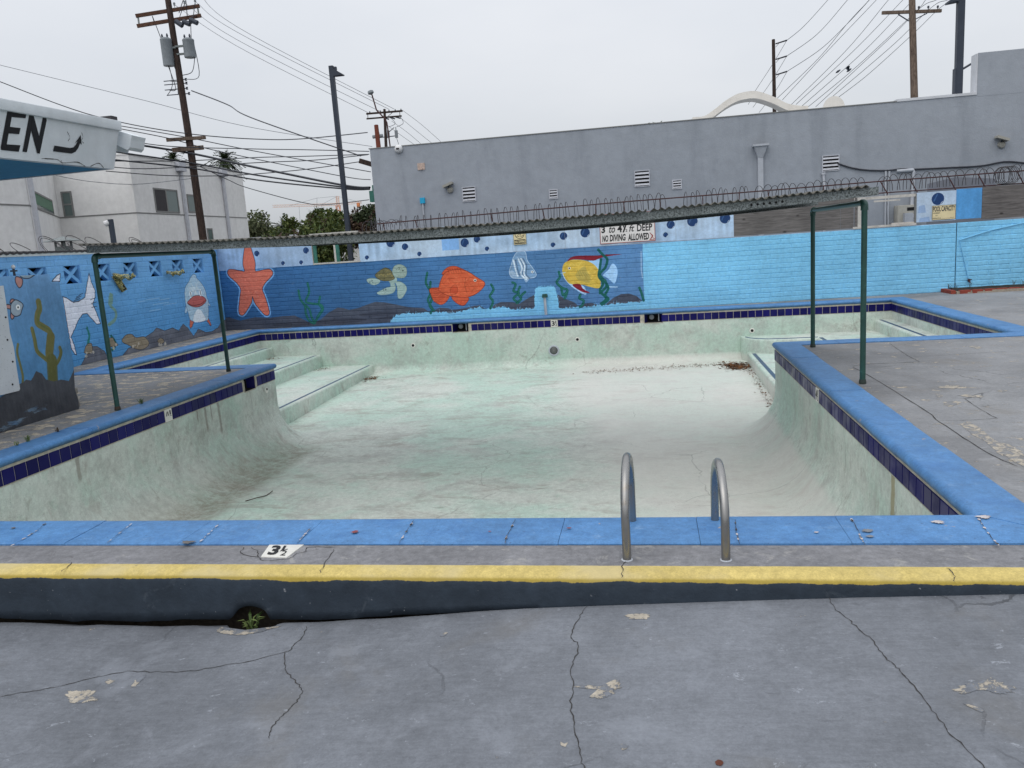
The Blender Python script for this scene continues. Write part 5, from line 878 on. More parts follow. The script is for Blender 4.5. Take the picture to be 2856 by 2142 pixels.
# a plain orange fish
of = K['orange']; OR, OD = (206, 96, 62), (120, 44, 30)
for k in ('tail', 'dorsal', 'anal'): cv.fill(of[k], (196, 86, 56), sm=4, line=OD, lw=.010)
cv.fill(of['body'], OR, sm=5, line=OD, lw=.012); cv.fill(of['fin'], (188, 78, 50), sm=4, line=OD, lw=.008)
tl = np.array(of['tail']); tc = tl.mean(0)
for j in range(7): cv.stroke([tuple(tc + (.12, .02 * (j - 3))), tuple(tc + (-.16, .055 * (j - 3)))], .006, OD, .8)
cv.daub(of['body'], [(178, 76, 48), (222, 122, 84), (196, 88, 56)], 120, .08, .42, 6); cv.daub(of['tail'], [(168, 70, 44), (214, 112, 76)], 40, .06, .4, 7)
dl = np.array(of['dorsal']).mean(0)
for j in range(6): cv.stroke([tuple(dl + (-.16 + .06 * j, .06)), tuple(dl + (-.12 + .06 * j, -.05))], .006, OD, .8)
cv.disc(*of['eye'], .034, (226, 222, 214)); cv.disc(*of['eye'], .020, (24, 22, 24)); bo = np.array(of['body']).mean(0)
cv.stroke([(bo[0] + .16, bo[1] + .17), (bo[0] + .12, bo[1]), (bo[0] + .15, bo[1] - .17)], .010, OD, .8, sm=4)
# pale striped fish, half worn away
gf = K['grey']; cv.fill(gf['body'], (128, 158, 188), .75, sm=4, line=(196, 212, 226), lw=.010)
for q in gf['stripes']: cv.stroke(q, .034, (214, 224, 232), .9, sm=4); cv.stroke([(x + .05, z) for x, z in q], .030, (70, 92, 118), .7, sm=4)
cv.daub(gf['body'], [(90, 116, 146), (190, 206, 220)], 60, .06, .4, 9); cv.fill(gf['fin'], (190, 206, 220), .6, sm=3); cv.fill(gf['tail'], (170, 190, 210), .6, sm=3); cv.disc(*gf['eye'], .030, (225, 230, 232)); cv.disc(*gf['eye'], .015, (20, 26, 32))
# yellow reef fish
yf = K['yellow']; cv.fill(yf['belly'], (168, 202, 234), sm=4); cv.fill(yf['pale'], (160, 200, 234), sm=3)
cv.fill(yf['tail'], (160, 200, 236), sm=4); cv.fill(yf['strip'], (170, 206, 236)); cv.fill(yf['body'], (204, 174, 76), sm=4); cv.daub(yf['body'], [(182, 152, 60), (222, 196, 104), (190, 160, 70)], 90, .08, .45, 8); cv.fill(yf['side'], (168, 152, 82), .75, sm=4)
for j in range(5): cv.stroke([(yf['side'][0][0] + .04 + .06 * j, yf['side'][0][1] + .10 - .03 * j), (yf['side'][0][0] + .10 + .06 * j, yf['side'][0][1] - .08)], .010, (120, 116, 74), .6)
cv.fill(yf['back'], (126, 34, 48), sm=4); cv.fill(yf['low'], (126, 34, 48), sm=4); cv.disc(*yf['eye'], .030, (222, 222, 216)); cv.disc(*yf['eye'], .018, (26, 26, 30))
cv.stroke([(yf['eye'][0] - .20, yf['eye'][1] - .10), (yf['eye'][0] - .10, yf['eye'][1] - .09)], .014, (150, 190, 224), .9)
for q in K['weed_far'][-4:-1]: cv.stroke([tuple(p) for p in q], .055, (24, 92, 86), sm=5)
# scribbles and drips on the dark paint
for x in (-8.9, -8.8, -8.72, -8.65, -8.6): cv.stroke([(x, 1.30 + rnd.uniform(-.1, .1)), (x + .01, .85 + rnd.uniform(-.15, .1))], .006, (44, 78, 120), .8)
# pale boards with bubbles above the block wall
pn = np.array((158, 182, 208), np.float32) * (.90 + .20 * n3) * (.93 + .14 * n2)
ytop = (cv.V > 1.478)[:, None, None] & (cv.U < 6.675)[None, :, None]
blend = np.clip(cv.noise((.9, .5), 9) * 2.0 - .5, 0, 1)[..., None]
cv.a = np.where(ytop, pn * (1 - .5 * blend) + np.array((188, 199, 210), np.float32) * .5 * blend, cv.a)
lt = (cv.V > 1.478)[:, None, None] & (cv.U < -7.9)[None, :, None]; cv.a = np.where(lt, cv.a * np.array((.86, .90, .95)), cv.a)
rt_ = (cv.V > 1.49)[:, None, None] & (cv.U >= 6.675)[None, :, None]
cv.a = np.where(rt_, np.array((84, 150, 206), np.float32) * (.94 + .1 * n3), cv.a)
(u0, v0), (u1, v1) = K['bluepatch']; cv.fill([(u0, v0), (u1, v0), (u1, v1), (u0, v1)], (128, 172, 222))
for u, v, r in K['bubbles']:
    cv.disc(u, v, r * 1.05, (176, 190, 206)); cv.disc(u, v, r, NAVY); cv.stroke([(u - r * .6, v - r * .3), (u - r * .1, v + r * .75)], r * .22, (62, 96, 140), .8)
    cv.stroke([(u + r * .75, v - r * .45), (u + r * .45, v - r * .8)], .010, (225, 232, 238), .9)
for (x0, z0, x1, z1) in ((5.9, 1.52, 6.15, 1.66), (5.88, 1.75, 6.05, 1.92)): cv.fill([(x0, z0), (x1, z0), (x1 - .03, z1), (x0 + .02, z1 - .02)], (88, 122, 178), .35)
# the top of the starfish runs up over the boards
cv.stroke(star + [star[0]], .05, (112, 160, 208), .6); cv.fill(star, (198, 108, 90), line=(60, 34, 36), lw=.014)
cv.daub(star, [(176, 88, 72), (214, 128, 108), (186, 96, 80)], 150, .09, .4, 2, 0)
for i in range(5):
    a = np.array(tips[i])
    for t_ in (.25, .42, .58, .72): cv.disc(*(np.array((cx, cz)) * (1 - t_) + a * t_), .016 * (1.1 - t_), (222, 146, 122), .7)
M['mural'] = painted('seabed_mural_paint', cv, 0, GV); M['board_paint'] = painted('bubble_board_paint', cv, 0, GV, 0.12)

CH = 0.1065
def brick_mesh(name, L, h, d=.10, ch=.010):
    b_ = MB(); x, z = L / 2, h / 2
    f = [(-x + ch, 0, -z + ch), (x - ch, 0, -z + ch), (x - ch, 0, z - ch), (-x + ch, 0, z - ch)]; m_ = [(-x, ch, -z), (x, ch, -z), (x, ch, z), (-x, ch, z)]; k = [(-x, d, -z), (x, d, -z), (x, d, z), (-x, d, z)]
    b_.add(f + m_ + k, [(0, 1, 2, 3)] + [(4 + i, 4 + (i + 1) % 4, (i + 1) % 4, i) for i in range(4)] + [(8 + i, 8 + (i + 1) % 4, 4 + (i + 1) % 4, 4 + i) for i in range(4)])
    return b_
def brick_wall(parent, mat, a, b, z1, mod, limit, near, skip=None, gap=.009, half=True, phase=0.0):
    """running-bond wall face from a to b (seen from the left of a->b reversed): bricks nearest the viewer one by one, the rest joined"""
    A_, B_ = Vector((*a, 0)), Vector((*b, 0)); L = (B_ - A_).length; d = (B_ - A_) / L; n_ = Vector((-d.y, d.x, 0)); rot = math.atan2(d.y, d.x); rows = int(round(z1 / CH)); bl = []
    for r in range(rows):
        s = -((r % 2) * mod / 2) - phase
        while s < L - .02:
            s0, s1 = max(0, s), min(L, s + mod); s += mod
            if s1 - s0 < .04: continue
            if skip and skip(s0, s1, r): continue
            bl.append((s0, s1, r))
    def key(t_): p = A_ + d * (t_[0] + t_[1]) / 2; return (p - Vector((near[0], near[1], 0))).length
    bl.sort(key=key); cache = {}; rest = MB()
    for k, (s0, s1, r) in enumerate(bl):
        w_ = round(s1 - s0, 3); pz = (r + .5) * CH; pr_ = random.Random(k * 7 + r)
        p = A_ + d * (s0 + s1) / 2 + n_ * pr_.uniform(-.0025, .0025) + Vector((0, 0, pz))
        if k < limit:
            if w_ not in cache: cache[w_] = brick_mesh('brick', w_ - gap, CH - gap).mesh('brick'); cache[w_].materials.append(mat)
            inst('brick', cache[w_], parent, p, rot)
        else:
            q = brick_mesh('brick', w_ - gap, CH - gap); m_ = Matrix.Rotation(rot, 3, 'Z'); rest.add([m_ @ Vector(v) + p for v in q.v], q.f)
    if rest.v: tag(obj('brick_rest', rest, mat, parent), kind='stuff')
    c_ = MB()
    if skip is None:
        q = [A_ + n_ * .0085, B_ + n_ * .0085, B_ + n_ * .19, A_ + n_ * .19]; c_.prism([(v.x, v.y) for v in q], lambda u, v: (u, v, -.05), lambda u, v: (u, v, z1)); obj('mortar_core', c_, mat, parent)
    return A_, d, n_, rot
mw = thing('mural_wall', 'long painted block wall behind the pool with sea creatures on dark blue and plain pale blue at its right', 'wall', (-2, 18.4, 0))
ZT = 14 * CH
NEAR = (-1.5, 6)
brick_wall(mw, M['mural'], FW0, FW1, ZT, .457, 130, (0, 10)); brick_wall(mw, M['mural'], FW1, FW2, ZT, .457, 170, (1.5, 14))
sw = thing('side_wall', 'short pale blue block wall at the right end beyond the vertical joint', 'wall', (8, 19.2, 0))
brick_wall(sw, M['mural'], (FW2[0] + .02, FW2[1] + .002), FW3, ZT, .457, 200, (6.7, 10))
b_ = MB(); b_.box((FW2[0] - .004, FW2[1] + .03, 0), (FW2[0] + .03, FW2[1] + .19, ZT)); obj('joint_gap', b_, M['dark'], mw)
# boards fixed above the blocks
fb = lambda off: (lambda u, v, l=0: Vector((u, wy(u) - off - l, v)))
def board(x0, x1, z0, z1, mat, parent, label=None, off=.012, name='panel', dz=0.0):
    b_ = MB(); k = 2 if x0 < FW1[0] < x1 else 1
    f = fb(off); g = fb(off - .014)
    b_.prism([(x0, z0), (x1, z0 + dz), (x1, z1 + dz), (x0, z1)], lambda u, v: f(u, v), lambda u, v: g(u, v)); o_ = obj(name, b_, mat, parent)
    if label: o_['label'] = label
    return o_
px = K['panel_x']; ZP0, ZP1 = 1.478, 2.17
board(px['a'][0] - .05, px['a'][1] - .004, ZP0 - .005, ZP1, M['board_paint'], mw); board(px['a'][1] + .004, px['a'][2] + .01, ZP0, ZP1, M['board_paint'], mw)
bx = [px['b'][0], px['b'][1], px['b'][2], px['b'][3], px['b'][4], -.40, px['b'][7], px['b'][8]]
for i in range(len(bx) - 1): board(bx[i] + .003, bx[i + 1] - .003, ZP0 + (.008 if i % 2 else 0) + .004 * i, ZP1, M['board_paint'], mw, off=.012 + .002 * (i % 3))
board(px['wood'][0] + .004, px['wood'][1] - .003, ZP0 + .04, ZP1 + .02, M['plywood'], mw, 'bare weathered plywood board'); board(px['wood'][1] + .003, px['wood'][2], ZP0 + .045, ZP1 + .02, M['plywood'], mw, 'narrow bare plywood board')
board(px['c'][0], px['c'][1] - .002, 1.555, 2.19, M['board_paint'], mw, 'pale board with one big navy dot'); board(px['c'][1] + .002, px['c'][2] - .003, 1.565, 2.205, M['board_paint'], sw, 'plain mid blue board'); board(px['c'][2] + .003, 9.8, 1.53, 2.22, M['plywood'], sw, 'dark weathered plywood board')
# window frames round the two openings
def wpost(x, w, mat, z0=1.478, z1=2.17, d=.09, off=0.0):
    b_ = MB(); y = wy(x); b_.box((x - w / 2, y - .006 - off, z0), (x + w / 2, y + d, z1)); return obj('frame_post', b_, mat, mw)
fx_ = px['frame']
wpost(fx_[0] + .02, .035, M['white_wood']); wpost(fx_[1] + .01, .07, M['green2'], d=.05); wpost(fx_[3] - .015, .05, M['white_wood']); wpost(fx_[4] - .02, .075, M['green2'], d=.05); wpost(px['wood'][2] + .045, .05, M['plywood'], 1.53, 2.17, .02); wpost(px['wood'][2] + .12, .07, M['white_wood'], 1.53, 2.17); wpost(px['c'][0] - .012, .02, M['winframe'], 1.55, 2.17)
def sill(x0, x1, z, h, mat, name='sill', y0=-.02, y1=.16):
    b_ = MB(); b_.add([(x, wy(x) + y, zz) for zz in (z, z + h) for x, y in ((x0, y0), (x1, y0), (x1, y1), (x0, y1))], [(0, 3, 2, 1), (4, 5, 6, 7), (0, 1, 5, 4), (1, 2, 6, 5), (2, 3, 7, 6), (3, 0, 4, 7)]); return obj(name, b_, mat, mw)
sill(fx_[1] - .05, px['b'][0] + .01, ZT - .004, .035, M['white_wood']); sill(px['wood'][2] - .02, px['c'][0], ZT + .012, .045, M['white_wood'])
sill(px['wood'][1], px['c'][0] + .05, 2.115, .06, M['white_wood'], 'head_rail', 0, .05); sill(fx_[0], px['b'][0], 2.16, .06, M['white_wood'], 'head_rail', 0, .06)
sill(5.35, 5.82, ZT + .057, .03, M['white_wood'], 'loose_batten', .02, .10); sill(4.95, 5.5, 2.05, .035, M['white_wood'], 'loose_batten', -.03, .01)
# signs
def sign(name, label, q, mat, off=.03, border=None):
    """flat sign; q = corners (x,z) top-left, top-right, bottom-right, bottom-left"""
    x0, x1 = (q[0][0] + q[3][0]) / 2, (q[1][0] + q[2][0]) / 2; z0, z1 = (q[2][1] + q[3][1]) / 2, (q[0][1] + q[1][1]) / 2
    s_ = thing(name, label, 'sign', (x0, wy(x0), z0)); b_ = MB(); f, g = fb(off), fb(off - .012)
    b_.prism([(x0, z0), (x1, z0), (x1, z1), (x0, z1)], lambda u, v: f(u, v), lambda u, v: g(u, v)); obj('sign_board', b_, mat, s_)
    if border:
        w_, m_ = border; b_ = MB()
        for a, b in (((x0, z0), (x1, z0 + w_)), ((x0, z1 - w_), (x1, z1)), ((x0, z0 + w_), (x0 + w_, z1 - w_)), ((x1 - w_, z0 + w_), (x1, z1 - w_))):
            b_.sheet([a, (b[0], a[1]), b, (a[0], b[1])], lambda u, v: f(u, v, .0012))
        obj('border', b_, m_, s_, fix=False)
    W_, H_ = x1 - x0, z1 - z0
    return s_, (lambda u, v, l=0: f(x0 + u * W_, z0 + v * H_, l)), W_, H_
q = [list(p) for p in K['sign_shallow']]; q[0][1] = q[1][1] = 2.19; q[2][1] = q[3][1] = 1.532
s_, f, W_, H_ = sign('pool_depth_sign', 'white hand lettered sign reading shallow pool and no diving allowed in a red border', q, M['sign_white'], .034, (.014, M['sign_red']))
T_ = lambda s, u0, v0, u1, v1, **k: text(s, (u0, v0, u1, v1), f, M['black'], s_, **k)
T_('SHALLOW', .04, .66, .58, .90, bold=.045); T_('POOL', .66, .66, .95, .90, bold=.03)
T_('3', .03, .37, .10, .60, bold=.04); T_('to', .17, .36, .28, .58, shear=.3, bold=.015); T_('4', .32, .36, .405, .62, bold=.03); T_('1', .425, .52, .445, .62, bold=.02); T_('2', .465, .37, .50, .46, bold=.015)
T_('/', .41, .35, .495, .62, bold=.02); T_('ft', .53, .36, .63, .60, shear=.3, bold=.012); T_('DEEP', .675, .355, .95, .595, bold=.025)
T_('NO', .04, .07, .15, .29, shear=.15, bold=.035); T_('DIVING', .175, .07, .465, .30, shear=.12, bold=.035); T_('ALLOWED', .505, .055, .885, .29, shear=.12, bold=.035)
b_ = MB()
for a, b, w_ in (((.900, .285), (.930, .22), .018), ((.930, .22), (.955, .17), .03), ((.955, .17), (.925, .10), .03), ((.925, .10), (.905, .05), .02), ((.955, .11), (.985, .06), .016), ((.89, .05), (.98, .045), .016)):
    (x0, z0), (x1, z1) = a, b; dx, dz = (x1 - x0) * W_, (z1 - z0) * H_; L_ = math.hypot(dx, dz); nx_, nz_ = -dz / L_ * w_ / W_ * .45, dx / L_ * w_ / H_ * .45
    b_.sheet([(x0 - nx_, z0 - nz_), (x1 - nx_, z1 - nz_), (x1 + nx_, z1 + nz_), (x0 + nx_, z0 + nz_)], lambda u, v: f(u, v, .0015))
obj('diver_emblem', b_, M['sign_red'], s_, fix=False)
q = [list(p) for p in K['sign_nodiving']]; q[0][1] = q[1][1] = 2.04
s_, f, W_, H_ = sign('no_diving_sign', 'small cream and black sign with a crossed diver reading no diving', q, M['sign_cream'], .032, (.006, M['black']))
b_ = MB(); b_.sheet([(.06, .05), (.94, .05), (.94, .29), (.06, .29)], lambda u, v: f(u, v, .0010)); obj('text_panel', b_, M['black'], s_, fix=False)
text('NO DIVING', (.09, .10, .91, .25), f, M['sign_cream'], s_, bold=.035, thick=.0022)
def ring(c_, r0, r1, n=28):
    b_ = MB(); vs = []
    for k in range(n):
        a = 2 * math.pi * k / n
        for r in (r0, r1): vs.append(f(c_[0] + r * math.cos(a) / W_ * H_, c_[1] + r * math.sin(a), .0012))
    return b_.add(vs, [(2 * k, 2 * k + 1, (2 * k + 3) % (2 * n), (2 * k + 2) % (2 * n)) for k in range(n)])
b_ = ring((.5, .62), .255, .285)
for a, b, w_ in (((.22, .45), (.80, .80), .02), ((.38, .86), (.56, .68), .07), ((.56, .68), (.54, .52), .06), ((.30, .50), (.48, .46), .03), ((.55, .46), (.78, .50), .03)):
    (x0, z0), (x1, z1) = a, b; L_ = math.hypot(x1 - x0, z1 - z0); nx_, nz_ = -(z1 - z0) / L_ * w_ / 2, (x1 - x0) / L_ * w_ / 2
    b_.sheet([(x0 - nx_, z0 - nz_), (x1 - nx_, z1 - nz_), (x1 + nx_, z1 + nz_), (x0 + nx_, z0 + nz_)], lambda u, v: f(u, v, .0013))
obj('diver_emblem', b_, M['black'], s_, fix=False)
s_, f, W_, H_ = sign('pool_capacity_sign', 'cream sign reading pool capacity number of persons under the big navy dot', K['sign_cap'], M['sign_cream'], .030, (.006, M['black']))
text('POOL', (.03, .58, .36, .95), f, M['cable'], s_, bold=.03); text('CAPACITY', (.39, .58, .97, .95), f, M['cable'], s_, bold=.03); text('NUMBER', (.03, .44, .34, .52), f, M['cable'], s_, bold=.01); text('OF', (.14, .27, .23, .34), f, M['cable'], s_, bold=.01); text('PERSONS', (.03, .08, .38, .16), f, M['cable'], s_, bold=.01)
b_ = MB(); b_.sheet([(.40, .085), (.76, .085), (.76, .10), (.40, .10)], lambda u, v: f(u, v, .0012)); b_.sheet([(.76, .11), (.95, .11), (.95, .135), (.76, .135)], lambda u, v: f(u, v, .0012)); obj('line', b_, M['cable'], s_, fix=False)
# pipework on the wall
x_, z_ = K['standpipe'][1]; y_ = wy(x_) - .05
s_ = thing('standpipe', 'grey standpipe with a square hood on the wall below the mural', 'pipe', (x_ + .01, y_, 0)); b_ = MB(); b_.tube([(x_ + .012, y_, 0), (x_, y_, .44)], .022, 10); b_.tube([(x_ - .018, y_ + .02, 0), (x_ - .03, y_ + .02, .42)], .012, 8); obj('pipe', b_, M['pipe_grey'], s_)
b_ = MB(); b_.box((x_ - .065, y_ - .045, .415), (x_ + .065, y_ + .045, .49)); b_.v = [(x_ + (x - x_) * (1.0 if z < .45 else .8), y, z) for x, y, z in b_.v]; obj('hood', b_, M['green'], s_)
s_ = thing('wall_pipe', 'thin pale blue water pipe bent down the side wall to a small tap', 'pipe', (6.78, 19.1, .2)); b_ = MB()
hp = [(x, wy(x) - .022, z) for x, z in K['hose']][:5]; hp[0] = (9.0, wy(9.0) - .022, 1.55); b_.tube(hp, .013, 6); obj('pipe', b_, plain('pale_blue_paint', A(124, 188, 222, GV)), s_)
b_ = MB(); x_, z_ = K['hose'][4]; b_.lathe([(.014, 0), (.03, .02), (.022, .05), (.0, .055)], (x_, wy(x_) - .0, z_ - .03), (0, -1, 0), 10); b_.bar((x_ - .05, wy(x_) - .05, z_ + .01), (x_ + .045, wy(x_) - .05, z_ - .005), .018); b_.tube([(x_, wy(x_) - .05, z_ - .02), (x_ + .005, wy(x_) - .07, z_ - .08)], .014, 8); obj('tap', b_, M['rusty'], s_)

# rusty pipe rail carrying loops of wire above the wall
bw = thing('barbed_wire_fence', 'rusty pipe rail with looped wire running above the mural wall', 'fence', (0, 18.8, 2.2))
rx_ = [-6.25, -3.2, -.33, 2.6, 5.27, 7.2, 9.8]; rz_ = [2.345, 2.39, 2.44, 2.465, 2.495, 2.50, 2.51]
rz = lambda x: float(np.interp(x, rx_, rz_)); ry = lambda x: wy(x) + .10
b_ = MB(); b_.tube([(x, ry(x), rz(x)) for x in np.arange(-6.25, 9.81, .5)], .014, 6); obj('top_rail', b_, M['rusty'], bw)
b_ = MB(); b_.tube([(x, ry(x), 2.24) for x in np.arange(4.6, 9.81, .4)], .012, 6); obj('bottom_rail', b_, M['rusty'], bw)
x = -6.1
while x < 9.7:
    b_ = MB(); ln = .16 if x > 4 else rnd.uniform(-.02, .04); b_.bar((x + ln, ry(x), 2.20), (x, ry(x), rz(x)), .020); obj('post', b_, M['rusty'], bw); x += rnd.choice((.62, .8, .95, 1.2))
x = -6.45; b_ = MB()
while x < 9.7:
    if rnd.random() < .06: x += rnd.uniform(.15, .35)
    h = rnd.uniform(.09, .15); w_ = rnd.choice((.07, .09, .11, .13)) if x < 2.4 else rnd.uniform(.14, .22); lean = rnd.uniform(-.04, .04); y = ry(x)
    lp = [(x + w_ * (1 - math.cos(a)) / 2 + lean * math.sin(a), y + .08 * math.cos(a), rz(x) - .24 + (h + .24) * math.sin(a) ** .7) for a in np.linspace(0.02, math.pi - .02, 12)]
    b_.tube(lp, .0068, 4, False); x += rnd.choice((.12, .13, .15, .17, .20)) if x < 2.4 else w_ * rnd.uniform(.7, 1.0)
tag(obj('wire_loops', b_, M['wire'], bw), kind='stuff')
b_ = MB()
for k in range(9): b_.tube([(-6.5 + .10 * k + .13 * math.cos(a), ry(-6.4) + .05 * math.sin(a), 2.28 + .15 * math.sin(a) - .02 * (k % 3)) for a in np.linspace(0, math.pi * 1.4, 12)], .006, 4, False)
for k in range(6): b_.tube([(7.65 + .03 * k + .17 * math.cos(a), ry(7.7) - .02 * k, 2.43 + .19 * math.sin(a)) for a in np.linspace(0, math.pi * 2, 16)], .0065, 4, False)
tag(obj('wire_bundle', b_, M['wire'], bw), kind='stuff')

# ------------------------------------------------------------------ left block wall with X-shaped openings (front of a low hut)
BM = .4357; YA = 5.99
bx_ = lambda y: -10.3 - .01835 * (y - 13)
LA, LB = (bx_(YA), YA), (bx_(18.47), 18.47)
cv = Canvas(5.8, -.05, 18.7, 2.15, 0.005)
n1 = cv.noise((1.4, .8), 11)[..., None]; n2 = cv.noise((.3, .12), 12)[..., None]; n3 = cv.noise((.05, .5), 15)[..., None]
zz = np.clip(cv.V / 2.0, 0, 1)[:, None, None]; yy = np.clip((cv.U - 12) / 6.5, 0, 1)[None, :, None]
cv.a[:] = (np.array((78, 142, 194), np.float32) * (1 - zz) + np.array((112, 162, 208), np.float32) * zz) * (.95 + .10 * n1) * (.97 + .06 * n2) * (1 - .04 * yy)
OUT = (38, 40, 52)
for k in ('lw_tail', 'lw_tip'): cv.fill(K[k], (206, 208, 218), line=OUT, lw=.014)
cv.daub(K['lw_tail'], [(190, 194, 208), (220, 222, 228)], 60, .12, .4, 4, 0)
tl = K['lw_tail']
for j in range(4): cv.stroke([(tl[5][0] - .10 - .05 * j, tl[5][1] - .04 - .045 * j), (tl[5][0] - .28 - .04 * j, tl[5][1] - .10 - .03 * j)], .010, OUT)
for j in range(3): cv.stroke([(tl[5][0] + .08, tl[5][1] - .18 - .07 * j), (tl[5][0] + .24, tl[5][1] - .15 - .08 * j)], .010, OUT)
for q in K['lw_weeds'][:2]: cv.stroke(q, .05, (40, 112, 108), sm=5)
for q in K['lw_weeds'][2:4]: cv.stroke(q, .07, (112, 140, 116), .75, sm=5)
cv.stroke(K['lw_weeds'][4], .06, (30, 92, 88), sm=5)
for q in K['lw_rocks']: cv.fill([(q[0][0] - .1, -.05)] + [tuple(p) for p in q] + [(q[-1][0] + .3, -.05)], (94, 98, 108), line=(60, 64, 74), lw=.012)
rkm = (np.abs(cv.a - np.array((94, 98, 108))).sum(2, keepdims=True) < 3); cv.a += rkm * ((n2 - .5) * 26 + (n3 - .5) * 14)
for q in K['lw_bare']:
    cv.fill(q, (132, 122, 104), sm=4, line=(52, 50, 50), lw=.010)
    pc = np.mean(np.array(q), 0)
    for j in range(5): cv.disc(pc[0] + rnd.uniform(-.2, .2), pc[1] - .07 + rnd.uniform(-.05, .03), rnd.uniform(.015, .04), (190, 184, 170), .7)
# pale bird-like sea creature with a broad red bill
bd = K['bird']
for k in ('wing1', 'wing2'): cv.fill(bd[k], (168, 196, 216), line=(66, 92, 124), lw=.010)
for k in ('foot1', 'foot2'): cv.fill(bd[k], (190, 104, 84), line=OUT, lw=.012)
cv.fill(bd['body'], (160, 188, 206), sm=4, line=(60, 86, 120), lw=.012); cv.daub(bd['body'], [(140, 170, 192), (196, 210, 216), (150, 180, 204)], 110, .09, .4, 3); cv.fill(bd['belly'], (214, 224, 230), sm=3)
by = np.array(bd['body']); b0, b1 = by.min(0), by.max(0)
for j in range(14): cv.stroke([(rnd.uniform(b0[0] + .15, b1[0] - .25), rnd.uniform(b0[1] + .5, b1[1] - .15)) for _ in range(2)], .05, (206, 216, 218), .35)
cv.fill(bd['bill'], (176, 96, 92), sm=4, line=(70, 34, 40), lw=.012); cv.stroke(bd['mouth'], .012, (70, 34, 40), sm=4)
for e in bd['eyes']: cv.fill([(e[0] + .055 * math.cos(t_ / 3), e[1] + .085 * math.sin(t_ / 3)) for t_ in range(19)], (216, 226, 232)); cv.stroke([(e[0], e[1] + .04), (e[0] + .01, e[1] - .05)], .022, (34, 36, 44))
# pale rubbed joints
for (y, z, w_) in ((15.3, 1.02, .5), (15.75, .98, .4), (15.5, .90, .6), (15.9, .86, .5), (15.35, .78, .4), (15.0, 1.0, .25)): cv.stroke([(y, z), (y + w_, z + .004)], .014, (160, 190, 214), .6)
cv.a = np.where((cv.V > 2.0)[:, None, None], np.array((214, 218, 220), np.float32), cv.a)
M['hut_paint'] = painted('hut_wall_paint', cv, 1, GV * .92)
M['hut_white'] = plain('white_cap_paint', A(222, 224, 224, GV), 0.8, var=.1, scale=8)
hut = thing('changing_hut', 'low blue block wall with a row of X-shaped openings and painted white tail and bird', 'hut', (-10.3, 13, 0))
RWS = (14, 15, 16)
A_, d_, n_, rot_ = brick_wall(hut, M['hut_paint'], LA, LB, 19 * CH, BM, 285, (bx_(14.5), 14.8), skip=lambda s0, s1, r: r in RWS)
L_ = (Vector((*LB, 0)) - A_).length; one = brick_mesh('brick', BM - .007, CH - .007).mesh('brick'); one.materials.append(M['hut_paint'])
blk = MB()
for k, (p, q) in enumerate((((-.5, -.5), (.5, .5)), ((-.5, .5), (.5, -.5)))):
    hw, hh = BM / 2 + .0, 1.5 * CH; dx, dz = (q[0] - p[0]) * 2 * hw, (q[1] - p[1]) * 2 * hh; l_ = math.hypot(dx, dz); nx_, nz_ = -dz / l_ * .031, dx / l_ * .031
    c0, c1 = (p[0] * 2 * hw, p[1] * 2 * hh), (q[0] * 2 * hw, q[1] * 2 * hh); y0_, y1_ = (.035, .135) if k == 0 else (.036, .134)
    poly = [(c0[0] - nx_, c0[1] - nz_), (c1[0] - nx_, c1[1] - nz_), (c1[0] + nx_, c1[1] + nz_), (c0[0] + nx_, c0[1] + nz_)]
    blk.prism(poly, lambda u, v: (u, y0_, v), lambda u, v: (u, y1_, v))
for s_ in (-1, 1): blk.box((s_ * BM / 2 - (.012 if s_ > 0 else 0), .02, -1.5 * CH), (s_ * BM / 2 + (.012 if s_ < 0 else 0), .15, 1.5 * CH))
blk_me = blk.mesh('breeze_block'); blk_me.materials.append(M['hut_paint'])
cell = 0; core = MB()
def cpris(s0, s1, z0, z1, o0=.0055, o1=.19):
    q = [A_ + d_ * s0 + n_ * o0, A_ + d_ * s1 + n_ * o0, A_ + d_ * s1 + n_ * o1, A_ + d_ * s0 + n_ * o1]; core.prism([(v.x, v.y) for v in q], lambda u, v: (u, v, z0), lambda u, v: (u, v, z1))
cpris(0, L_, -.05, 14 * CH); cpris(0, L_, 17 * CH, 19 * CH)
while cell * BM < L_ - .05:
    s0, s1 = cell * BM, min(L_, (cell + 1) * BM); p = A_ + d_ * (s0 + s1) / 2
    if cell % 2 == 0 and s1 - s0 > .4: inst('breeze_block', blk_me, hut, p + Vector((0, 0, 15.5 * CH)), rot_)
    else:
        cpris(s0, s1, 14 * CH, 17 * CH)
        for r in RWS: inst('brick', one, hut, p + Vector((0, 0, (r + .5) * CH)), rot_, ((s1 - s0) / BM, 1, 1))
    cell += 1
obj('mortar_core', core, M['hut_paint'], hut)
core = MB(); cpris(0, L_, 19 * CH - .012, 19 * CH + .035, -.02, .21); obj('cap', core, M['hut_white'], hut)
b_ = MB(); vs = []; n_y = 170
for i in range(n_y):
    y = 6 + 12.4 * i / (n_y - 1); z = 2.085 + .016 * math.sin(y * 2 * math.pi / .15)
    vs += [(bx_(y) + .05, y, z), (-14.2, y, z + .05)]
b_.add(vs, [(2 * i, 2 * i + 1, 2 * i + 3, 2 * i + 2) for i in range(n_y - 1)]); b_.add([(v[0], v[1], v[2] - .035) for v in vs], [(2 * i + 2, 2 * i + 3, 2 * i + 1, 2 * i) for i in range(n_y - 1)])
b_.add([v for i in range(n_y) for v in (vs[2 * i], (vs[2 * i][0], vs[2 * i][1], vs[2 * i][2] - .035))], [(2 * i, 2 * i + 2, 2 * i + 3, 2 * i + 1) for i in range(n_y - 1)])
obj('roof_sheet', b_, M['roofdark'], hut, fix=False)
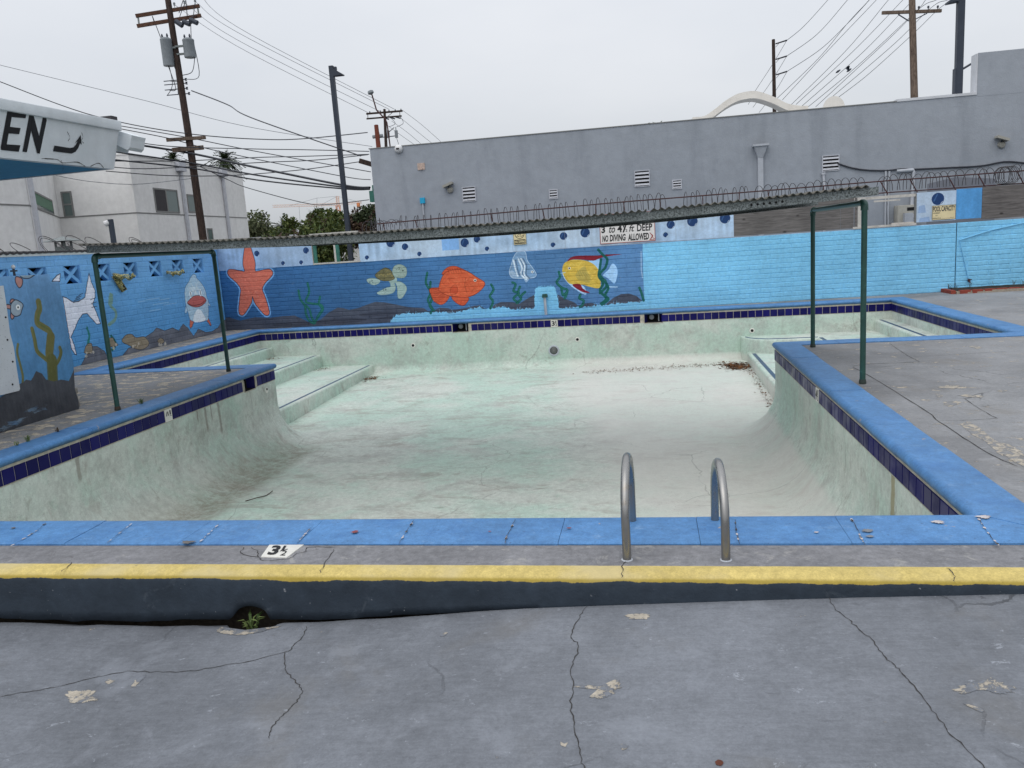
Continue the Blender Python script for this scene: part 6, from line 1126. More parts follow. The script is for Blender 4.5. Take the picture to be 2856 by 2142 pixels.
b_ = MB(); b_.box((-14.2, 6, -.05), (-14.05, 18.4, 2.05)); b_.box((-14.05, 18.25, -.05), (-10.62, 18.4, 2.05)); b_.box((-14.05, 6, -.05), (-10.4, 6.15, 2.05)); obj('back_wall', b_, M['dark'], hut)
s_ = thing('razor_wire', 'loose coils of barbed wire lying along the hut roof edge', 'wire', (-10.8, 13, 2.1)); b_ = MB()
for (y, r) in ((11.3, .20), (11.75, .17), (11.85, .20), (12.0, .14), (12.6, .15), (13.25, .25), (13.3, .22), (13.95, .26), (14.05, .15), (14.5, .23), (15.9, .22), (16.0, .18), (16.25, .12)):
    b_.tube([(-10.75 - .25 * math.sin(a), y + r * 1.1 * (1 - math.cos(a)) - .1, 2.10 + r * 1.15 * math.sin(a)) for a in np.linspace(0, math.pi * .95, 14)], .007, 4, False)
tag(obj('wire_loops', b_, M['wire'], s_), kind='stuff')
# striped cloths hanging from two openings
t = NT('striped_cloth', 0.8, 0, 0.3); X = t.xyz(); sn = t.math('SINE', t.math('MULTIPLY', t.math('ADD', X[1], t.math('ADD', X[2], t.noise(7, 2))), 70.0))
M['cloth'] = t.done(t.mix(t.step(sn, -.1, .1), t.mix(t.step(t.noise(6, 2), .48, .52), (0.02, 0.12, 0.22, 1), (0.015, 0.016, 0.015, 1)), (0.50, 0.44, 0.17, 1)))
for k, (y, z) in enumerate(K['cloths']):
    lab = ('crumpled striped yellow and blue cloth drooping from the opening nearer the green post', 'short roll of striped cloth lying on the sill nearer the painted bird')[k]
    b_ = MB(); X0 = bx_(y) + .04; m_ = 14; vs = []
    for i in range(m_):
        u = i / (m_ - 1)
        for j in range(7):
            v = j / 6 - .5; yy_ = y - .32 + .64 * u; dz = -.05 * math.sin(u * 3.1) + (.05 * math.sin(u * 14 + j))
            vs.append((X0 + .05 + .06 * math.cos(v * 3) + .02 * math.sin(u * 17 + v * 5), yy_ + .02 * math.sin(v * 9), z + .04 + .03 * (1 - u) * (1 if k == 0 else -.2) + dz * .7 + v * .065))
    b_.add(vs, [(i * 7 + j, i * 7 + j + 1, (i + 1) * 7 + j + 1, (i + 1) * 7 + j) for i in range(m_ - 1) for j in range(6)])
    if k == 0: b_.add([(X0 + .02, y - .30, z + .06), (X0 + .05, y - .12, z + .04), (X0 + .03, y + .10, z - .22), (X0 + .01, y - .05, z - .27)], [(0, 1, 2, 3)])
    o_ = tag(obj('striped_cloth', b_, M['cloth'], smooth=True), lab, 'cloth'); md = o_.modifiers.new('thick', 'SOLIDIFY'); md.thickness = .012
# things standing on the hut roof and beyond
def toward(p, s): return tuple(Vector((0, 0, 1.7)) + (Vector(p) - Vector((0, 0, 1.7))) * s)
rv = [toward(p, .727) for p in K['roofvent']]
s_ = thing('roof_vent', 'square metal chimney vent with pyramid cap on the hut roof', 'vent', (rv[3][0], rv[3][1], 2.1)); c_ = Vector((rv[3][0], rv[3][1], 0)); hw = .125; za, zb_ = 2.08, rv[1][2]
b_ = MB(); b_.box((c_.x - hw, c_.y - hw, za), (c_.x + hw, c_.y + hw, 2.26)); obj('base', b_, M['galv'], s_)
for a in (-1, 1):
    for b in (-1, 1): q = MB(); q.box((c_.x + a * hw * .85 - .018, c_.y + b * hw * .85 - .018, 2.26), (c_.x + a * hw * .85 + .018, c_.y + b * hw * .85 + .018, zb_)); obj('leg', q, M['galv'], s_)
b_ = MB(); w_ = .30; b_.add([(c_.x - w_, c_.y - w_, zb_), (c_.x + w_, c_.y - w_, zb_), (c_.x + w_, c_.y + w_, zb_), (c_.x - w_, c_.y + w_, zb_), (c_.x, c_.y, rv[0][2])], [(0, 3, 2, 1), (0, 1, 4), (1, 2, 4), (2, 3, 4), (3, 0, 4)]); obj('cap', b_, M['galv'], s_)
p0, p1, p2 = [toward(p, .72) for p in K['polelight']]
s_ = thing('pole_light', 'short black pole with a small white lamp head above the hut roof', 'lamp', (p1[0], p1[1], 2.05)); b_ = MB(); b_.bar((p1[0], p1[1], 2.0), (p1[0], p1[1], p0[2]), .075); obj('pole', b_, M['lamp_metal'], s_)
b_ = MB(); b_.lathe([(.02, 0), (.055, .03), (.06, .10), (.0, .13)], (p1[0] - .02, p1[1], p0[2] - .05), (-.9, -.3, -.35), 10); obj('lamp_head', b_, M['white'], s_)

# ------------------------------------------------------------------ stub wall at the left with a leaning board
SXW = -7.1
cv = Canvas(3.0, -.05, 9.1, 1.8, 0.004); n1 = cv.noise((.9, .5), 21)[..., None]; n2 = cv.noise((.12, .12), 22)[..., None]; n3 = cv.noise((.02, .25), 23)[..., None]
zz = np.clip(cv.V / 1.7, 0, 1)[:, None, None]; cv.a[:] = (np.array((80, 138, 186), np.float32) * (1 - zz) + np.array((104, 146, 188), np.float32) * zz) * (.90 + .18 * n1) * (.96 + .08 * n2) * (.97 + .06 * n3)
for q, w_ in zip(K['st_weed'], (.085, .055, .05, .03)):
    q = [tuple(p) for p in q]; cv.stroke(q, w_, (116, 112, 66), .95, sm=6); cv.stroke([(y + .015, z) for y, z in q], w_ * .3, (92, 104, 62), .7, sm=6)
q = [tuple(p) for p in K['st_weed'][0]]; cv.stroke(q[6:], .13, (112, 108, 64), .95, sm=6); cv.stroke(q[9:], .17, (98, 100, 58), .8, sm=6)
rk = [tuple(p) for p in K['st_rock']]; cv.fill([(3, rk[0][1])] + rk + [(9.1, rk[-1][1]), (9.1, -.05), (3, -.05)], (78, 80, 86))
m_ = (np.abs(cv.a - np.array((78, 80, 86))).sum(2, keepdims=True) < 3); cv.a += m_ * ((n1 - .5) * 20 + (n2 - .5) * 14 + (n3 - .5) * 10)
for j in range(70):
    y_, z_ = rnd.choice(((8.05, .16), (8.15, .13), (7.75, .06), (7.85, .08), (7.6, .04))); cv.fill([(y_ + rnd.gauss(0, .06) + .03 * math.cos(a) * rnd.uniform(.2, 1), z_ + rnd.gauss(0, .012) + .010 * math.sin(a)) for a in (0, 1, 2, 3, 4, 5)], rnd.choice(((104, 138, 172), (128, 150, 168), (70, 72, 78))), .5)
fs_ = K['st_fish']; PK = (172, 128, 122)
for k in ('f1', 'f2', 'f3', 'f4'): cv.fill(fs_[k], PK, sm=4, line=OUT, lw=.010)
cv.fill(fs_['b2'], (134, 154, 168), sm=4, line=OUT, lw=.010); cv.fill(fs_['body'], (144, 158, 170), sm=4, line=OUT, lw=.010); cv.disc(*fs_['eye'], .032, (220, 222, 222)); cv.disc(*fs_['eye'], .012, (24, 24, 28))
M['stub_paint'] = painted('stub_wall_paint', cv, 1, GV, .8)
st_ = thing('stub_wall', 'short rendered wall painted with brown seaweed on blue and grey rocks below', 'wall', (SXW, 7, 0))
edge = [(3.0, -.02), (8.815, -.02), (8.83, .10), (8.80, .25), (8.845, .55), (8.835, .95), (8.832, 1.35), (8.831, 1.595), (8.69, 1.60), (8.68, 1.69), (8.0, 1.702), (7.0, 1.70), (3.0, 1.70)]
b_ = MB(); b_.prism(edge, lambda u, v: (SXW, u, v), lambda u, v: (SXW - .20, u, v)); bevel(obj('body', b_, M['stub_paint'], st_), .012, 2)
b_ = MB()
for k in range(3): b_.box((SXW - .17 + rnd.uniform(-.01, .02), 8.80, .02 + .085 * k), (SXW - .01, 8.86 - .015 * (k % 2), .02 + .085 * k + .075))
bevel(obj('broken_edge', b_, M['cement'], st_), .015, 2)
bd_ = [tuple(p) for p in K['board']]; poly = [(3.4, bd_[0][1]), *bd_[1:8], (3.4, .43)]
t = NT('flaking_white_board', .8, 0, .3); c = t.vary((*A(190, 194, 198, GV), 1), 2, .1); c = t.mix(t.step(t.noise(42, 6, .8), .60, .66), c, (.05, .05, .055, 1)); M['flaky'] = t.done(c, t.bump(t.noise(40, 4), .3, .003))
b_ = MB(); b_.prism(poly, lambda u, v: (SXW + .006, u, v), lambda u, v: (SXW + .026, u, v)); s_ = thing('white_board', 'flaking white board fixed to the painted stub wall', 'board', (SXW, 7.9, .42)); obj('sheet', b_, M['flaky'], s_)
b_ = MB()
for y, z in ((7.80, .50), (7.86, .75), (7.84, 1.0), (7.87, 1.25)): b_.lathe([(.012, 0), (.010, .006), (0, .007)], (SXW + .026, y, z), (1, 0, 0), 8)
obj('bolts', b_, M['black'], s_)
y_ = 8.25; s_ = thing('water_tap', 'tiny dark tap with pale handle on top of the stub wall', 'tap', (SXW - .1, y_, 1.70)); b_ = MB(); b_.tube([(SXW - .1, y_, 1.69), (SXW - .1, y_, 1.78)], .013, 8); b_.bar((SXW - .1, y_ - .045, 1.755), (SXW - .1, y_ + .045, 1.755), .018); obj('body', b_, M['lamp_metal'], s_)
b_ = MB(); b_.lathe([(.010, 0), (.022, .015), (.020, .03), (.008, .045), (0, .046)], (SXW - .1, y_, 1.78), (0, 0, 1), 10); obj('handle', b_, M['white'], s_)

# ------------------------------------------------------------------ white eave with hand-painted letters, upper left
E_ = K['eave']; ec = K['eave_corner']; xb, xt = ec[0], ec[0] + .12; YN = 2.0
ev = thing('roof_eave', 'white roof eave with black letters and a turning arrow over a blue underside', 'roof', (ec[0], ec[1], ec[2]))
zb0, zb1 = ec[2] - .012 * (ec[1] - YN), ec[2]; zt0, zt1 = zb0 + .492, E_['tc'][2]; zc1 = E_['cc'][2]
b_ = MB(); vs = [(xb, YN, zb0), (xb, ec[1], zb1), (xt, E_['tc'][1], zt1), (xt, YN, zt0 - .01)]; b_.add(vs + [(x - .09, y, z) for x, y, z in vs], [(0, 1, 2, 3), (7, 6, 5, 4), (0, 4, 5, 1), (1, 5, 6, 2), (2, 6, 7, 3), (3, 7, 4, 0)]); obj('fascia', b_, M['fascia'], ev)
b_ = MB(); x0, x1 = xt - .02, xt + .035; b_.add([(x0 - .1, YN, zt0 - .012), (x1, YN, zt0 - .012), (x1, E_['tc'][1] + .02, zt1 - .004), (x0 - .1, E_['tc'][1] + .02, zt1 - .004), (x0 - .1, YN, zt0 + .105), (x1 + .01, YN, zt0 + .10), (x1 + .01, E_['tc'][1] + .02, zc1), (x0 - .1, E_['tc'][1] + .02, zc1)], [(0, 3, 2, 1), (4, 5, 6, 7), (0, 1, 5, 4), (1, 2, 6, 5), (2, 3, 7, 6), (3, 0, 4, 7)]); bevel(obj('cap_flashing', b_, M['fascia'], ev), .008, 2)
b_ = MB(); b_.add([(xb - .012, YN, zb0 + .012), (xb - .012, ec[1] - .01, zb1 + .012), (-13.5, ec[1] - .01, zb1 - .05), (-13.5, YN, zb0 - .05)], [(0, 1, 2, 3)]); b_.add([(xb - .012, YN, zb0 + .3), (xb - .012, ec[1] - .01, zb1 + .3), (-13.5, ec[1] - .01, zb1 + .3), (-13.5, YN, zb0 + .3)], [(3, 2, 1, 0)])
obj('soffit', b_, M['soffit'], ev, fix=False)
b_ = MB(); b_.add([(xb, ec[1] + .001, zb1), (-13.5, ec[1] + .001, zb1 - .06), (-13.5, ec[1] + .001, zt1), (xt, E_['tc'][1], zt1)], [(0, 1, 2, 3)]); obj('end_fascia', b_, M['fascia'], ev, fix=False)
fe = lambda y, z, l=.006: (xb + .12 * min(1, max(0, (z - (zb1 - .012 * (ec[1] - y))) / .49)) + l, y, z)
for nm, poly in zip(('lettering', 'lettering', 'arrow'), K['EN']): b_ = MB(); b_.sheet([tuple(p) for p in poly], lambda u, v: fe(u, v)); o_ = obj(nm, b_, M['black'], ev, fix=False)
b_ = MB()
for pts in (((9.0, 3.36), (9.05, 3.30), (9.02, 3.26)), ((9.25, 3.38), (9.28, 3.33), (9.26, 3.29), (9.30, 3.26)), ((8.6, 3.02), (8.85, 3.03), (8.95, 3.0), (9.2, 3.03), (9.35, 2.99)), ((8.92, 3.03), (8.95, 2.96), (8.93, 2.91)), ((9.45, 3.0), (9.6, 3.05), (9.7, 3.0))):
    q = spline([p for p in pts], 4)
    for a, b in zip(q[:-1], q[1:]): w_ = rnd.uniform(.002, .006); b_.sheet([(a[0], a[1] - w_), (b[0], b[1] - w_), (b[0], b[1] + w_), (a[0], a[1] + w_)], lambda u, v: fe(u, v, .003))
obj('crack', b_, M['crackline'], ev, fix=False)
sc = K['scupper']; q = [(p[0], p[2]) for p in sc]; b_ = MB(); b_.prism(q, lambda u, v: (u, ec[1] + .09, v), lambda u, v: (u - .02, ec[1] + .42, v)); obj('scupper', b_, M['fascia'], ev)
b_ = MB(); b_.box((xt - .14, ec[1] - .10, zc1), (xt + .02, ec[1] + .02, zc1 + .05)); obj('roof_felt', b_, M['roofdark'], ev)
b_ = MB(); b_.box((-13.5, 2.0, -.2), (-9.6, 9.0, 2.92)); obj('wall', b_, M['white_stucco'], ev)

# ------------------------------------------------------------------ shade canopy across the pool
cn = thing('shade_canopy', 'long low corrugated metal canopy on four dark green pipe posts spanning the pool', 'canopy', (-2.1, 10.1, 0))
PS = [(-6.43, 8.63), (-6.53, 11.49), (2.236, 11.53), (2.195, 8.745)]; ZP = 1.865
for (x, y) in PS:
    b_ = MB(); b_.tube([(x, y, 0), (x, y, ZP - .02)], .0295, 14); po = obj('post', b_, M['green'], cn, smooth=False, auto=40)
    b_ = MB(); b_.lathe([(.036, 0), (.037, .02), (.034, .035), (.031, .05), (0, .05)], (x, y, 0), (0, 0, 1), 12); obj('base_collar', b_, metal_pipe('rusty_pipe_foot', A(40, 50, 46, .8), .7, .8) if 'foot' not in M else M['foot'], po); M.setdefault('foot', bpy.data.materials['rusty_pipe_foot'])
for (a, b) in ((PS[0], PS[1]), (PS[3], PS[2])):
    a, b = Vector((*a, ZP)), Vector((*b, ZP)); d = (b - a).normalized(); r = .05
    for p, s_ in ((a, 1), (b, -1)):
        q = [p + Vector((0, 0, -.03 - r))] + [p + Vector((0, 0, -r * math.cos(t_) + .0)) * 1 + d * s_ * r * (1 - math.cos(t_)) + Vector((0, 0, r * math.sin(t_) - r + r * math.cos(t_))) for t_ in np.linspace(0, math.pi / 2, 7)]
        q = [p + Vector((0, 0, -.075))] + [p + d * s_ * r * (1 - math.cos(t_)) + Vector((0, 0, -r + r * math.sin(t_))) for t_ in np.linspace(0, math.pi / 2, 7)] + [p + d * s_ * .09]
        b_ = MB(); b_.tube(q, [.039] + [.037] * 7 + [.039], 14); obj('elbow', b_, M['green'], cn, auto=40)
    b_ = MB(); b_.tube([a + d * .06, b - d * .06], .0295, 14); obj('top_pipe', b_, M['green'], cn, auto=40)
ZB = ZP + .062
def sag(x): t_ = (x + 6.5) / 8.8; return -.105 * 4 * t_ * (1 - t_) - .02 * (1 - t_)
def sagged(b_): b_.v = [(v[0], v[1], v[2] + sag(v[0])) for v in b_.v]; return b_
def channel(y, x0, x1, face, z0, z1):
    b_ = MB(); t_ = .004; f = .045 * face; n = 24
    for i in range(n):
        a_, c_ = x0 + (x1 - x0) * i / n, x0 + (x1 - x0) * (i + 1) / n
        for (ya, yb, za, zb_) in ((min(y, y + t_), max(y, y + t_), z0, z1), (min(y + t_, y + f), max(y + t_, y + f), z0, z0 + t_), (min(y + t_, y + f), max(y + t_, y + f), z1 - t_, z1)):
            vs = [(x, yy_, zz_ + sag(x)) for zz_ in (za, zb_) for x, yy_ in ((a_, ya), (c_, ya), (c_, yb), (a_, yb))]
            fs = [(0, 3, 2, 1), (4, 5, 6, 7), (0, 1, 5, 4), (2, 3, 7, 6)]
            if i == 0: fs.append((3, 0, 4, 7))
            if i == n - 1: fs.append((1, 2, 6, 5))
            b_.add(vs, fs)
    return b_
obj('front_beam', channel(8.585, -6.48, 2.285, 1, ZB + .0, ZB + .082), M['galv'], cn, fix=False); obj('rear_beam', channel(11.60, -6.56, 2.32, -1, ZB + .0, ZB + .082), M['galv'], cn, fix=False)
obj('mid_beam', channel(10.1, -6.5, 2.3, 1, ZB + .02, ZB + .082), M['galv'], cn, fix=False)
b_ = MB(); b_.box((1.02, 8.578, ZB + .006), (1.42, 8.584, ZB + .076)); sp_ = obj('splice_plate', sagged(b_), M['galv'], cn)
for k in range(6): b_ = MB(); b_.lathe([(.013, 0), (0, .001)], (1.07 + .06 * k, 8.5775, ZB + .042 + sag(1.07 + .06 * k)), (0, -1, 0), 12); obj('hole', b_, M['dark'], sp_)
sheets = [(-6.53, -4.4), (-4.36, -2.2), (-2.16, 0.02), (0.06, 2.19)]
for (a, b) in sheets:
    b_ = MB(); n_x = int((b - a) / .0127); vs = []
    for i in range(n_x + 1):
        x = a + (b - a) * i / n_x; ph = x * 2 * math.pi / .0762 * 1.0; z = ZB + .100 + .0125 * math.sin(ph) + sag(x)
        vs += [(x, 8.53 + .006 * math.sin(x * 3.1), z), (x, 10.1, z - .004), (x, 11.70, z)]
    b_.add(vs, [(3 * i + j, 3 * i + 3 + j, 3 * i + 4 + j, 3 * i + 1 + j) for i in range(n_x) for j in range(2)]); o_ = obj('roof_sheet', b_, M['roof'], cn, smooth=True, fix=False); md = o_.modifiers.new('thick', 'SOLIDIFY'); md.thickness = .004

# ------------------------------------------------------------------ two steel grab rails at the near edge
for k, (x0, x1, lab) in enumerate(((-.157, -.137, 'steel ladder grab rail with a crack running from its foot'), (.354, .345, 'steel ladder grab rail standing nearer the right pool wall'))):
    y0, y1, zt = 4.052, 4.60, .482 if k == 0 else .44
    s_ = thing('grab_rail', lab, 'grab rail', (x0, y0, 0), 'grab rails at the pool edge'); R_ = (y1 - y0) / 2; yc = (y0 + y1) / 2
    q = [Vector((x0, y0, -.05)), Vector((x0, y0, zt - R_ - .12)), Vector((x0, y0, zt - R_ - .03))] + [Vector((x0 + (x1 - x0) * (1 - math.cos(a)) / 2, yc - R_ * math.cos(a), zt - R_ + R_ * math.sin(a))) for a in np.linspace(.12, math.pi - .12, 18)] + [Vector((x1, y1, zt - R_ - .05)), Vector((x1, y1 + .02, -.06)), Vector((x1, y1 + .08, -.30)), Vector((x1, y1 + .09, -.75))]
    b_ = MB(); b_.tube(q, .0235, 20); obj('rail', b_, M['steel'], s_, auto=50)
    b_ = MB(); b_.lathe([(.031, 0), (.030, .003), (.025, .005), (.0245, .005)], (x0, y0, .0005), (0, 0, 1), 18); obj('foot_ring', b_, M['pipe_grey'], s_)

# ------------------------------------------------------------------ weeds, leaves, twig, planter
def blades(b_, c_, n, h, spread, w_=.006):
    for _ in range(n):
        a = rnd.uniform(0, 6.28); l = h * rnd.uniform(.5, 1.1); t_ = rnd.uniform(.3, 1) * spread; p = Vector(c_) + Vector((rnd.uniform(-.02, .02), rnd.uniform(-.015, .015), 0)); dr = Vector((math.cos(a), math.sin(a), 0)); sd_ = Vector((-dr.y, dr.x, 0)) * w_
        q1 = p + dr * t_ * .45 * l + Vector((0, 0, l * .65)); q2 = p + dr * t_ * l + Vector((0, 0, l * (.85 - .3 * t_)))
        b_.add([p - sd_ * .5, p + sd_ * .5, q1 + sd_, q1 - sd_, q2], [(0, 1, 2, 3), (3, 2, 4)])
    return b_
b_ = blades(MB(), (HX - .0, HY - .015, gnd(HX) - .07), 20, .15, .8, .008); tag(obj('weed', b_, M['weed'], fix=False), 'small green weed growing in the hole under the kerb', 'weed')
wl = ('tall tuft of grass at the left edge of the deck coping', 'reddish low weed against the left coping', 'flat thin weed at the coping nearest the frame edge', 'small grass tuft beside the green canopy post')
for k, p in enumerate(K['deckweeds']): b_ = blades(MB(), (p[0] - .03, p[1], .012), (22, 18, 12, 26)[k], (.10, .07, .06, .09)[k], 1.0, .004); tag(obj('weed', b_, M['weed'] if k != 1 else M['leaf_red'], fix=False), wl[k], 'weed')
def litter(name, lab, pts, n, spread, size=(.012, .03)):
    b_ = MB()
    for _ in range(n):
        c0 = rnd.choice(pts); x, y = c0[0] + rnd.gauss(0, spread[0]), c0[1] + rnd.gauss(0, spread[1])
        if not (PX0 < x < PX3 and PY0 < y < PY2 - .02): continue
        z = (floor_z(x, y) if c0[2] < -1 else c0[2]) + rnd.uniform(.005, .022); a = rnd.uniform(0, 6.28); l = rnd.uniform(*size); w_ = l * rnd.uniform(.25, .5); d = Vector((math.cos(a), math.sin(a), rnd.uniform(-.3, .3))) * l; s_ = Vector((-math.sin(a), math.cos(a), rnd.uniform(-.4, .4))) * w_; p = Vector((x, y, z))
        b_.add([p - d, p + s_, p + d, p - s_], [(0, 1, 2, 3)])
    return tag(obj(name, b_, M['deadleaf'], fix=False), lab, 'leaves', kind='stuff')
lv = K['leaves']
litter('dead_leaves', 'heap of brown dead leaves in the far right pool corner', [(1.72, 17.25, -1.15), (1.86, 16.9, -1.15)], 420, (.16, .16), (.025, .06))
litter('dead_leaves', 'thin drift of dead leaf bits along the foot of the far pool wall', [(x, 17.05 + .35 * (x + 1) / 2.6, -1.15) for x in np.linspace(-1.2, 1.6, 12)], 520, (.16, .13), (.010, .03))
litter('dead_leaves', 'small brown leaf pile by the lowest pool step', [(-6.35, 17.2, -1.15)], 120, (.12, .14), (.02, .045))
litter('dead_leaves', 'leaf bits in the corner of the middle pool step', [(-7.62, 17.45, -.936), (-7.6, 17.7, -.936)], 60, (.10, .14), (.015, .03)); litter('dead_leaves', 'leaf bits in the corner of the upper pool step', [(-8.85, 17.6, -.646)], 50, (.14, .12), (.015, .03))
litter('dead_leaves', 'brown leaves swept against the right pool step', [(1.98, y, -1.15) for y in (13.4, 13.9, 14.6, 15.4, 16.2)], 170, (.05, .3), (.015, .04))
tw = [(p[0], p[1], floor_z(p[0], p[1]) + .008 + .012 * (i % 2)) for i, p in enumerate(K['twig'])]; b_ = MB(); b_.tube(spline(tw, 4), .006, 5); tag(obj('twig', b_, M['bark']), 'thin dry twig lying on the pool floor', 'twig')
s_ = thing('leaf', 'brown curled leaf lying near the rails on the pool floor', 'leaf', (-.1, 5.9, -1.28)); z_ = floor_z(.19, 6.6)
b_ = MB(); b_.add([(.16, 6.6, z_ + .004), (.19, 6.57, z_ + .02), (.22, 6.61, z_ + .004), (.185, 6.64, z_ + .022)], [(0, 1, 2, 3)]); s_.location = (.19, 6.6, z_); obj('blade', b_, M['deadleaf'], s_, fix=False)
# low brick planter edge against the right wall
pl = thing('planter_edge', 'low broken edging of red bricks at the foot of the side wall', 'planter', (6.8, 18.4, 0))
p = Vector((6.56, 18.42, 0)); k = 0
bl = MB(); bl.box((-.105, 0, 0), (.105, .09, .075)); bm_ = bl.mesh('brick'); bm_.materials.append(M['brickred'])
for k in range(13): inst('brick', bm_, pl, (6.68 + .245 * k, 18.42 + .012 * k + rnd.uniform(-.012, .012), .0), rnd.uniform(-.06, .06) + .05)
for k in range(3): inst('brick', bm_, pl, (6.50, 18.56 + .23 * k, 0), math.pi / 2 + rnd.uniform(-.08, .08))
b_ = MB(); b_.box((6.55, 18.45, 0), (9.8, 18.52, .055)); b_.box((6.51, 18.44, 0), (6.56, 19.08, .05)); b_.box((6.60, 18.435, 0), (9.8, 18.47, .03)); obj('mortar', b_, M['mortar'], pl)
b_ = MB(); vs = []; 
for i in range(60):
    for j in range(6): x = 6.56 + 3.2 * i / 59; y = 18.5 + .75 * j / 5; vs.append((x, min(y, wy(x)), .045 + .07 * mnoise.noise(Vector((x * 2.2, y * 4, 0))) + .03 * (j / 5)))
b_.add(vs, [(i * 6 + j, (i + 1) * 6 + j, (i + 1) * 6 + j + 1, i * 6 + j + 1) for i in range(59) for j in range(5)]); obj('soil', b_, M['soil'], pl, smooth=True)
b_ = MB()
for x, n in ((6.7, 10), (7.0, 5), (7.9, 8), (8.1, 10), (8.4, 14), (6.55, 8), (7.5, 4)): blades(b_, (x, wy(x) - .10, .08), n, .16, 1.0, .004)
tag(obj('dry_grass', b_, leafmat('dry_grass_blades', (.11, .085, .05), (.05, .045, .03)), fix=False), 'dry grass tufts growing behind the low brick edging', 'grass', kind='stuff')

# ------------------------------------------------------------------ grey building behind the mural wall
gb = thing('grey_building', 'long grey rendered building with flat roof and raised right end behind the mural', 'building', (0, 21.5, -.3)); GY = 21.5
b_ = MB(); b_.box((-7.27, GY, -.32), (14, 36, 4.44)); obj('wall', b_, M['grey_stucco'], gb)
b_ = MB(); b_.box((7.9, GY - .003, 4.40), (14, GY + .32, 5.385)); tw_ = obj('raised_wall', b_, M['grey_stucco'], gb)
b_ = MB(); b_.box((7.86, GY + .004, 4.50), (7.897, GY + .32, 5.375)); obj('pale_return', b_, M['cap_pale'], gb)
b_ = MB(); b_.box((-7.30, GY - .015, 4.44), (6.1, GY + .25, 4.462)); obj('roof_edge', b_, M['winframe'], gb)
b_ = MB(); b_.box((6.1, GY - .02, 4.44), (7.89, GY + .4, 4.50)); obj('pale_coping', b_, M['cap_pale'], gb)
for v in K['g_vents']:
    (x0, z1), (x1, z0) = v; big = x1 - x0 > .25; f = thing('vent', None, None); f.parent = gb; f.location = (0, 0, 0)
    b_ = MB(); t_ = .018 if big else .025
    for a, b in (((x0 - t_, z0 - t_), (x1 + t_, z0)), ((x0 - t_, z1), (x1 + t_, z1 + t_)), ((x0 - t_, z0), (x0, z1)), ((x1, z0), (x1 + t_, z1))): b_.box((a[0], GY - .022, a[1]), (b[0], GY + .01, b[1]))
    obj('frame', b_, M['vent_paint'], f); b_ = MB(); b_.box((x0, GY - .006, z0), (x1, GY - .003, z1)); obj('shaft', b_, M['dark'], f)
    n = 4 if big else 3
    for k in range(n):
        zc = z0 + (z1 - z0) * (k + .42) / n; h = (z1 - z0) / n * .52; b_ = MB(); b_.add([(x0, GY - .030, zc - h * .5), (x1, GY - .030, zc - h * .5), (x1, GY - .008, zc + h * .5), (x0, GY - .008, zc + h * .5)], [(0, 1, 2, 3)]); obj('slat', b_, M['vent_paint'], f, fix=False)
h0, h1, h2, h3, h4 = K['g_hop']; xm = (h0[0] + h1[0]) / 2; dp = thing('downpipe', None, None); dp.parent = gb; dp.location = (0, 0, 0)
b_ = MB(); w0, w1 = (h1[0] - h0[0]) / 2, (h3[0] - h2[0]) / 2; zt_, zm_ = h0[1] + .02, h2[1]
b_.add([(xm - w0, GY, zt_), (xm + w0, GY, zt_), (xm + w0, GY - .2, zt_), (xm - w0, GY - .2, zt_), (xm - w1, GY, zm_), (xm + w1, GY, zm_), (xm + w1, GY - .09, zm_), (xm - w1, GY - .09, zm_)], [(0, 1, 2, 3), (7, 6, 5, 4), (0, 4, 5, 1), (1, 5, 6, 2), (2, 6, 7, 3), (3, 7, 4, 0)]); b_.box((xm - w0 - .015, GY - .215, zt_ - .05), (xm + w0 + .015, GY, zt_)); obj('hopper', b_, M['pipe_grey'], dp)
b_ = MB(); b_.box((xm - w1, GY - .085, -.3), (xm + w1, GY, zm_)); obj('pipe', b_, M['pipe_grey'], dp)
for pts, r in zip(K['g_cond'], (.022, .022, .04)): b_ = MB(); b_.tube([(x, GY - .04, z) for x, z in pts] + [(pts[-1][0], GY - .04, -.2)], r, 8); obj('conduit', b_, M['pipe_grey'], gb)
b_ = MB(); b_.tube([(x, GY - .05, z) for x, z in K['g_pvc']] + [(K['g_pvc'][-1][0], GY - .05, -.2)], .03, 8); b_.lathe([(.05, 0), (.05, .05), (0, .05)], (K['g_pvc'][0][0], GY - .05, K['g_pvc'][0][1] - .02), (0, 0, 1), 10); obj('vent_pipe', b_, M['vent_paint'], gb)
b_ = MB(); q = K['g_darkp']; b_.prism([(q[0][0], 1.2), (q[0][0], q[0][1]), (q[1][0], q[1][1]), (q[2][0] + .3, q[2][1]), (q[2][0] + .3, 1.2)], lambda u, v: (u, GY - .004, v), lambda u, v: (u, GY + .01, v)); obj('repainted_patch', b_, stucco('dark_repaint', (118, 121, 129), (104, 106, 112)), gb)
(x0, z0), (x1, z1) = K['g_stain']; b_ = MB(); b_.box((x0, GY - .02, z1), (x1 - .04, GY, z0)); b_.lathe([(.035, 0), (.03, .03), (0, .03)], (x0 + .1, GY - .02, z1 + .03), (0, -1, 0), 10); obj('bracket_remains', b_, plain('rust_cream', A(180, 160, 148, GV), .9, var=.3, scale=20), gb)
b0, b1, b2 = K['g_box']; b_ = MB(); b_.box((b0[0], GY - .08, b1[1]), (b1[0], GY, b0[1])); s_ = thing('junction_box', 'small bright cyan box on the grey wall with a pipe below', 'box', (b0[0], GY, b1[1])); obj('body', b_, M['cyan'], s_)
b_ = MB(); b_.tube([((b0[0] + b1[0]) / 2, GY - .04, b1[1]), (b2[0], GY - .04, -.2)], .022, 8); obj('conduit', b_, M['pipe_grey'], s_)
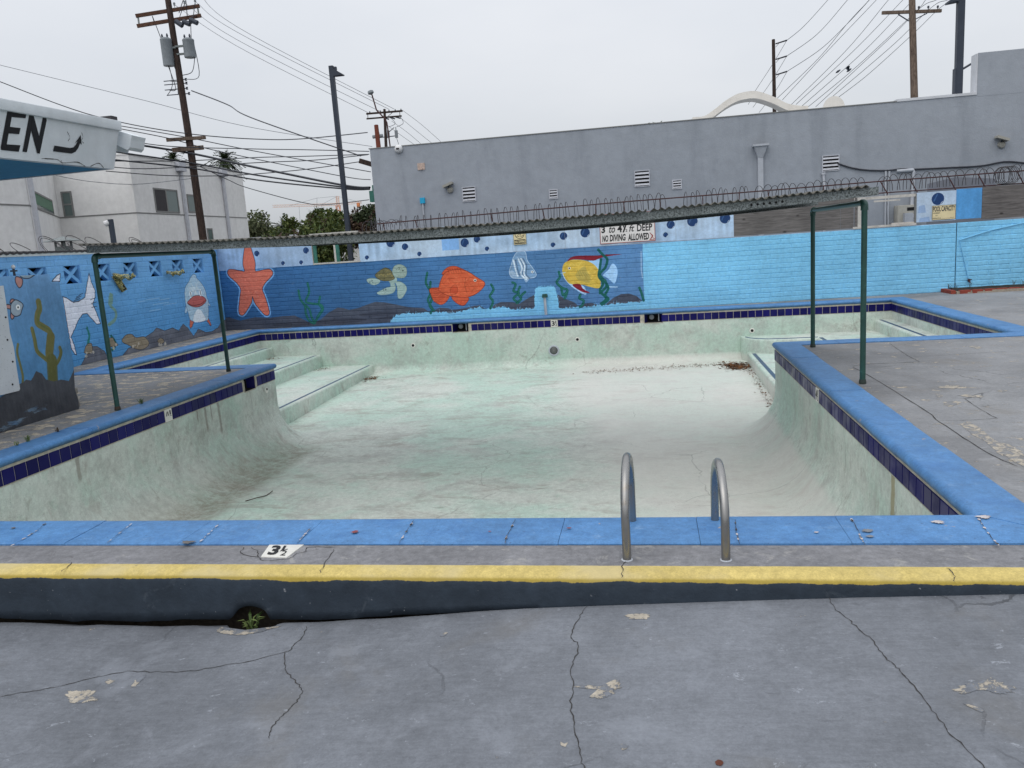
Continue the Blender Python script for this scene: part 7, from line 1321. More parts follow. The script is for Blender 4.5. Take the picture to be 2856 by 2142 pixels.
x, z = K['g_dome']; s_ = thing('alarm_dome', 'round white dome fitted at the grey parapet near its left corner', 'fitting', (x, GY, z)); b_ = MB(); b_.lathe([(.11, 0), (.115, .03), (.10, .08), (.05, .12), (0, .125)], (x, GY, z), (0, -1, 0), 18); obj('dome', b_, M['white'], s_, smooth=True); b_ = MB(); b_.box((x - .04, GY - .14, z - .02), (x + .04, GY - .11, z + .02)); obj('slot', b_, M['black'], s_)
for k, ((x, z), lab) in enumerate(zip(K['g_lights'], ('old floodlight beside the louvre vent at the left of the grey wall', 'old floodlight high on the raised right end of the grey wall'))):
    s_ = thing('floodlight', lab, 'floodlight', (x, GY, z), 'floodlights on the grey wall'); b_ = MB(); b_.lathe([(.085, 0), (.085, .04), (.06, .09), (0, .10)], (x + .02, GY, z - .04), (0, -1, -.2), 14); obj('housing', b_, M['cabinet'], s_, auto=40)
    b_ = MB(); m_ = Matrix.Rotation(.35 * (1 if k else -1), 3, 'Y'); b_.box((-.15, -.22, -.03), (.13, -.02, .03), m_, (x, GY, z + .09)); obj('lamp_head', b_, M['cabinet'], s_)
    b_ = MB(); b_.tube([(x, GY - .06, z), (x, GY - .10, z + .07)], .02, 8); obj('bracket', b_, M['lamp_metal'], s_)
b_ = MB(); b_.tube([(x, GY - .03, z) for x, z in spline(K['g_cable'], 5)] + [(12, GY - .03, K['g_cable'][-1][1] - .02)], .019, 6); tag(obj('wall_cable', b_, M['cable']), 'thick black cable sagging along the grey wall from the vent', 'cable')
q = K['g_cab']; x0, x1 = q[0][0], q[1][0]; zt_ = q[1][1]; s_ = thing('utility_cabinet', 'beige grey utility cabinet with slots seen through the opening', 'cabinet', (x0, GY, 0)); cy = GY - .35
b_ = MB(); b_.box((x0, cy, .2), (x1, GY - .02, zt_)); bevel(obj('body', b_, M['cabinet'], s_), .02, 2); b_ = MB(); b_.box((x0 + .26 * (x1 - x0) + .1, cy - .004, zt_ - .14), (x1 - .05, cy - .001, zt_ - .06)); obj('slot', b_, M['dark'], s_)
for k in range(7): b_ = MB(); zz_ = zt_ - .22 - .11 * k; b_.box((x0 + (x1 - x0) * .52, cy - .012, zz_ - .095), (x1 - .02, cy - .001, zz_)); obj('panel', b_, M['vent_paint'], s_)
b_ = MB(); b_.box((x0 + .12, cy - .16, .2), (x0 + .30, cy - .002, 1.78)); obj('meter_box', b_, M['pipe_grey'], s_)
# roof furniture
ar = K['g_arch']; dn = []; up = spline([(p[0], p[2]) for p in ar], 5); s_ = thing('roof_arch', 'cream wave shaped arch rising above the grey roof', 'arch', (3.2, 26, 4.4)); b_ = MB()
n = len(up); lo = [(x, z - .17 - .04 * math.sin(math.pi * i / (n - 1))) for i, (x, z) in enumerate(up)]
vs = [(x, y, z) for (x, z), (x2, z2) in zip(up, lo) for x, y, z in ((x, 25.8, z), (x, 26.5, z), (x2, 26.5, z2), (x2, 25.8, z2))]
b_.add(vs, [(4 * i + j, 4 * i + (j + 1) % 4, 4 * i + 4 + (j + 1) % 4, 4 * i + 4 + j) for i in range(n - 1) for j in range(4)] + [(0, 1, 2, 3), (4 * n - 1, 4 * n - 2, 4 * n - 3, 4 * n - 4)]); obj('arch', b_, M['arch_paint'], s_)
b_ = MB(); b_.box((1.5, 25.9, 4.3), (1.9, 26.4, 4.92)); b_.box((4.5, 25.9, 4.3), (4.9, 26.4, 4.95)); obj('pier', b_, M['arch_paint'], s_)
s_ = thing('barrel_vault', 'low cream barrel vault on the grey roof right of the arch', 'roof', (5.4, 25, 4.4)); b_ = MB(); vs = []
for k in range(13): a = math.pi * k / 12; x = 5.33 - .30 * math.cos(a); z = 4.80 + .345 * math.sin(a); vs += [(x, 24.6, z), (x + .45, 26.8, z)]
b_.add(vs, [(2 * k, 2 * k + 1, 2 * k + 3, 2 * k + 2) for k in range(12)]); b_.add([v for v in vs[0::2]], [tuple(range(13))]); b_.box((5.03, 24.6, 4.3), (5.63, 26.8, 4.80)); obj('vault', b_, M['arch_paint'], s_, auto=40)

# ------------------------------------------------------------------ white apartment block, left
ap = K['apt']; ks = (0, 200, 390, 900, 1630); P_ = [Vector((ap[k][0], ap[k][1], 0)) for k in ks]; ZR = 6.4
apt = thing('apartment_block', 'pale two storey apartment block with stepped corner and dark windows at left', 'building', tuple(P_[2]))
pl_ = [P_[0] + (P_[0] - P_[1]).normalized() * 8] + P_[1:] + [P_[4] + Vector((-16, 3, 0)), P_[0] + Vector((-16, -8, 0))]
b_ = MB(); b_.prism([(p.x, p.y) for p in pl_], lambda u, v: (u, v, -.3), lambda u, v: (u, v, ZR)); obj('wall', b_, M['white_stucco'], apt)
b_ = MB()
for a, b in zip(pl_[:-2], pl_[1:-1]):
    d = (b - a).normalized(); n_ = Vector((d.y, -d.x, 0)); o_ = n_ * .03
    b_.add([a + o_ + Vector((0, 0, ZR)), b + o_ + Vector((0, 0, ZR)), b - n_ * .3 + Vector((0, 0, ZR)), a - n_ * .3 + Vector((0, 0, ZR)), a + o_ + Vector((0, 0, ZR + .07)), b + o_ + Vector((0, 0, ZR + .07)), b - n_ * .3 + Vector((0, 0, ZR + .07)), a - n_ * .3 + Vector((0, 0, ZR + .07))], [(0, 3, 2, 1), (4, 5, 6, 7), (0, 1, 5, 4), (1, 2, 6, 5), (2, 3, 7, 6), (3, 0, 4, 7)])
obj('parapet_cap', b_, M['white_stucco'], apt); b_ = MB()
for a, b in zip(pl_[:-2], pl_[1:-1]): b_.bar(a + Vector((0, 0, 4.0)), b + Vector((0, 0, 4.0)), .03, .05)
obj('reveal_joint', b_, M['winframe'], apt)
for k, ((tl, br), seg) in enumerate(zip(K['apt_win'], (1, 2, 3, 3, 3))):
    a, b = P_[seg], P_[seg + 1]; d = (b - a).normalized(); n_ = Vector((d.y, -d.x, 0)); tl, br = Vector(tl), Vector(br); w_ = (Vector((br.x, br.y, 0)) - Vector((tl.x, tl.y, 0))).length; h_ = tl.z - br.z
    q = lambda u, v, o: Vector((tl.x, tl.y, tl.z)) + d * u + Vector((0, 0, -v)) + n_ * o
    wn = thing('window', None, None); wn.parent = apt; wn.location = (0, 0, 0); b_ = MB(); t_ = .07
    for (u0, v0, u1, v1) in ((0, 0, w_, t_), (0, h_ - t_, w_, h_), (0, t_, t_, h_ - t_), (w_ - t_, t_, w_, h_ - t_)) + (((w_ / 2 - .04, t_, w_ / 2 + .04, h_ - t_),) if k == 2 else ((t_, h_ * .5 - .03, w_ - t_, h_ * .5 + .03),) if k == 1 else ()): b_.add([q(u0, v0, .03), q(u1, v0, .03), q(u1, v1, .03), q(u0, v1, .03), q(u0, v0, -.08), q(u1, v0, -.08), q(u1, v1, -.08), q(u0, v1, -.08)], [(0, 1, 2, 3), (7, 6, 5, 4), (0, 4, 5, 1), (1, 5, 6, 2), (2, 6, 7, 3), (3, 7, 4, 0)])
    obj('frame', b_, M['winframe'], wn); b_ = MB(); b_.add([q(t_, t_, .01), q(w_ - t_, t_, .01), q(w_ - t_, h_ - t_, .01), q(t_, h_ - t_, .01)], [(0, 1, 2, 3)]); obj('pane', b_, M['glass'], wn)
    if k == 0: b_ = MB(); b_.add([q(t_, t_, .016), q(w_ - t_, t_, .016), q(w_ - t_, h_ * .74, .016), q(t_, h_ * .74, .016)], [(0, 1, 2, 3)]); obj('blind', b_, M['blind'], wn)
    if k == 2: b_ = MB(); b_.add([q(t_, t_, .016), q(w_ / 2 - .05, t_, .016), q(w_ / 2 - .05, h_ - t_, .016), q(t_, h_ - t_, .016)], [(0, 1, 2, 3)]); obj('dark_pane', b_, M['roofdark'], wn)
for pts, seg in zip(K['apt_pipe'], (3, 3, 0)):
    a, b = P_[seg], P_[seg + 1]; d = (b - a).normalized(); n_ = Vector((d.y, -d.x, 0)); p, q = Vector(pts[0]), Vector(pts[-1]); top = p.z if seg == 3 else ZR; c_ = Vector((q.x, q.y, 0)) + n_ * .09 if seg == 3 else Vector((p.x, p.y, 0)) + n_ * .09
    b_ = MB(); b_.bar(c_ + Vector((0, 0, -.3)), c_ + Vector((0, 0, top - .2)), .12, .12); o_ = obj('downpipe', b_, M['vent_paint'], apt)
    if seg == 3: b_ = MB(); b_.box((-.3, -.14, -.24), (.3, .1, .18), Matrix.Rotation(math.atan2(d.y, d.x), 3, 'Z'), c_ + Vector((0, 0, top))); obj('rain_head', b_, M['vent_paint'], o_)

# ------------------------------------------------------------------ poles and lines
def arm(p, q, parent, mat, w_=.11, h=.14): b_ = MB(); b_.bar(p, q, w_, h); return obj('crossarm', b_, mat, parent)
pa = K['poleA']; base = Vector((pa[1][0] + .09, pa[1][1] - .5, -.3)); top = Vector(pa[0]) + (Vector(pa[0]) - Vector(pa[1])) * .12
bA = Vector(pa[1]) + (Vector(pa[1]) - Vector(pa[0])).normalized() * 3.1
s_ = thing('utility_pole', 'tall dark wooden utility pole with two transformers and paired crossarms at left', 'utility pole', tuple(bA)); b_ = MB(); b_.tube([bA, Vector(pa[1]), Vector(pa[5]), Vector(pa[0]), top], [.165, .155, .145, .118, .112], 12); obj('pole', b_, M['pole_wood'], s_, auto=50)
AR = [[Vector(p) for p in q] for q in K['armA']]
for k, (p, q) in enumerate(AR): arm(p, q, s_, M['arm_wood'] if k < 2 else M['pole_pale'], .12, .13 if k < 3 else .17)
b_ = MB()
for t_ in (.035, .965): b_.bar(AR[0][0].lerp(AR[0][1], t_), AR[1][0].lerp(AR[1][1], t_), .05, .05)
obj('arm_link', b_, M['galv'], s_)
for pp in K['pins']: b_ = MB(); v = Vector(pp); b_.lathe([(.012, -.12), (.012, 0), (.055, .01), (.03, .05), (.055, .07), (.03, .12), (0, .13)], v, (0, 0, 1), 8); obj('insulator', b_, M['transf'], s_)
for p, q in K['cut']: b_ = MB(); b_.tube([p, q], .10, 8); obj('fuse_cutout', b_, M['lamp_metal'], s_)
for k, (t0, t1, e0, e1) in enumerate(K['transf']):
    t0, t1 = Vector(t0), Vector(t1); r = (Vector(e1) - Vector(e0)).length / 2 * .92; ax = (t0 - t1); ax = Vector((0, 0, ax.length)); c_ = t1 if k == 1 else t1 + Vector((-.06, 0, 0))
    b_ = MB(); b_.lathe([(r * .97, 0), (r, .04), (r, ax.z - .03), (r * 1.03, ax.z - .02), (r * 1.0, ax.z + .02), (r * .6, ax.z + .08), (0, ax.z + .10)], c_, (0, 0, 1), 18); tr = obj('transformer', b_, M['transf'], s_, auto=40)
    for j in (-1, 1): b_ = MB(); b_.lathe([(.035, 0), (.05, .03), (.03, .06), (.045, .10), (.02, .18), (0, .18)], c_ + Vector((j * r * .5, -.05, ax.z + .04)), (0, 0, 1), 8); obj('bushing', b_, M['lamp_metal'], tr)
    b_ = MB()
    for j in (.25, .7): b_.bar(c_ + Vector((0, 0, ax.z * j)), Vector((pa[2][0], pa[2][1], 0)).lerp(Vector((pa[4][0], pa[4][1], 0)), .42) + Vector((0, 0, c_.z + ax.z * j)), .09, .07)
    obj('hanger', b_, M['galv'], tr)
b_ = MB(); sp = [Vector(p) for p in K['spools']]; b_.bar(sp[0] + Vector((-.35, 0, .05)), sp[3] + Vector((-.45, 0, 0)), .07)
for p in sp: b_.tube([p + Vector((-1.0, 0, .02)), p], .02, 5); b_.lathe([(.05, -.05), (.03, 0), (.05, .05), (0, .05)], p, (0, 0, 1), 8)
obj('spool_rack', b_, M['lamp_metal'], s_)
b_ = MB(); tr0, tr1 = Vector(K['transf'][0][1]), Vector(K['transf'][1][1]); e0 = Vector(K['transf'][0][2]); e1 = Vector(K['transf'][1][3])
for pts in ((e0 + Vector((0, 0, .1)), e0 + Vector((-.25, 0, 1.0)), AR[1][0].lerp(AR[1][1], .27)), (AR[1][0].lerp(AR[1][1], .93), Vector((e1.x + .02, e1.y, e1.z + .9)), e1 + Vector((-.1, 0, .05))), (AR[1][0].lerp(AR[1][1], .78), tr1 + Vector((.1, 0, 2.3)), tr1 + Vector((-.25, 0, 1.75))),
            (e0 + Vector((.05, 0, -.15)), e0 + Vector((.25, 0, -1.6)), sp[3] + Vector((-1.0, 0, 0))), (tr0 + Vector((-.1, 0, 0)), tr0 + Vector((.1, 0, -.9)), sp[2] + Vector((-.8, 0, 0))), (tr0 + Vector((.15, 0, 0)), tr0 + Vector((.3, 0, -.6)), sp[0] + Vector((-.7, 0, 0))),
            (e1 + Vector((0, 0, -.1)), Vector((e1.x + .05, e1.y, tr1.z - .7)), sp[0] + Vector((.05, 0, 0))), (tr1 + Vector((.2, 0, 0)), tr1 + Vector((.0, 0, -.55)), tr1 + Vector((-.45, 0, -.65))),
            (Vector(K['pins'][1]), Vector(K['pins'][1]) + Vector((-.3, 0, -.5)), Vector(K['cut'][1][0])), (Vector(K['pins'][2]), Vector(K['pins'][2]) + Vector((-.25, 0, -.8)), Vector(K['cut'][2][0]))): b_.tube(spline([tuple(p) for p in pts], 6), .016, 4, False)
obj('jumper_wire', b_, M['cable'], s_)
l0, l1, l2, l3 = [Vector(p) for p in K['lampL']]
s_ = thing('lamp_post', 'dark square lamp post with one flat head standing behind the mural wall', 'lamp post', (l1.x, 22.3, -.3)); b_ = MB(); b_.box((l0.x - .06, 22.24, -.3), (l0.x + .06, 22.36, l0.z)); b_.v = [(x + (l1.x - l0.x) * (1 if z < 1 else 0) * .6, y, z) for x, y, z in b_.v]; obj('post', b_, M['lamp_metal'], s_)
b_ = MB(); b_.add([(l0.x + .06, 22.24, l0.z - .08), (l3.x, 22.2, l3.z + .0), (l3.x, 22.2, l3.z - .03), (l0.x + .06, 22.24, l0.z - .28), (l0.x + .06, 22.40, l0.z - .08), (l3.x, 22.44, l3.z), (l3.x, 22.44, l3.z - .03), (l0.x + .06, 22.40, l0.z - .28)], [(0, 1, 2, 3), (7, 6, 5, 4), (0, 4, 5, 1), (1, 5, 6, 2), (2, 6, 7, 3), (3, 7, 4, 0)]); b_.box((l2.x - .03, 22.28, l0.z - .12), (l2.x + .03, 22.36, l0.z - .03)); obj('lamp_head', b_, M['lamp_metal'], s_)
l0, l1, l2, l3 = [Vector(p) for p in K['lampR']]
s_ = thing('lamp_post', 'dark lamp post rising behind the raised right end of the grey building', 'lamp post', (l1.x, 30, 4.4)); b_ = MB(); b_.box((l0.x - .115, 29.9, 4.3), (l0.x + .10, 30.1, l0.z + .2)); obj('post', b_, M['lamp_metal'], s_); b_ = MB(); b_.box((l0.x - .155, 29.88, 4.3), (l0.x - .117, 30.12, l1.z + .75)); obj('lower_sleeve', b_, M['lamp_metal'], s_)
b_ = MB(); b_.add([(l0.x - .11, 29.85, l3.z + .08), (l2.x - .12, 29.8, l2.z + .10), (l2.x - .12, 29.8, l2.z + .04), (l0.x - .11, 29.85, l2.z + .06), (l0.x - .11, 30.15, l3.z + .08), (l2.x - .12, 30.2, l2.z + .10), (l2.x - .12, 30.2, l2.z + .04), (l0.x - .11, 30.15, l2.z + .06)], [(0, 1, 2, 3), (7, 6, 5, 4), (0, 4, 5, 1), (1, 5, 6, 2), (2, 6, 7, 3), (3, 7, 4, 0)]); obj('lamp_head', b_, M['lamp_metal'], s_)
b_ = MB(); b_.tube([K['brace'][0], K['brace'][1]], .035, 8); obj('brace', b_, M['lamp_metal'], s_)
q = [Vector(p) for p in K['poleB']]; s_ = thing('utility_pole', 'weathered grey wooden pole with one crossarm behind the grey building', 'utility pole', tuple(q[1] + Vector((0, 0, -5)))); b_ = MB(); b_.tube([q[1] + (q[1] - q[0]).normalized() * 5.2, q[1], q[0]], [.17, .155, .135], 12); obj('pole', b_, M['pole_pale'], s_, auto=50); arm(q[2], q[3], s_, M['pole_pale'], .1, .13)
b_ = MB(); b_.bar(q[4], q[5], .04); b_.bar(q[6], q[5] + Vector((.15, 0, 0)), .04); obj('arm_brace', b_, M['lamp_metal'], s_)
for t_ in (.62, .78, .94): b_ = MB(); b_.lathe([(.02, -.1), (.02, .08), (.05, .09), (.04, .17), (0, .18)], q[2].lerp(q[3], t_) + Vector((0, 0, .05)), (0, 0, 1), 8); obj('insulator', b_, M['lamp_metal'], s_)
q = [Vector(p) for p in K['poleC']]; s_ = thing('utility_pole', 'dark pole with three side brackets rising behind the cream arch', 'utility pole', tuple(q[1] + Vector((0, 0, -6)))); b_ = MB(); b_.tube([q[1] + (q[1] - q[0]).normalized() * 8, q[1], q[0]], [.17, .15, .13], 10); obj('pole', b_, M['pole_wood'], s_, auto=50)
for j in (2, 4, 6): b_ = MB(); b_.tube([q[j] + Vector((0, 0, -.05)), q[j + 1]], [.05, .06], 8); b_.bar(q[j] + Vector((0, 0, -.3)), q[j].lerp(q[j + 1], .4), .03); obj('bracket', b_, M['cable'], s_)
q = [Vector(p) for p in K['poleD']]; s_ = thing('utility_pole', 'distant pole with double crossarms and cluttered equipment past the grey roof corner', 'utility pole', tuple(q[1] + Vector((0, 0, -10)))); b_ = MB(); b_.tube([q[1] + (q[1] - q[0]).normalized() * 11, q[1], q[0]], [.19, .16, .13], 10); obj('pole', b_, M['pole_wood'], s_)
arm(q[2], q[3], s_, M['pole_wood'], .14, .17); arm(q[4], q[5], s_, M['pole_wood'], .12, .14)
for t_ in (.10, .39, .63, .80, .96): b_ = MB(); b_.lathe([(.03, -.05), (.03, .08), (.07, .1), (.05, .22), (0, .23)], q[2].lerp(q[3], t_), (0, 0, 1), 6); obj('insulator', b_, M['lamp_metal'], s_)
b_ = MB(); b_.bar(q[2].lerp(q[3], .04), q[4].lerp(q[5], .04), .05); b_.bar(q[2].lerp(q[3], .92), q[4].lerp(q[5], .95), .05); b_.bar(q[2].lerp(q[3], .75), q[4].lerp(q[5], .62) + Vector((0, 0, .1)), .05); obj('arm_link', b_, M['pole_wood'], s_)
for j, dx in ((10, 0), (11, -.1)): b_ = MB(); b_.lathe([(.16, -.45), (.17, .25), (.05, .3), (.04, .6), (0, .6)], q[j] + Vector((dx, 0, 0)), (0, 0, 1), 8); obj('switch_can', b_, M['transf'], s_)
b_ = MB(); b_.lathe([(.16, -.5), (.17, .25), (.05, .3), (.04, .6), (0, .6)], q[11] + Vector((-1.15, 0, -.1)), (0, 0, 1), 8); obj('switch_can', b_, M['transf'], s_)
b_ = MB(); b_.bar(q[11] + Vector((-1.3, 0, -.35)), q[10] + Vector((.1, 0, -.25)), .08); b_.bar(q[11] + Vector((-.3, 0, -.1)), q[11] + Vector((.6, 0, .5)), .06)
for t_ in (.55, .72, .88): p = q[4].lerp(q[5], t_); b_.tube([p + Vector((-.2, 0, -.05)), p + Vector((.3, 0, -.22))], .07, 6)
for p0, p1, sag in ((q[4].lerp(q[5], .95), q[10] + Vector((.1, 0, .6)), .5), (q[4].lerp(q[5], .66), q[11] + Vector((.05, 0, .6)), .6), (q[10] + Vector((0, 0, -.5)), q[1] + Vector((.8, 0, -.1)), .3)): b_.tube(spline([tuple(p0), tuple((p0 + p1) / 2 + Vector((sag, 0, -.2))), tuple(p1)], 5), .025, 4, False)
obj('equipment_bar', b_, M['lamp_metal'], s_)
q = [Vector(p) for p in K['stubpole']]; s_ = thing('pole_stub', 'rusty brown cut pole stub with a hooked pipe beside the distant crossarm pole', 'pole', tuple(q[1] + Vector((0, 0, -7)))); b_ = MB(); b_.tube([q[1] + (q[1] - q[0]).normalized() * 7, q[1], q[0]], [.19, .17, .15], 10); obj('pole', b_, plain('rust_brown', A(100, 54, 42, .85), .9, var=.2), s_)
u = q[0]; b_ = MB(); b_.tube([u + Vector((.95, 0, -3.2)), u + Vector((.78, 0, .1)), u + Vector((.68, 0, .35)), u + Vector((.12, 0, 1.0)), u + Vector((-.12, 0, 2.1))], .05, 6); obj('pipe', b_, M['rusty'], s_); b_ = MB(); b_.lathe([(.10, 0), (.22, .08), (.2, .22), (.08, .28), (0, .28)], u + Vector((-.14, 0, 2.05)), (-.3, 0, 1), 8); obj('weatherhead', b_, M['transf'], s_)
b_ = MB(); b_.tube([u + Vector((-.32, 0, -.75)), u + Vector((.4, 0, -.72))], .12, 6); obj('clamp', b_, M['transf'], s_)

ORD = ('uppermost', 'second from top', 'third from top', 'lowest')
ORL = ('first', 'second', 'third', 'fourth', 'fifth', 'sixth', 'seventh', 'eighth', 'ninth')
WL = [('%s of four thin lines from the left pole to the distant pole' % o, 'lines from the left pole to the distant pole', 1.3, 'thin') for o in ORD[::-1]] + [('%s of four thin lines descending from the distant pole behind the grey roof' % o, 'lines descending behind the grey roof', 1.2, 'thin') for o in ORD] + [
 ('thin messenger wire crossing the left sky just above the white eave', None, 1.3, 'thin'), ('dark twisted cable passing low over the white eave towards the distant pole', None, 2.6, 'cable'), ('service cable sloping from the left pole down to the grey building bracket', None, 3.2, 'cable'),
 ('thick black cable, topmost of the three heavy ones crossing the left pole', None, 6.0, 'cable'), ('thick black cable, middle of the three heavy ones crossing the left pole', None, 4.5, 'cable'), ('thick black cable, lowest of the three heavy ones crossing the left pole', None, 4.0, 'cable')] + [('%s cable crossing the low crossarms of the left pole towards the grey building' % o, 'cables at the low crossarms', 2.4, 'cable') for o in ('dark level', 'dark steeply falling', 'thin falling', 'dark rising', 'lower rising', 'lowest rising')] + [
 ('slack line drooping in front of the distant crane', None, 2.2, 'cable'), ('thin drooping wire in front of the white apartment wall', None, 1.6, 'thin')] + [('thin line rising to the top edge from the %s bracket of the dark pole' % o, 'lines from the bracket pole', 1.7, 'thin') for o in ('top', 'middle', 'lowest')] + [('%s from the left of the nine thin lines fanning across the right sky' % o, 'lines fanning across the right sky', 1.7, 'thin') for o in ORL] + [('thin line running down left behind the arch from the %s bracket' % o, 'lines down behind the arch', 1.3, 'thin') for o in ('top', 'middle', 'lowest')]
CAMV = Vector((0, 0, 1.7))
for pts, (lab, grp, wpx, mt) in zip(K['wires'], WL):
    q = [Vector(p) for p in spline(pts, 8)]; b_ = MB(); b_.tube(q, [max(.004, .5 * wpx * (p - CAMV).dot(FW) / 2226.0) for p in q], 4, False); tag(obj('overhead_wire', b_, M[mt], fix=False), lab, 'wire', grp)
b_ = MB(); s_ = thing('wall_bracket', 'short weathered timber bracket holding cables at the grey building corner', 'bracket', (-7.3, 21.6, 4.1)); b_.bar((-7.62, 21.6, 4.17), (-7.2, 21.55, 4.02), .08, .13); obj('timber', b_, M['pole_wood'], s_)
b_ = MB(); b_.box((-7.42, 21.55, 3.05), (-7.272, 21.75, 3.35)); b_.box((-7.34, 21.6, 3.35), (-7.272, 21.7, 3.5)); s_ = thing('cable_box', 'faded green cable box on the end of the grey building', 'box', (-7.35, 21.6, 3.05)); obj('body', b_, M['green2'], s_)
for k, p in enumerate(K['birds']):
    p = Vector(p); lab = ('small dark bird perched on the lower wire at right', 'dark bird with raised wings beside another on the right wires')[k]; b_ = MB(); s_ = thing('bird', lab, 'bird', tuple(p)); vs = []
    b_.lathe([(.0, -.20), (.03, -.17), (.075, -.06), (.085, .04), (.06, .13), (.055, .18), (.045, .22), (.0, .25)], p + Vector((0, 0, .10)), (.8, .2, .5), 10); b_.lathe([(.012, 0), (0, .06)], p + Vector((.20, .05, .23)), (.9, .2, -.1), 6); obj('body', b_, M['lamp_metal'], s_, smooth=True)
    b_ = MB(); b_.add([p + Vector((-.13, -.03, .02)), p + Vector((-.12, .04, .02)), p + Vector((-.30, .03, -.12)), p + Vector((-.30, -.04, -.12))], [(0, 1, 2, 3)]); obj('tail', b_, M['lamp_metal'], s_)
    if k:
        for s2 in (-1, 1): b_ = MB(); b_.add([p + Vector((.05, 0, .18)), p + Vector((-.08, 0, .12)), p + Vector((-.22, s2 * .25, .34)), p + Vector((.02, s2 * .3, .40))], [(0, 1, 2, 3)]); obj('wing', b_, M['lamp_metal'], s_)

# ------------------------------------------------------------------ distant crane
cr = K['crane']; cs = thing('tower_crane', 'distant pale orange tower crane above the trees', 'crane', tuple(Vector(cr['mast'][2]) + Vector((0, 0, -25)))); LC = plain('crane_paint', A(214, 180, 160, GV), .7); LR = plain('crane_orange', A(206, 130, 84, GV), .7)
def lattice(p, q, w_, n, mat, name):
    p, q = Vector(p), Vector(q); d = (q - p).normalized(); r = Vector((0, 1, 0)); u = d.cross(r).normalized(); b_ = MB(); c4 = [(r * a + u * b) * w_ / 2 for a, b in ((-1, -1), (1, -1), (1, 1), (-1, 1))]; t_ = w_ * .13
    for c_ in c4: b_.bar(p + c_, q + c_, t_)
    for i in range(n):
        a, b = p.lerp(q, i / n), p.lerp(q, (i + 1) / n)
        for j in range(4): b_.bar(a + c4[j], b + c4[(j + 1) % 4], t_ * .7)
    return obj(name, b_, mat, cs)
m0, m1, m2 = [Vector(p) for p in cr['mast']]; j0, j1, j2 = [Vector(p) for p in cr['jib']]
lattice(m1, m2 + Vector((0, 0, -25)), 1.5, 20, LR, 'mast'); lattice(m0, m1, 1.0, 6, LC, 'tower_top'); lattice(j0, j1, .95, 26, LC, 'jib'); lattice(j1, j2, .7, 8, LC, 'counter_jib')
b_ = MB(); c_ = Vector(cr['cw']); b_.box((c_.x - .6, c_.y - .5, c_.z - 1.1), (c_.x + .6, c_.y + .5, c_.z + .7)); obj('counterweight', b_, LR, cs)
b_ = MB(); p0, p1 = [Vector(p) for p in cr['post']]
for a, b in ((m0, p0), (p0, j0.lerp(j1, .25)), (m0, j0.lerp(j1, .74)), (m0, j2), (p0, p1), (Vector(cr['hook'][0]), Vector(cr['hook'][1]))): b_.bar(a, b, .10)
obj('pendant_line', b_, M['transf'], cs)

# ------------------------------------------------------------------ planting, house and roofs beyond the wall
def leafball(b_, c_, rad, n, size, seed, lumps=7, droop=0.0):
    """leaf-sized faces spread through an uneven volume made of overlapping lumps"""
    r = np.random.RandomState(seed); c_ = np.array(c_, float); rad = np.array(rad, float); L = [(c_ + rad * r.uniform(-.62, .62, 3), rad * r.uniform(.32, .58)) for _ in range(lumps)]
    base = len(b_.v); vs, fs = [], []
    for i in range(n):
        lc, lr = L[r.randint(lumps)]; d = r.normal(size=3); d /= np.linalg.norm(d); p = lc + lr * d * r.uniform(.55, 1.08); a = r.normal(size=3); a /= np.linalg.norm(a); bb = np.cross(a, r.normal(size=3)); bb /= np.linalg.norm(bb) + 1e-9; a = a * size * r.uniform(.5, 1.2); a[2] -= droop * size; bb = bb * size * .42
        k = base + len(vs); vs += [tuple(p - a), tuple(p + bb), tuple(p + a), tuple(p - bb)]; fs.append((k, k + 1, k + 2, k + 3))
    b_.v += vs; b_.f += fs; return b_
def tree(name, lab, cat, c_, rad, n, size, mat, seed, trunk=None, lumps=7, group=None):
    c_ = Vector(c_); s_ = thing(name, lab, cat, (c_.x, c_.y, -.3), group); obj('crown', leafball(MB(), c_, rad, n, size, seed, lumps), mat, s_, fix=False)
    b_ = MB(); r_ = trunk or max(.08, rad[0] * .07); b_.tube([(c_.x, c_.y, -.3), (c_.x + .05, c_.y, c_.z * .5), (c_.x - .05, c_.y, c_.z + rad[2] * .3)], [r_, r_ * .75, r_ * .3], 7)
    for k in range(4): a = k * 1.6 + seed; b_.tube([(c_.x, c_.y, c_.z - rad[2] * .3), (c_.x + math.cos(a) * rad[0] * .6, c_.y + math.sin(a) * rad[1] * .5, c_.z + rad[2] * .3)], [r_ * .5, r_ * .15], 5)
    obj('trunk', b_, M['bark'], s_); return s_
pp = K['plants_px']
def at(n, dx=0, dz=0): p = pp[n]; return (p[0] + dx, p[1], p[2] + dz)
tree('tree', 'dark green tree just right of the white apartment block', 'tree', at('treeL', .3, .1), (2.3, 2.2, 2.0), 2600, .20, M['leaf_olive'], 3)
for k, (dx, h, z) in enumerate(((-2.6, 1.7, .2), (-.9, 1.8, .1), (2.2, 1.5, .1), (.7, .9, -.6))):
    tree('conifer', ('narrow pointed conifer, leftmost of the row beside the dark tree', 'narrow pointed conifer second in the row beside the dark tree', 'pointed conifer nearest the distant round palm', 'short bushy conifer between taller ones')[k], 'conifer', at('treeL2', dx, z), (.55 if k < 3 else 1.0, .5, h), 700, .20, M['leaf_mid'], 20 + k, lumps=9, group='conifers by the apartment block')
tree('shrub', 'yellow green shrub mass right of the conifers', 'shrub', at('palm', -4.6, -1.4), (2.6, 1.5, 1.2), 900, .25, M['leaf_mid'], 31)
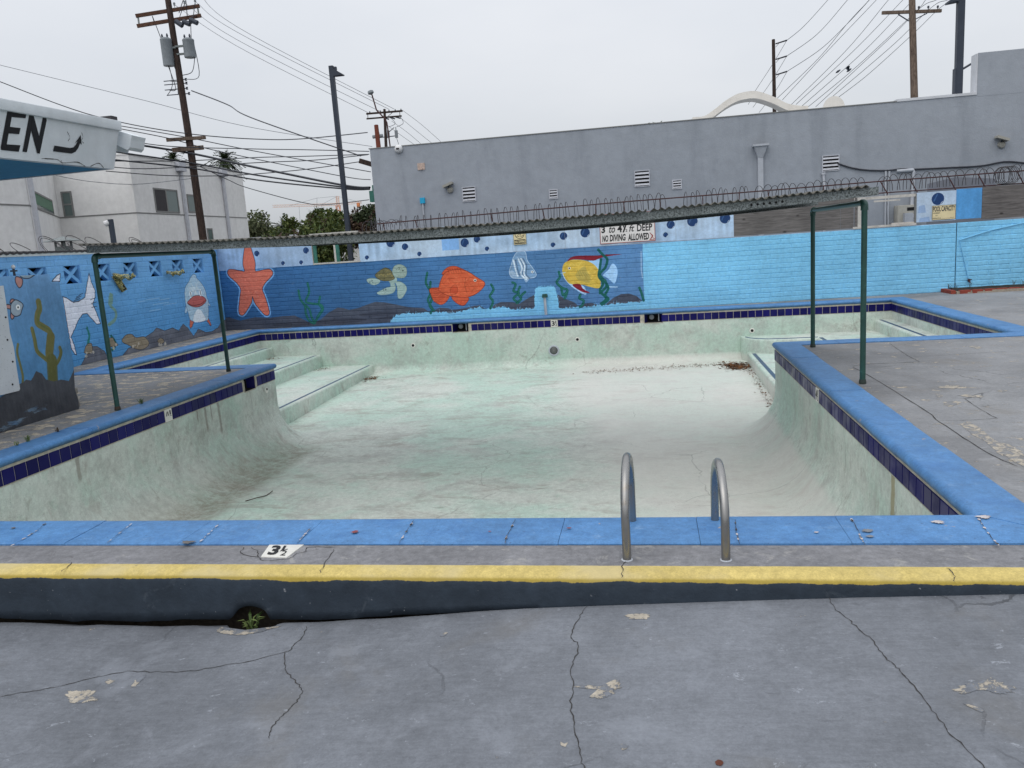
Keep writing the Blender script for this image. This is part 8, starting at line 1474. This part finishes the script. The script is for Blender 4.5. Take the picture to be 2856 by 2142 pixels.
def palm(name, lab, top, h, n, L, mat, seed, droop=.9):
    r = random.Random(seed); t_ = Vector(top); s_ = thing(name, lab, 'palm', (t_.x, t_.y, t_.z - h)); b_ = MB(); b_.tube([(t_.x, t_.y, t_.z - h), (t_.x, t_.y, t_.z)], [.16 * L / 2, .11 * L / 2], 7); obj('trunk', b_, M['bark'], s_); b_ = MB()
    for k in range(n):
        a = r.uniform(0, 6.28); el = r.uniform(-.7, 1.3); d = Vector((math.cos(a) * math.cos(el), math.sin(a) * math.cos(el), math.sin(el))); sd_ = Vector((-math.sin(a), math.cos(a), 0)); l = L * r.uniform(.7, 1.1); prev = None
        for j in range(7):
            u = j / 6; p = t_ + d * l * u + Vector((0, 0, -droop * l * u * u * .6)); w_ = l * .16 * math.sin(math.pi * min(1, u * .9 + .1))
            for s2 in (-1, 1):
                if j: q = p + sd_ * s2 * w_ + d * l * .10 + Vector((0, 0, -w_ * .5)); b_.add([prev, p, q], [(0, 1, 2)])
            prev = p
    obj('crown', b_, mat, s_, fix=False); return s_
palm('palm_tree', 'round headed palm among the distant trees', at('palm', .3, -.2), 6, 120, 2.6, M['leaf_palm'], 5, .7)
palm('palm_tree', 'small dark palm crown above the apartment roof left of the utility pole', tuple(Vector(K['palms'][0][0]) + Vector((0, 0, -.3))), 12, 70, 1.7, M['leaf_dark'], 6, .9); palm('palm_tree', 'small dark palm crown above the apartment roof right of the utility pole', tuple(Vector(K['palms'][1][0]) + Vector((0, 0, .1))), 12, 80, 1.9, M['leaf_dark'], 7, .9)
palm('yucca', 'spiky yucca heads standing above the garden shrubs', at('yucca', -.5, .0), 5, 60, 1.0, M['leaf_dark'], 8, .1); palm('yucca', 'lower spiky yucca head beside the taller one', at('yucca', .6, -.6), 4, 50, .9, M['leaf_dark'], 9, .1)
tree('shrub', 'spreading green garden shrub below the yucca', 'shrub', at('bushmid', .3, -.15), (2.5, 1.5, 1.2), 3600, .15, M['leaf_mid'], 41, lumps=11)
tree('shrub', 'loose leafy shrub left of the dark chimney', 'shrub', at('bushmid', -3.0, -.4), (1.7, 1.2, .8), 1100, .14, M['leaf_mid'], 42)
s_ = thing('climbing_shrub', 'arching shrub with purple flower spikes above the canopy edge', 'shrub', at('spike', 0, -3)); b_ = MB(); r = random.Random(4)
for (dx, dz, ln) in ((-1.6, -.5, 1.1), (0.05, .95, .9), (.75, .45, .6), (3.4, 1.05, 1.3), (-.8, -.1, .9), (4.6, .3, .7)):
    p0 = Vector(at('spike', dx * .5 + .2, -1.2)); p1 = Vector(at('spike', dx, dz * .6 - .15))
    for i in range(60): u = r.random() ** .7; p = p0.lerp(p1, u) + Vector((r.gauss(0, .07), r.gauss(0, .1), r.gauss(0, .05))); a = Vector((r.gauss(0, 1), r.gauss(0, 1), r.gauss(0, 1))).normalized() * .085; q = a.cross(Vector((r.gauss(0, 1), 1, r.gauss(0, 1)))).normalized() * .035; b_.add([p - a, p + q, p + a, p - q], [(0, 1, 2, 3)])
obj('crown', b_, M['leaf_red'], s_, fix=False)
tree('conifer', 'dark reddish cypress mass between the lamp post and the grey building', 'conifer', at('bushR', -.1, -.3), (1.15, 1.0, 1.15), 2600, .12, M['leaf_red'], 51, lumps=10); tree('conifer', 'dark green pointed tops behind the reddish cypress', 'conifer', at('bushR', .35, .35), (.9, .8, .65), 1300, .12, M['leaf_dark'], 52, lumps=9)
hp = [Vector(p) for p in K['hedge_px']]; hc = (hp[0] + hp[1]) / 2
tree('hedge', 'dense yellow green hedge filling the left opening in the wall', 'hedge', (hc.x, hc.y + .4, hc.z - .1), (1.15, .9, 1.2), 4200, .10, M['leaf_mid'], 61, lumps=12); tree('shrub', 'bright green shrub under the arched window of the far house', 'shrub', tuple(hp[0] + Vector((4.3, 6.0, .22))), (.42, .5, .75), 700, .10, M['leaf_mid'], 62)
b_ = MB(); c_ = (hp[2] + hp[3]) / 2; w_ = (hp[3] - hp[2]).length * .33; c_.y -= 2.2; c_.x += .25; b_.box((c_.x - .17, c_.y - .17, -.3), (c_.x + .17, c_.y + .17, c_.z + .03)); s_ = thing('planter_pot', 'square dark planter with terracotta rim in front of the hedge', 'planter', (c_.x, c_.y, -.3)); obj('body', b_, M['black'], s_); b_ = MB(); b_.box((c_.x - .19, c_.y - .19, c_.z + .03), (c_.x + .19, c_.y + .19, c_.z + .13)); obj('rim', b_, plain('terracotta', A(196, 124, 88, GV), .9), s_)
# house with tiled roof
ho, hr = Vector(K['house70']['o']), Vector(K['house70']['r']); hx = (hr - ho) / 300.0; hx.z = 0; PXM = hx.length
hq = lambda u, v, d=0.0: ho + hx * u + Vector((0, 0, PXM * v)) + Vector((-hx.y, hx.x, 0)).normalized() * d
hs = thing('tiled_house', 'stucco house with red clay roof and arched opening seen through the wall gap', 'house', tuple(ho + Vector((0, 0, -1.5))))
b_ = MB(); b_.prism([(-260, -400), (140, -400), (140, 215), (0, 310), (-120, 240), (-260, 140)], lambda u, v: hq(u, v), lambda u, v: hq(u, v, 6)); obj('gable_wall', b_, stucco('brown_stucco', (150, 140, 132), (100, 96, 92)), hs)
b_ = MB(); b_.prism([(140, -400), (700, -400), (700, 200), (140, 200)], lambda u, v: hq(u, v, .6), lambda u, v: hq(u, v, 7)); obj('wall', b_, M['white_stucco'], hs)
for k in range(4):
    for j in range(16): b_ = None
tl = MB(); tl.lathe([(.085, 0), (.105, .42)], (0, 0, 0), (0, 1, .42), 7); tme = tl.mesh('roof_tile'); tme.materials.append(plain('clay_tile', A(172, 84, 66, GV), .9, var=.25, scale=3)); yaw = math.atan2(hx.y, hx.x)
b_ = MB(); b_.add([hq(120, 212, -.15), hq(720, 212, -.15), hq(720, 390, 2.8), hq(-20, 390, 2.8)], [(0, 1, 2, 3)]); rf = obj('roof', b_, tme.materials[0], hs)
for r_ in range(7):
    for k in range(17): u = 135 - r_ * 20 + k * 24; p = hq(u, 216 + r_ * 25.5, -.12 + r_ * .42); inst('roof_tile', tme, rf, p, yaw + rnd.uniform(-.03, .03))
b_ = MB(); b_.bar(hq(-10, 318, -.1), hq(150, 214, -.1), .22, .18); obj('verge', b_, tme.materials[0], hs)
b_ = MB(); b_.prism([(75, -40)] + [(120 - 45 * math.cos(a), 85 + 50 * math.sin(a)) for a in np.linspace(0, math.pi, 9)] + [(165, -40)], lambda u, v: hq(u - 30, v, -.02), lambda u, v: hq(u - 30, v, .1)); obj('arched_opening', b_, M['glass'], hs)
b_ = MB(); b_.prism([(255, -60), (300, -60), (300, 120), (255, 120)], lambda u, v: hq(u, v, .56), lambda u, v: hq(u, v, .62)); obj('door', b_, plain('red_door', A(150, 38, 44, GV), .6), hs)
b_ = MB(); b_.prism([(240, -60), (315, -60), (315, 135), (240, 135)], lambda u, v: hq(u, v, .58), lambda u, v: hq(u, v, .64)); obj('door_frame', b_, M['white'], hs)
# low grey roof with chimney beyond
p = Vector(pp['chim']); s_ = thing('far_house', 'grey roof ridge with a dark chimney behind the garden shrubs', 'house', (p.x, p.y, -.3)); b_ = MB(); b_.box((p.x - .42, p.y - .4, 0), (p.x + .42, p.y + .4, p.z + .55)); b_.box((p.x - .52, p.y - .5, p.z + .55), (p.x + .52, p.y + .5, p.z + .75)); obj('chimney', b_, M['roofdark'], s_)
b_ = MB(); b_.add([(p.x - 9, p.y - .2, 2.2), (p.x + 3, p.y - .2, 2.2), (p.x + 3, p.y + 6, p.z - .1), (p.x - 9, p.y + 6, p.z - .1)], [(0, 1, 2, 3)]); obj('roof', b_, plain('grey_shingle', A(120, 122, 126, GV), .9), s_); b_ = MB(); b_.box((p.x - 9, p.y, -.3), (p.x + 3, p.y + 6, 2.2)); obj('wall', b_, M['white_stucco'], s_)
p = K['g_bush']; tree('shrub', 'small leafy twigs poking above the grey parapet', 'shrub', (p[0], 24.5, p[2] + .12), (.32, .25, .14), 90, .05, M['leaf_olive'], 71, .02)
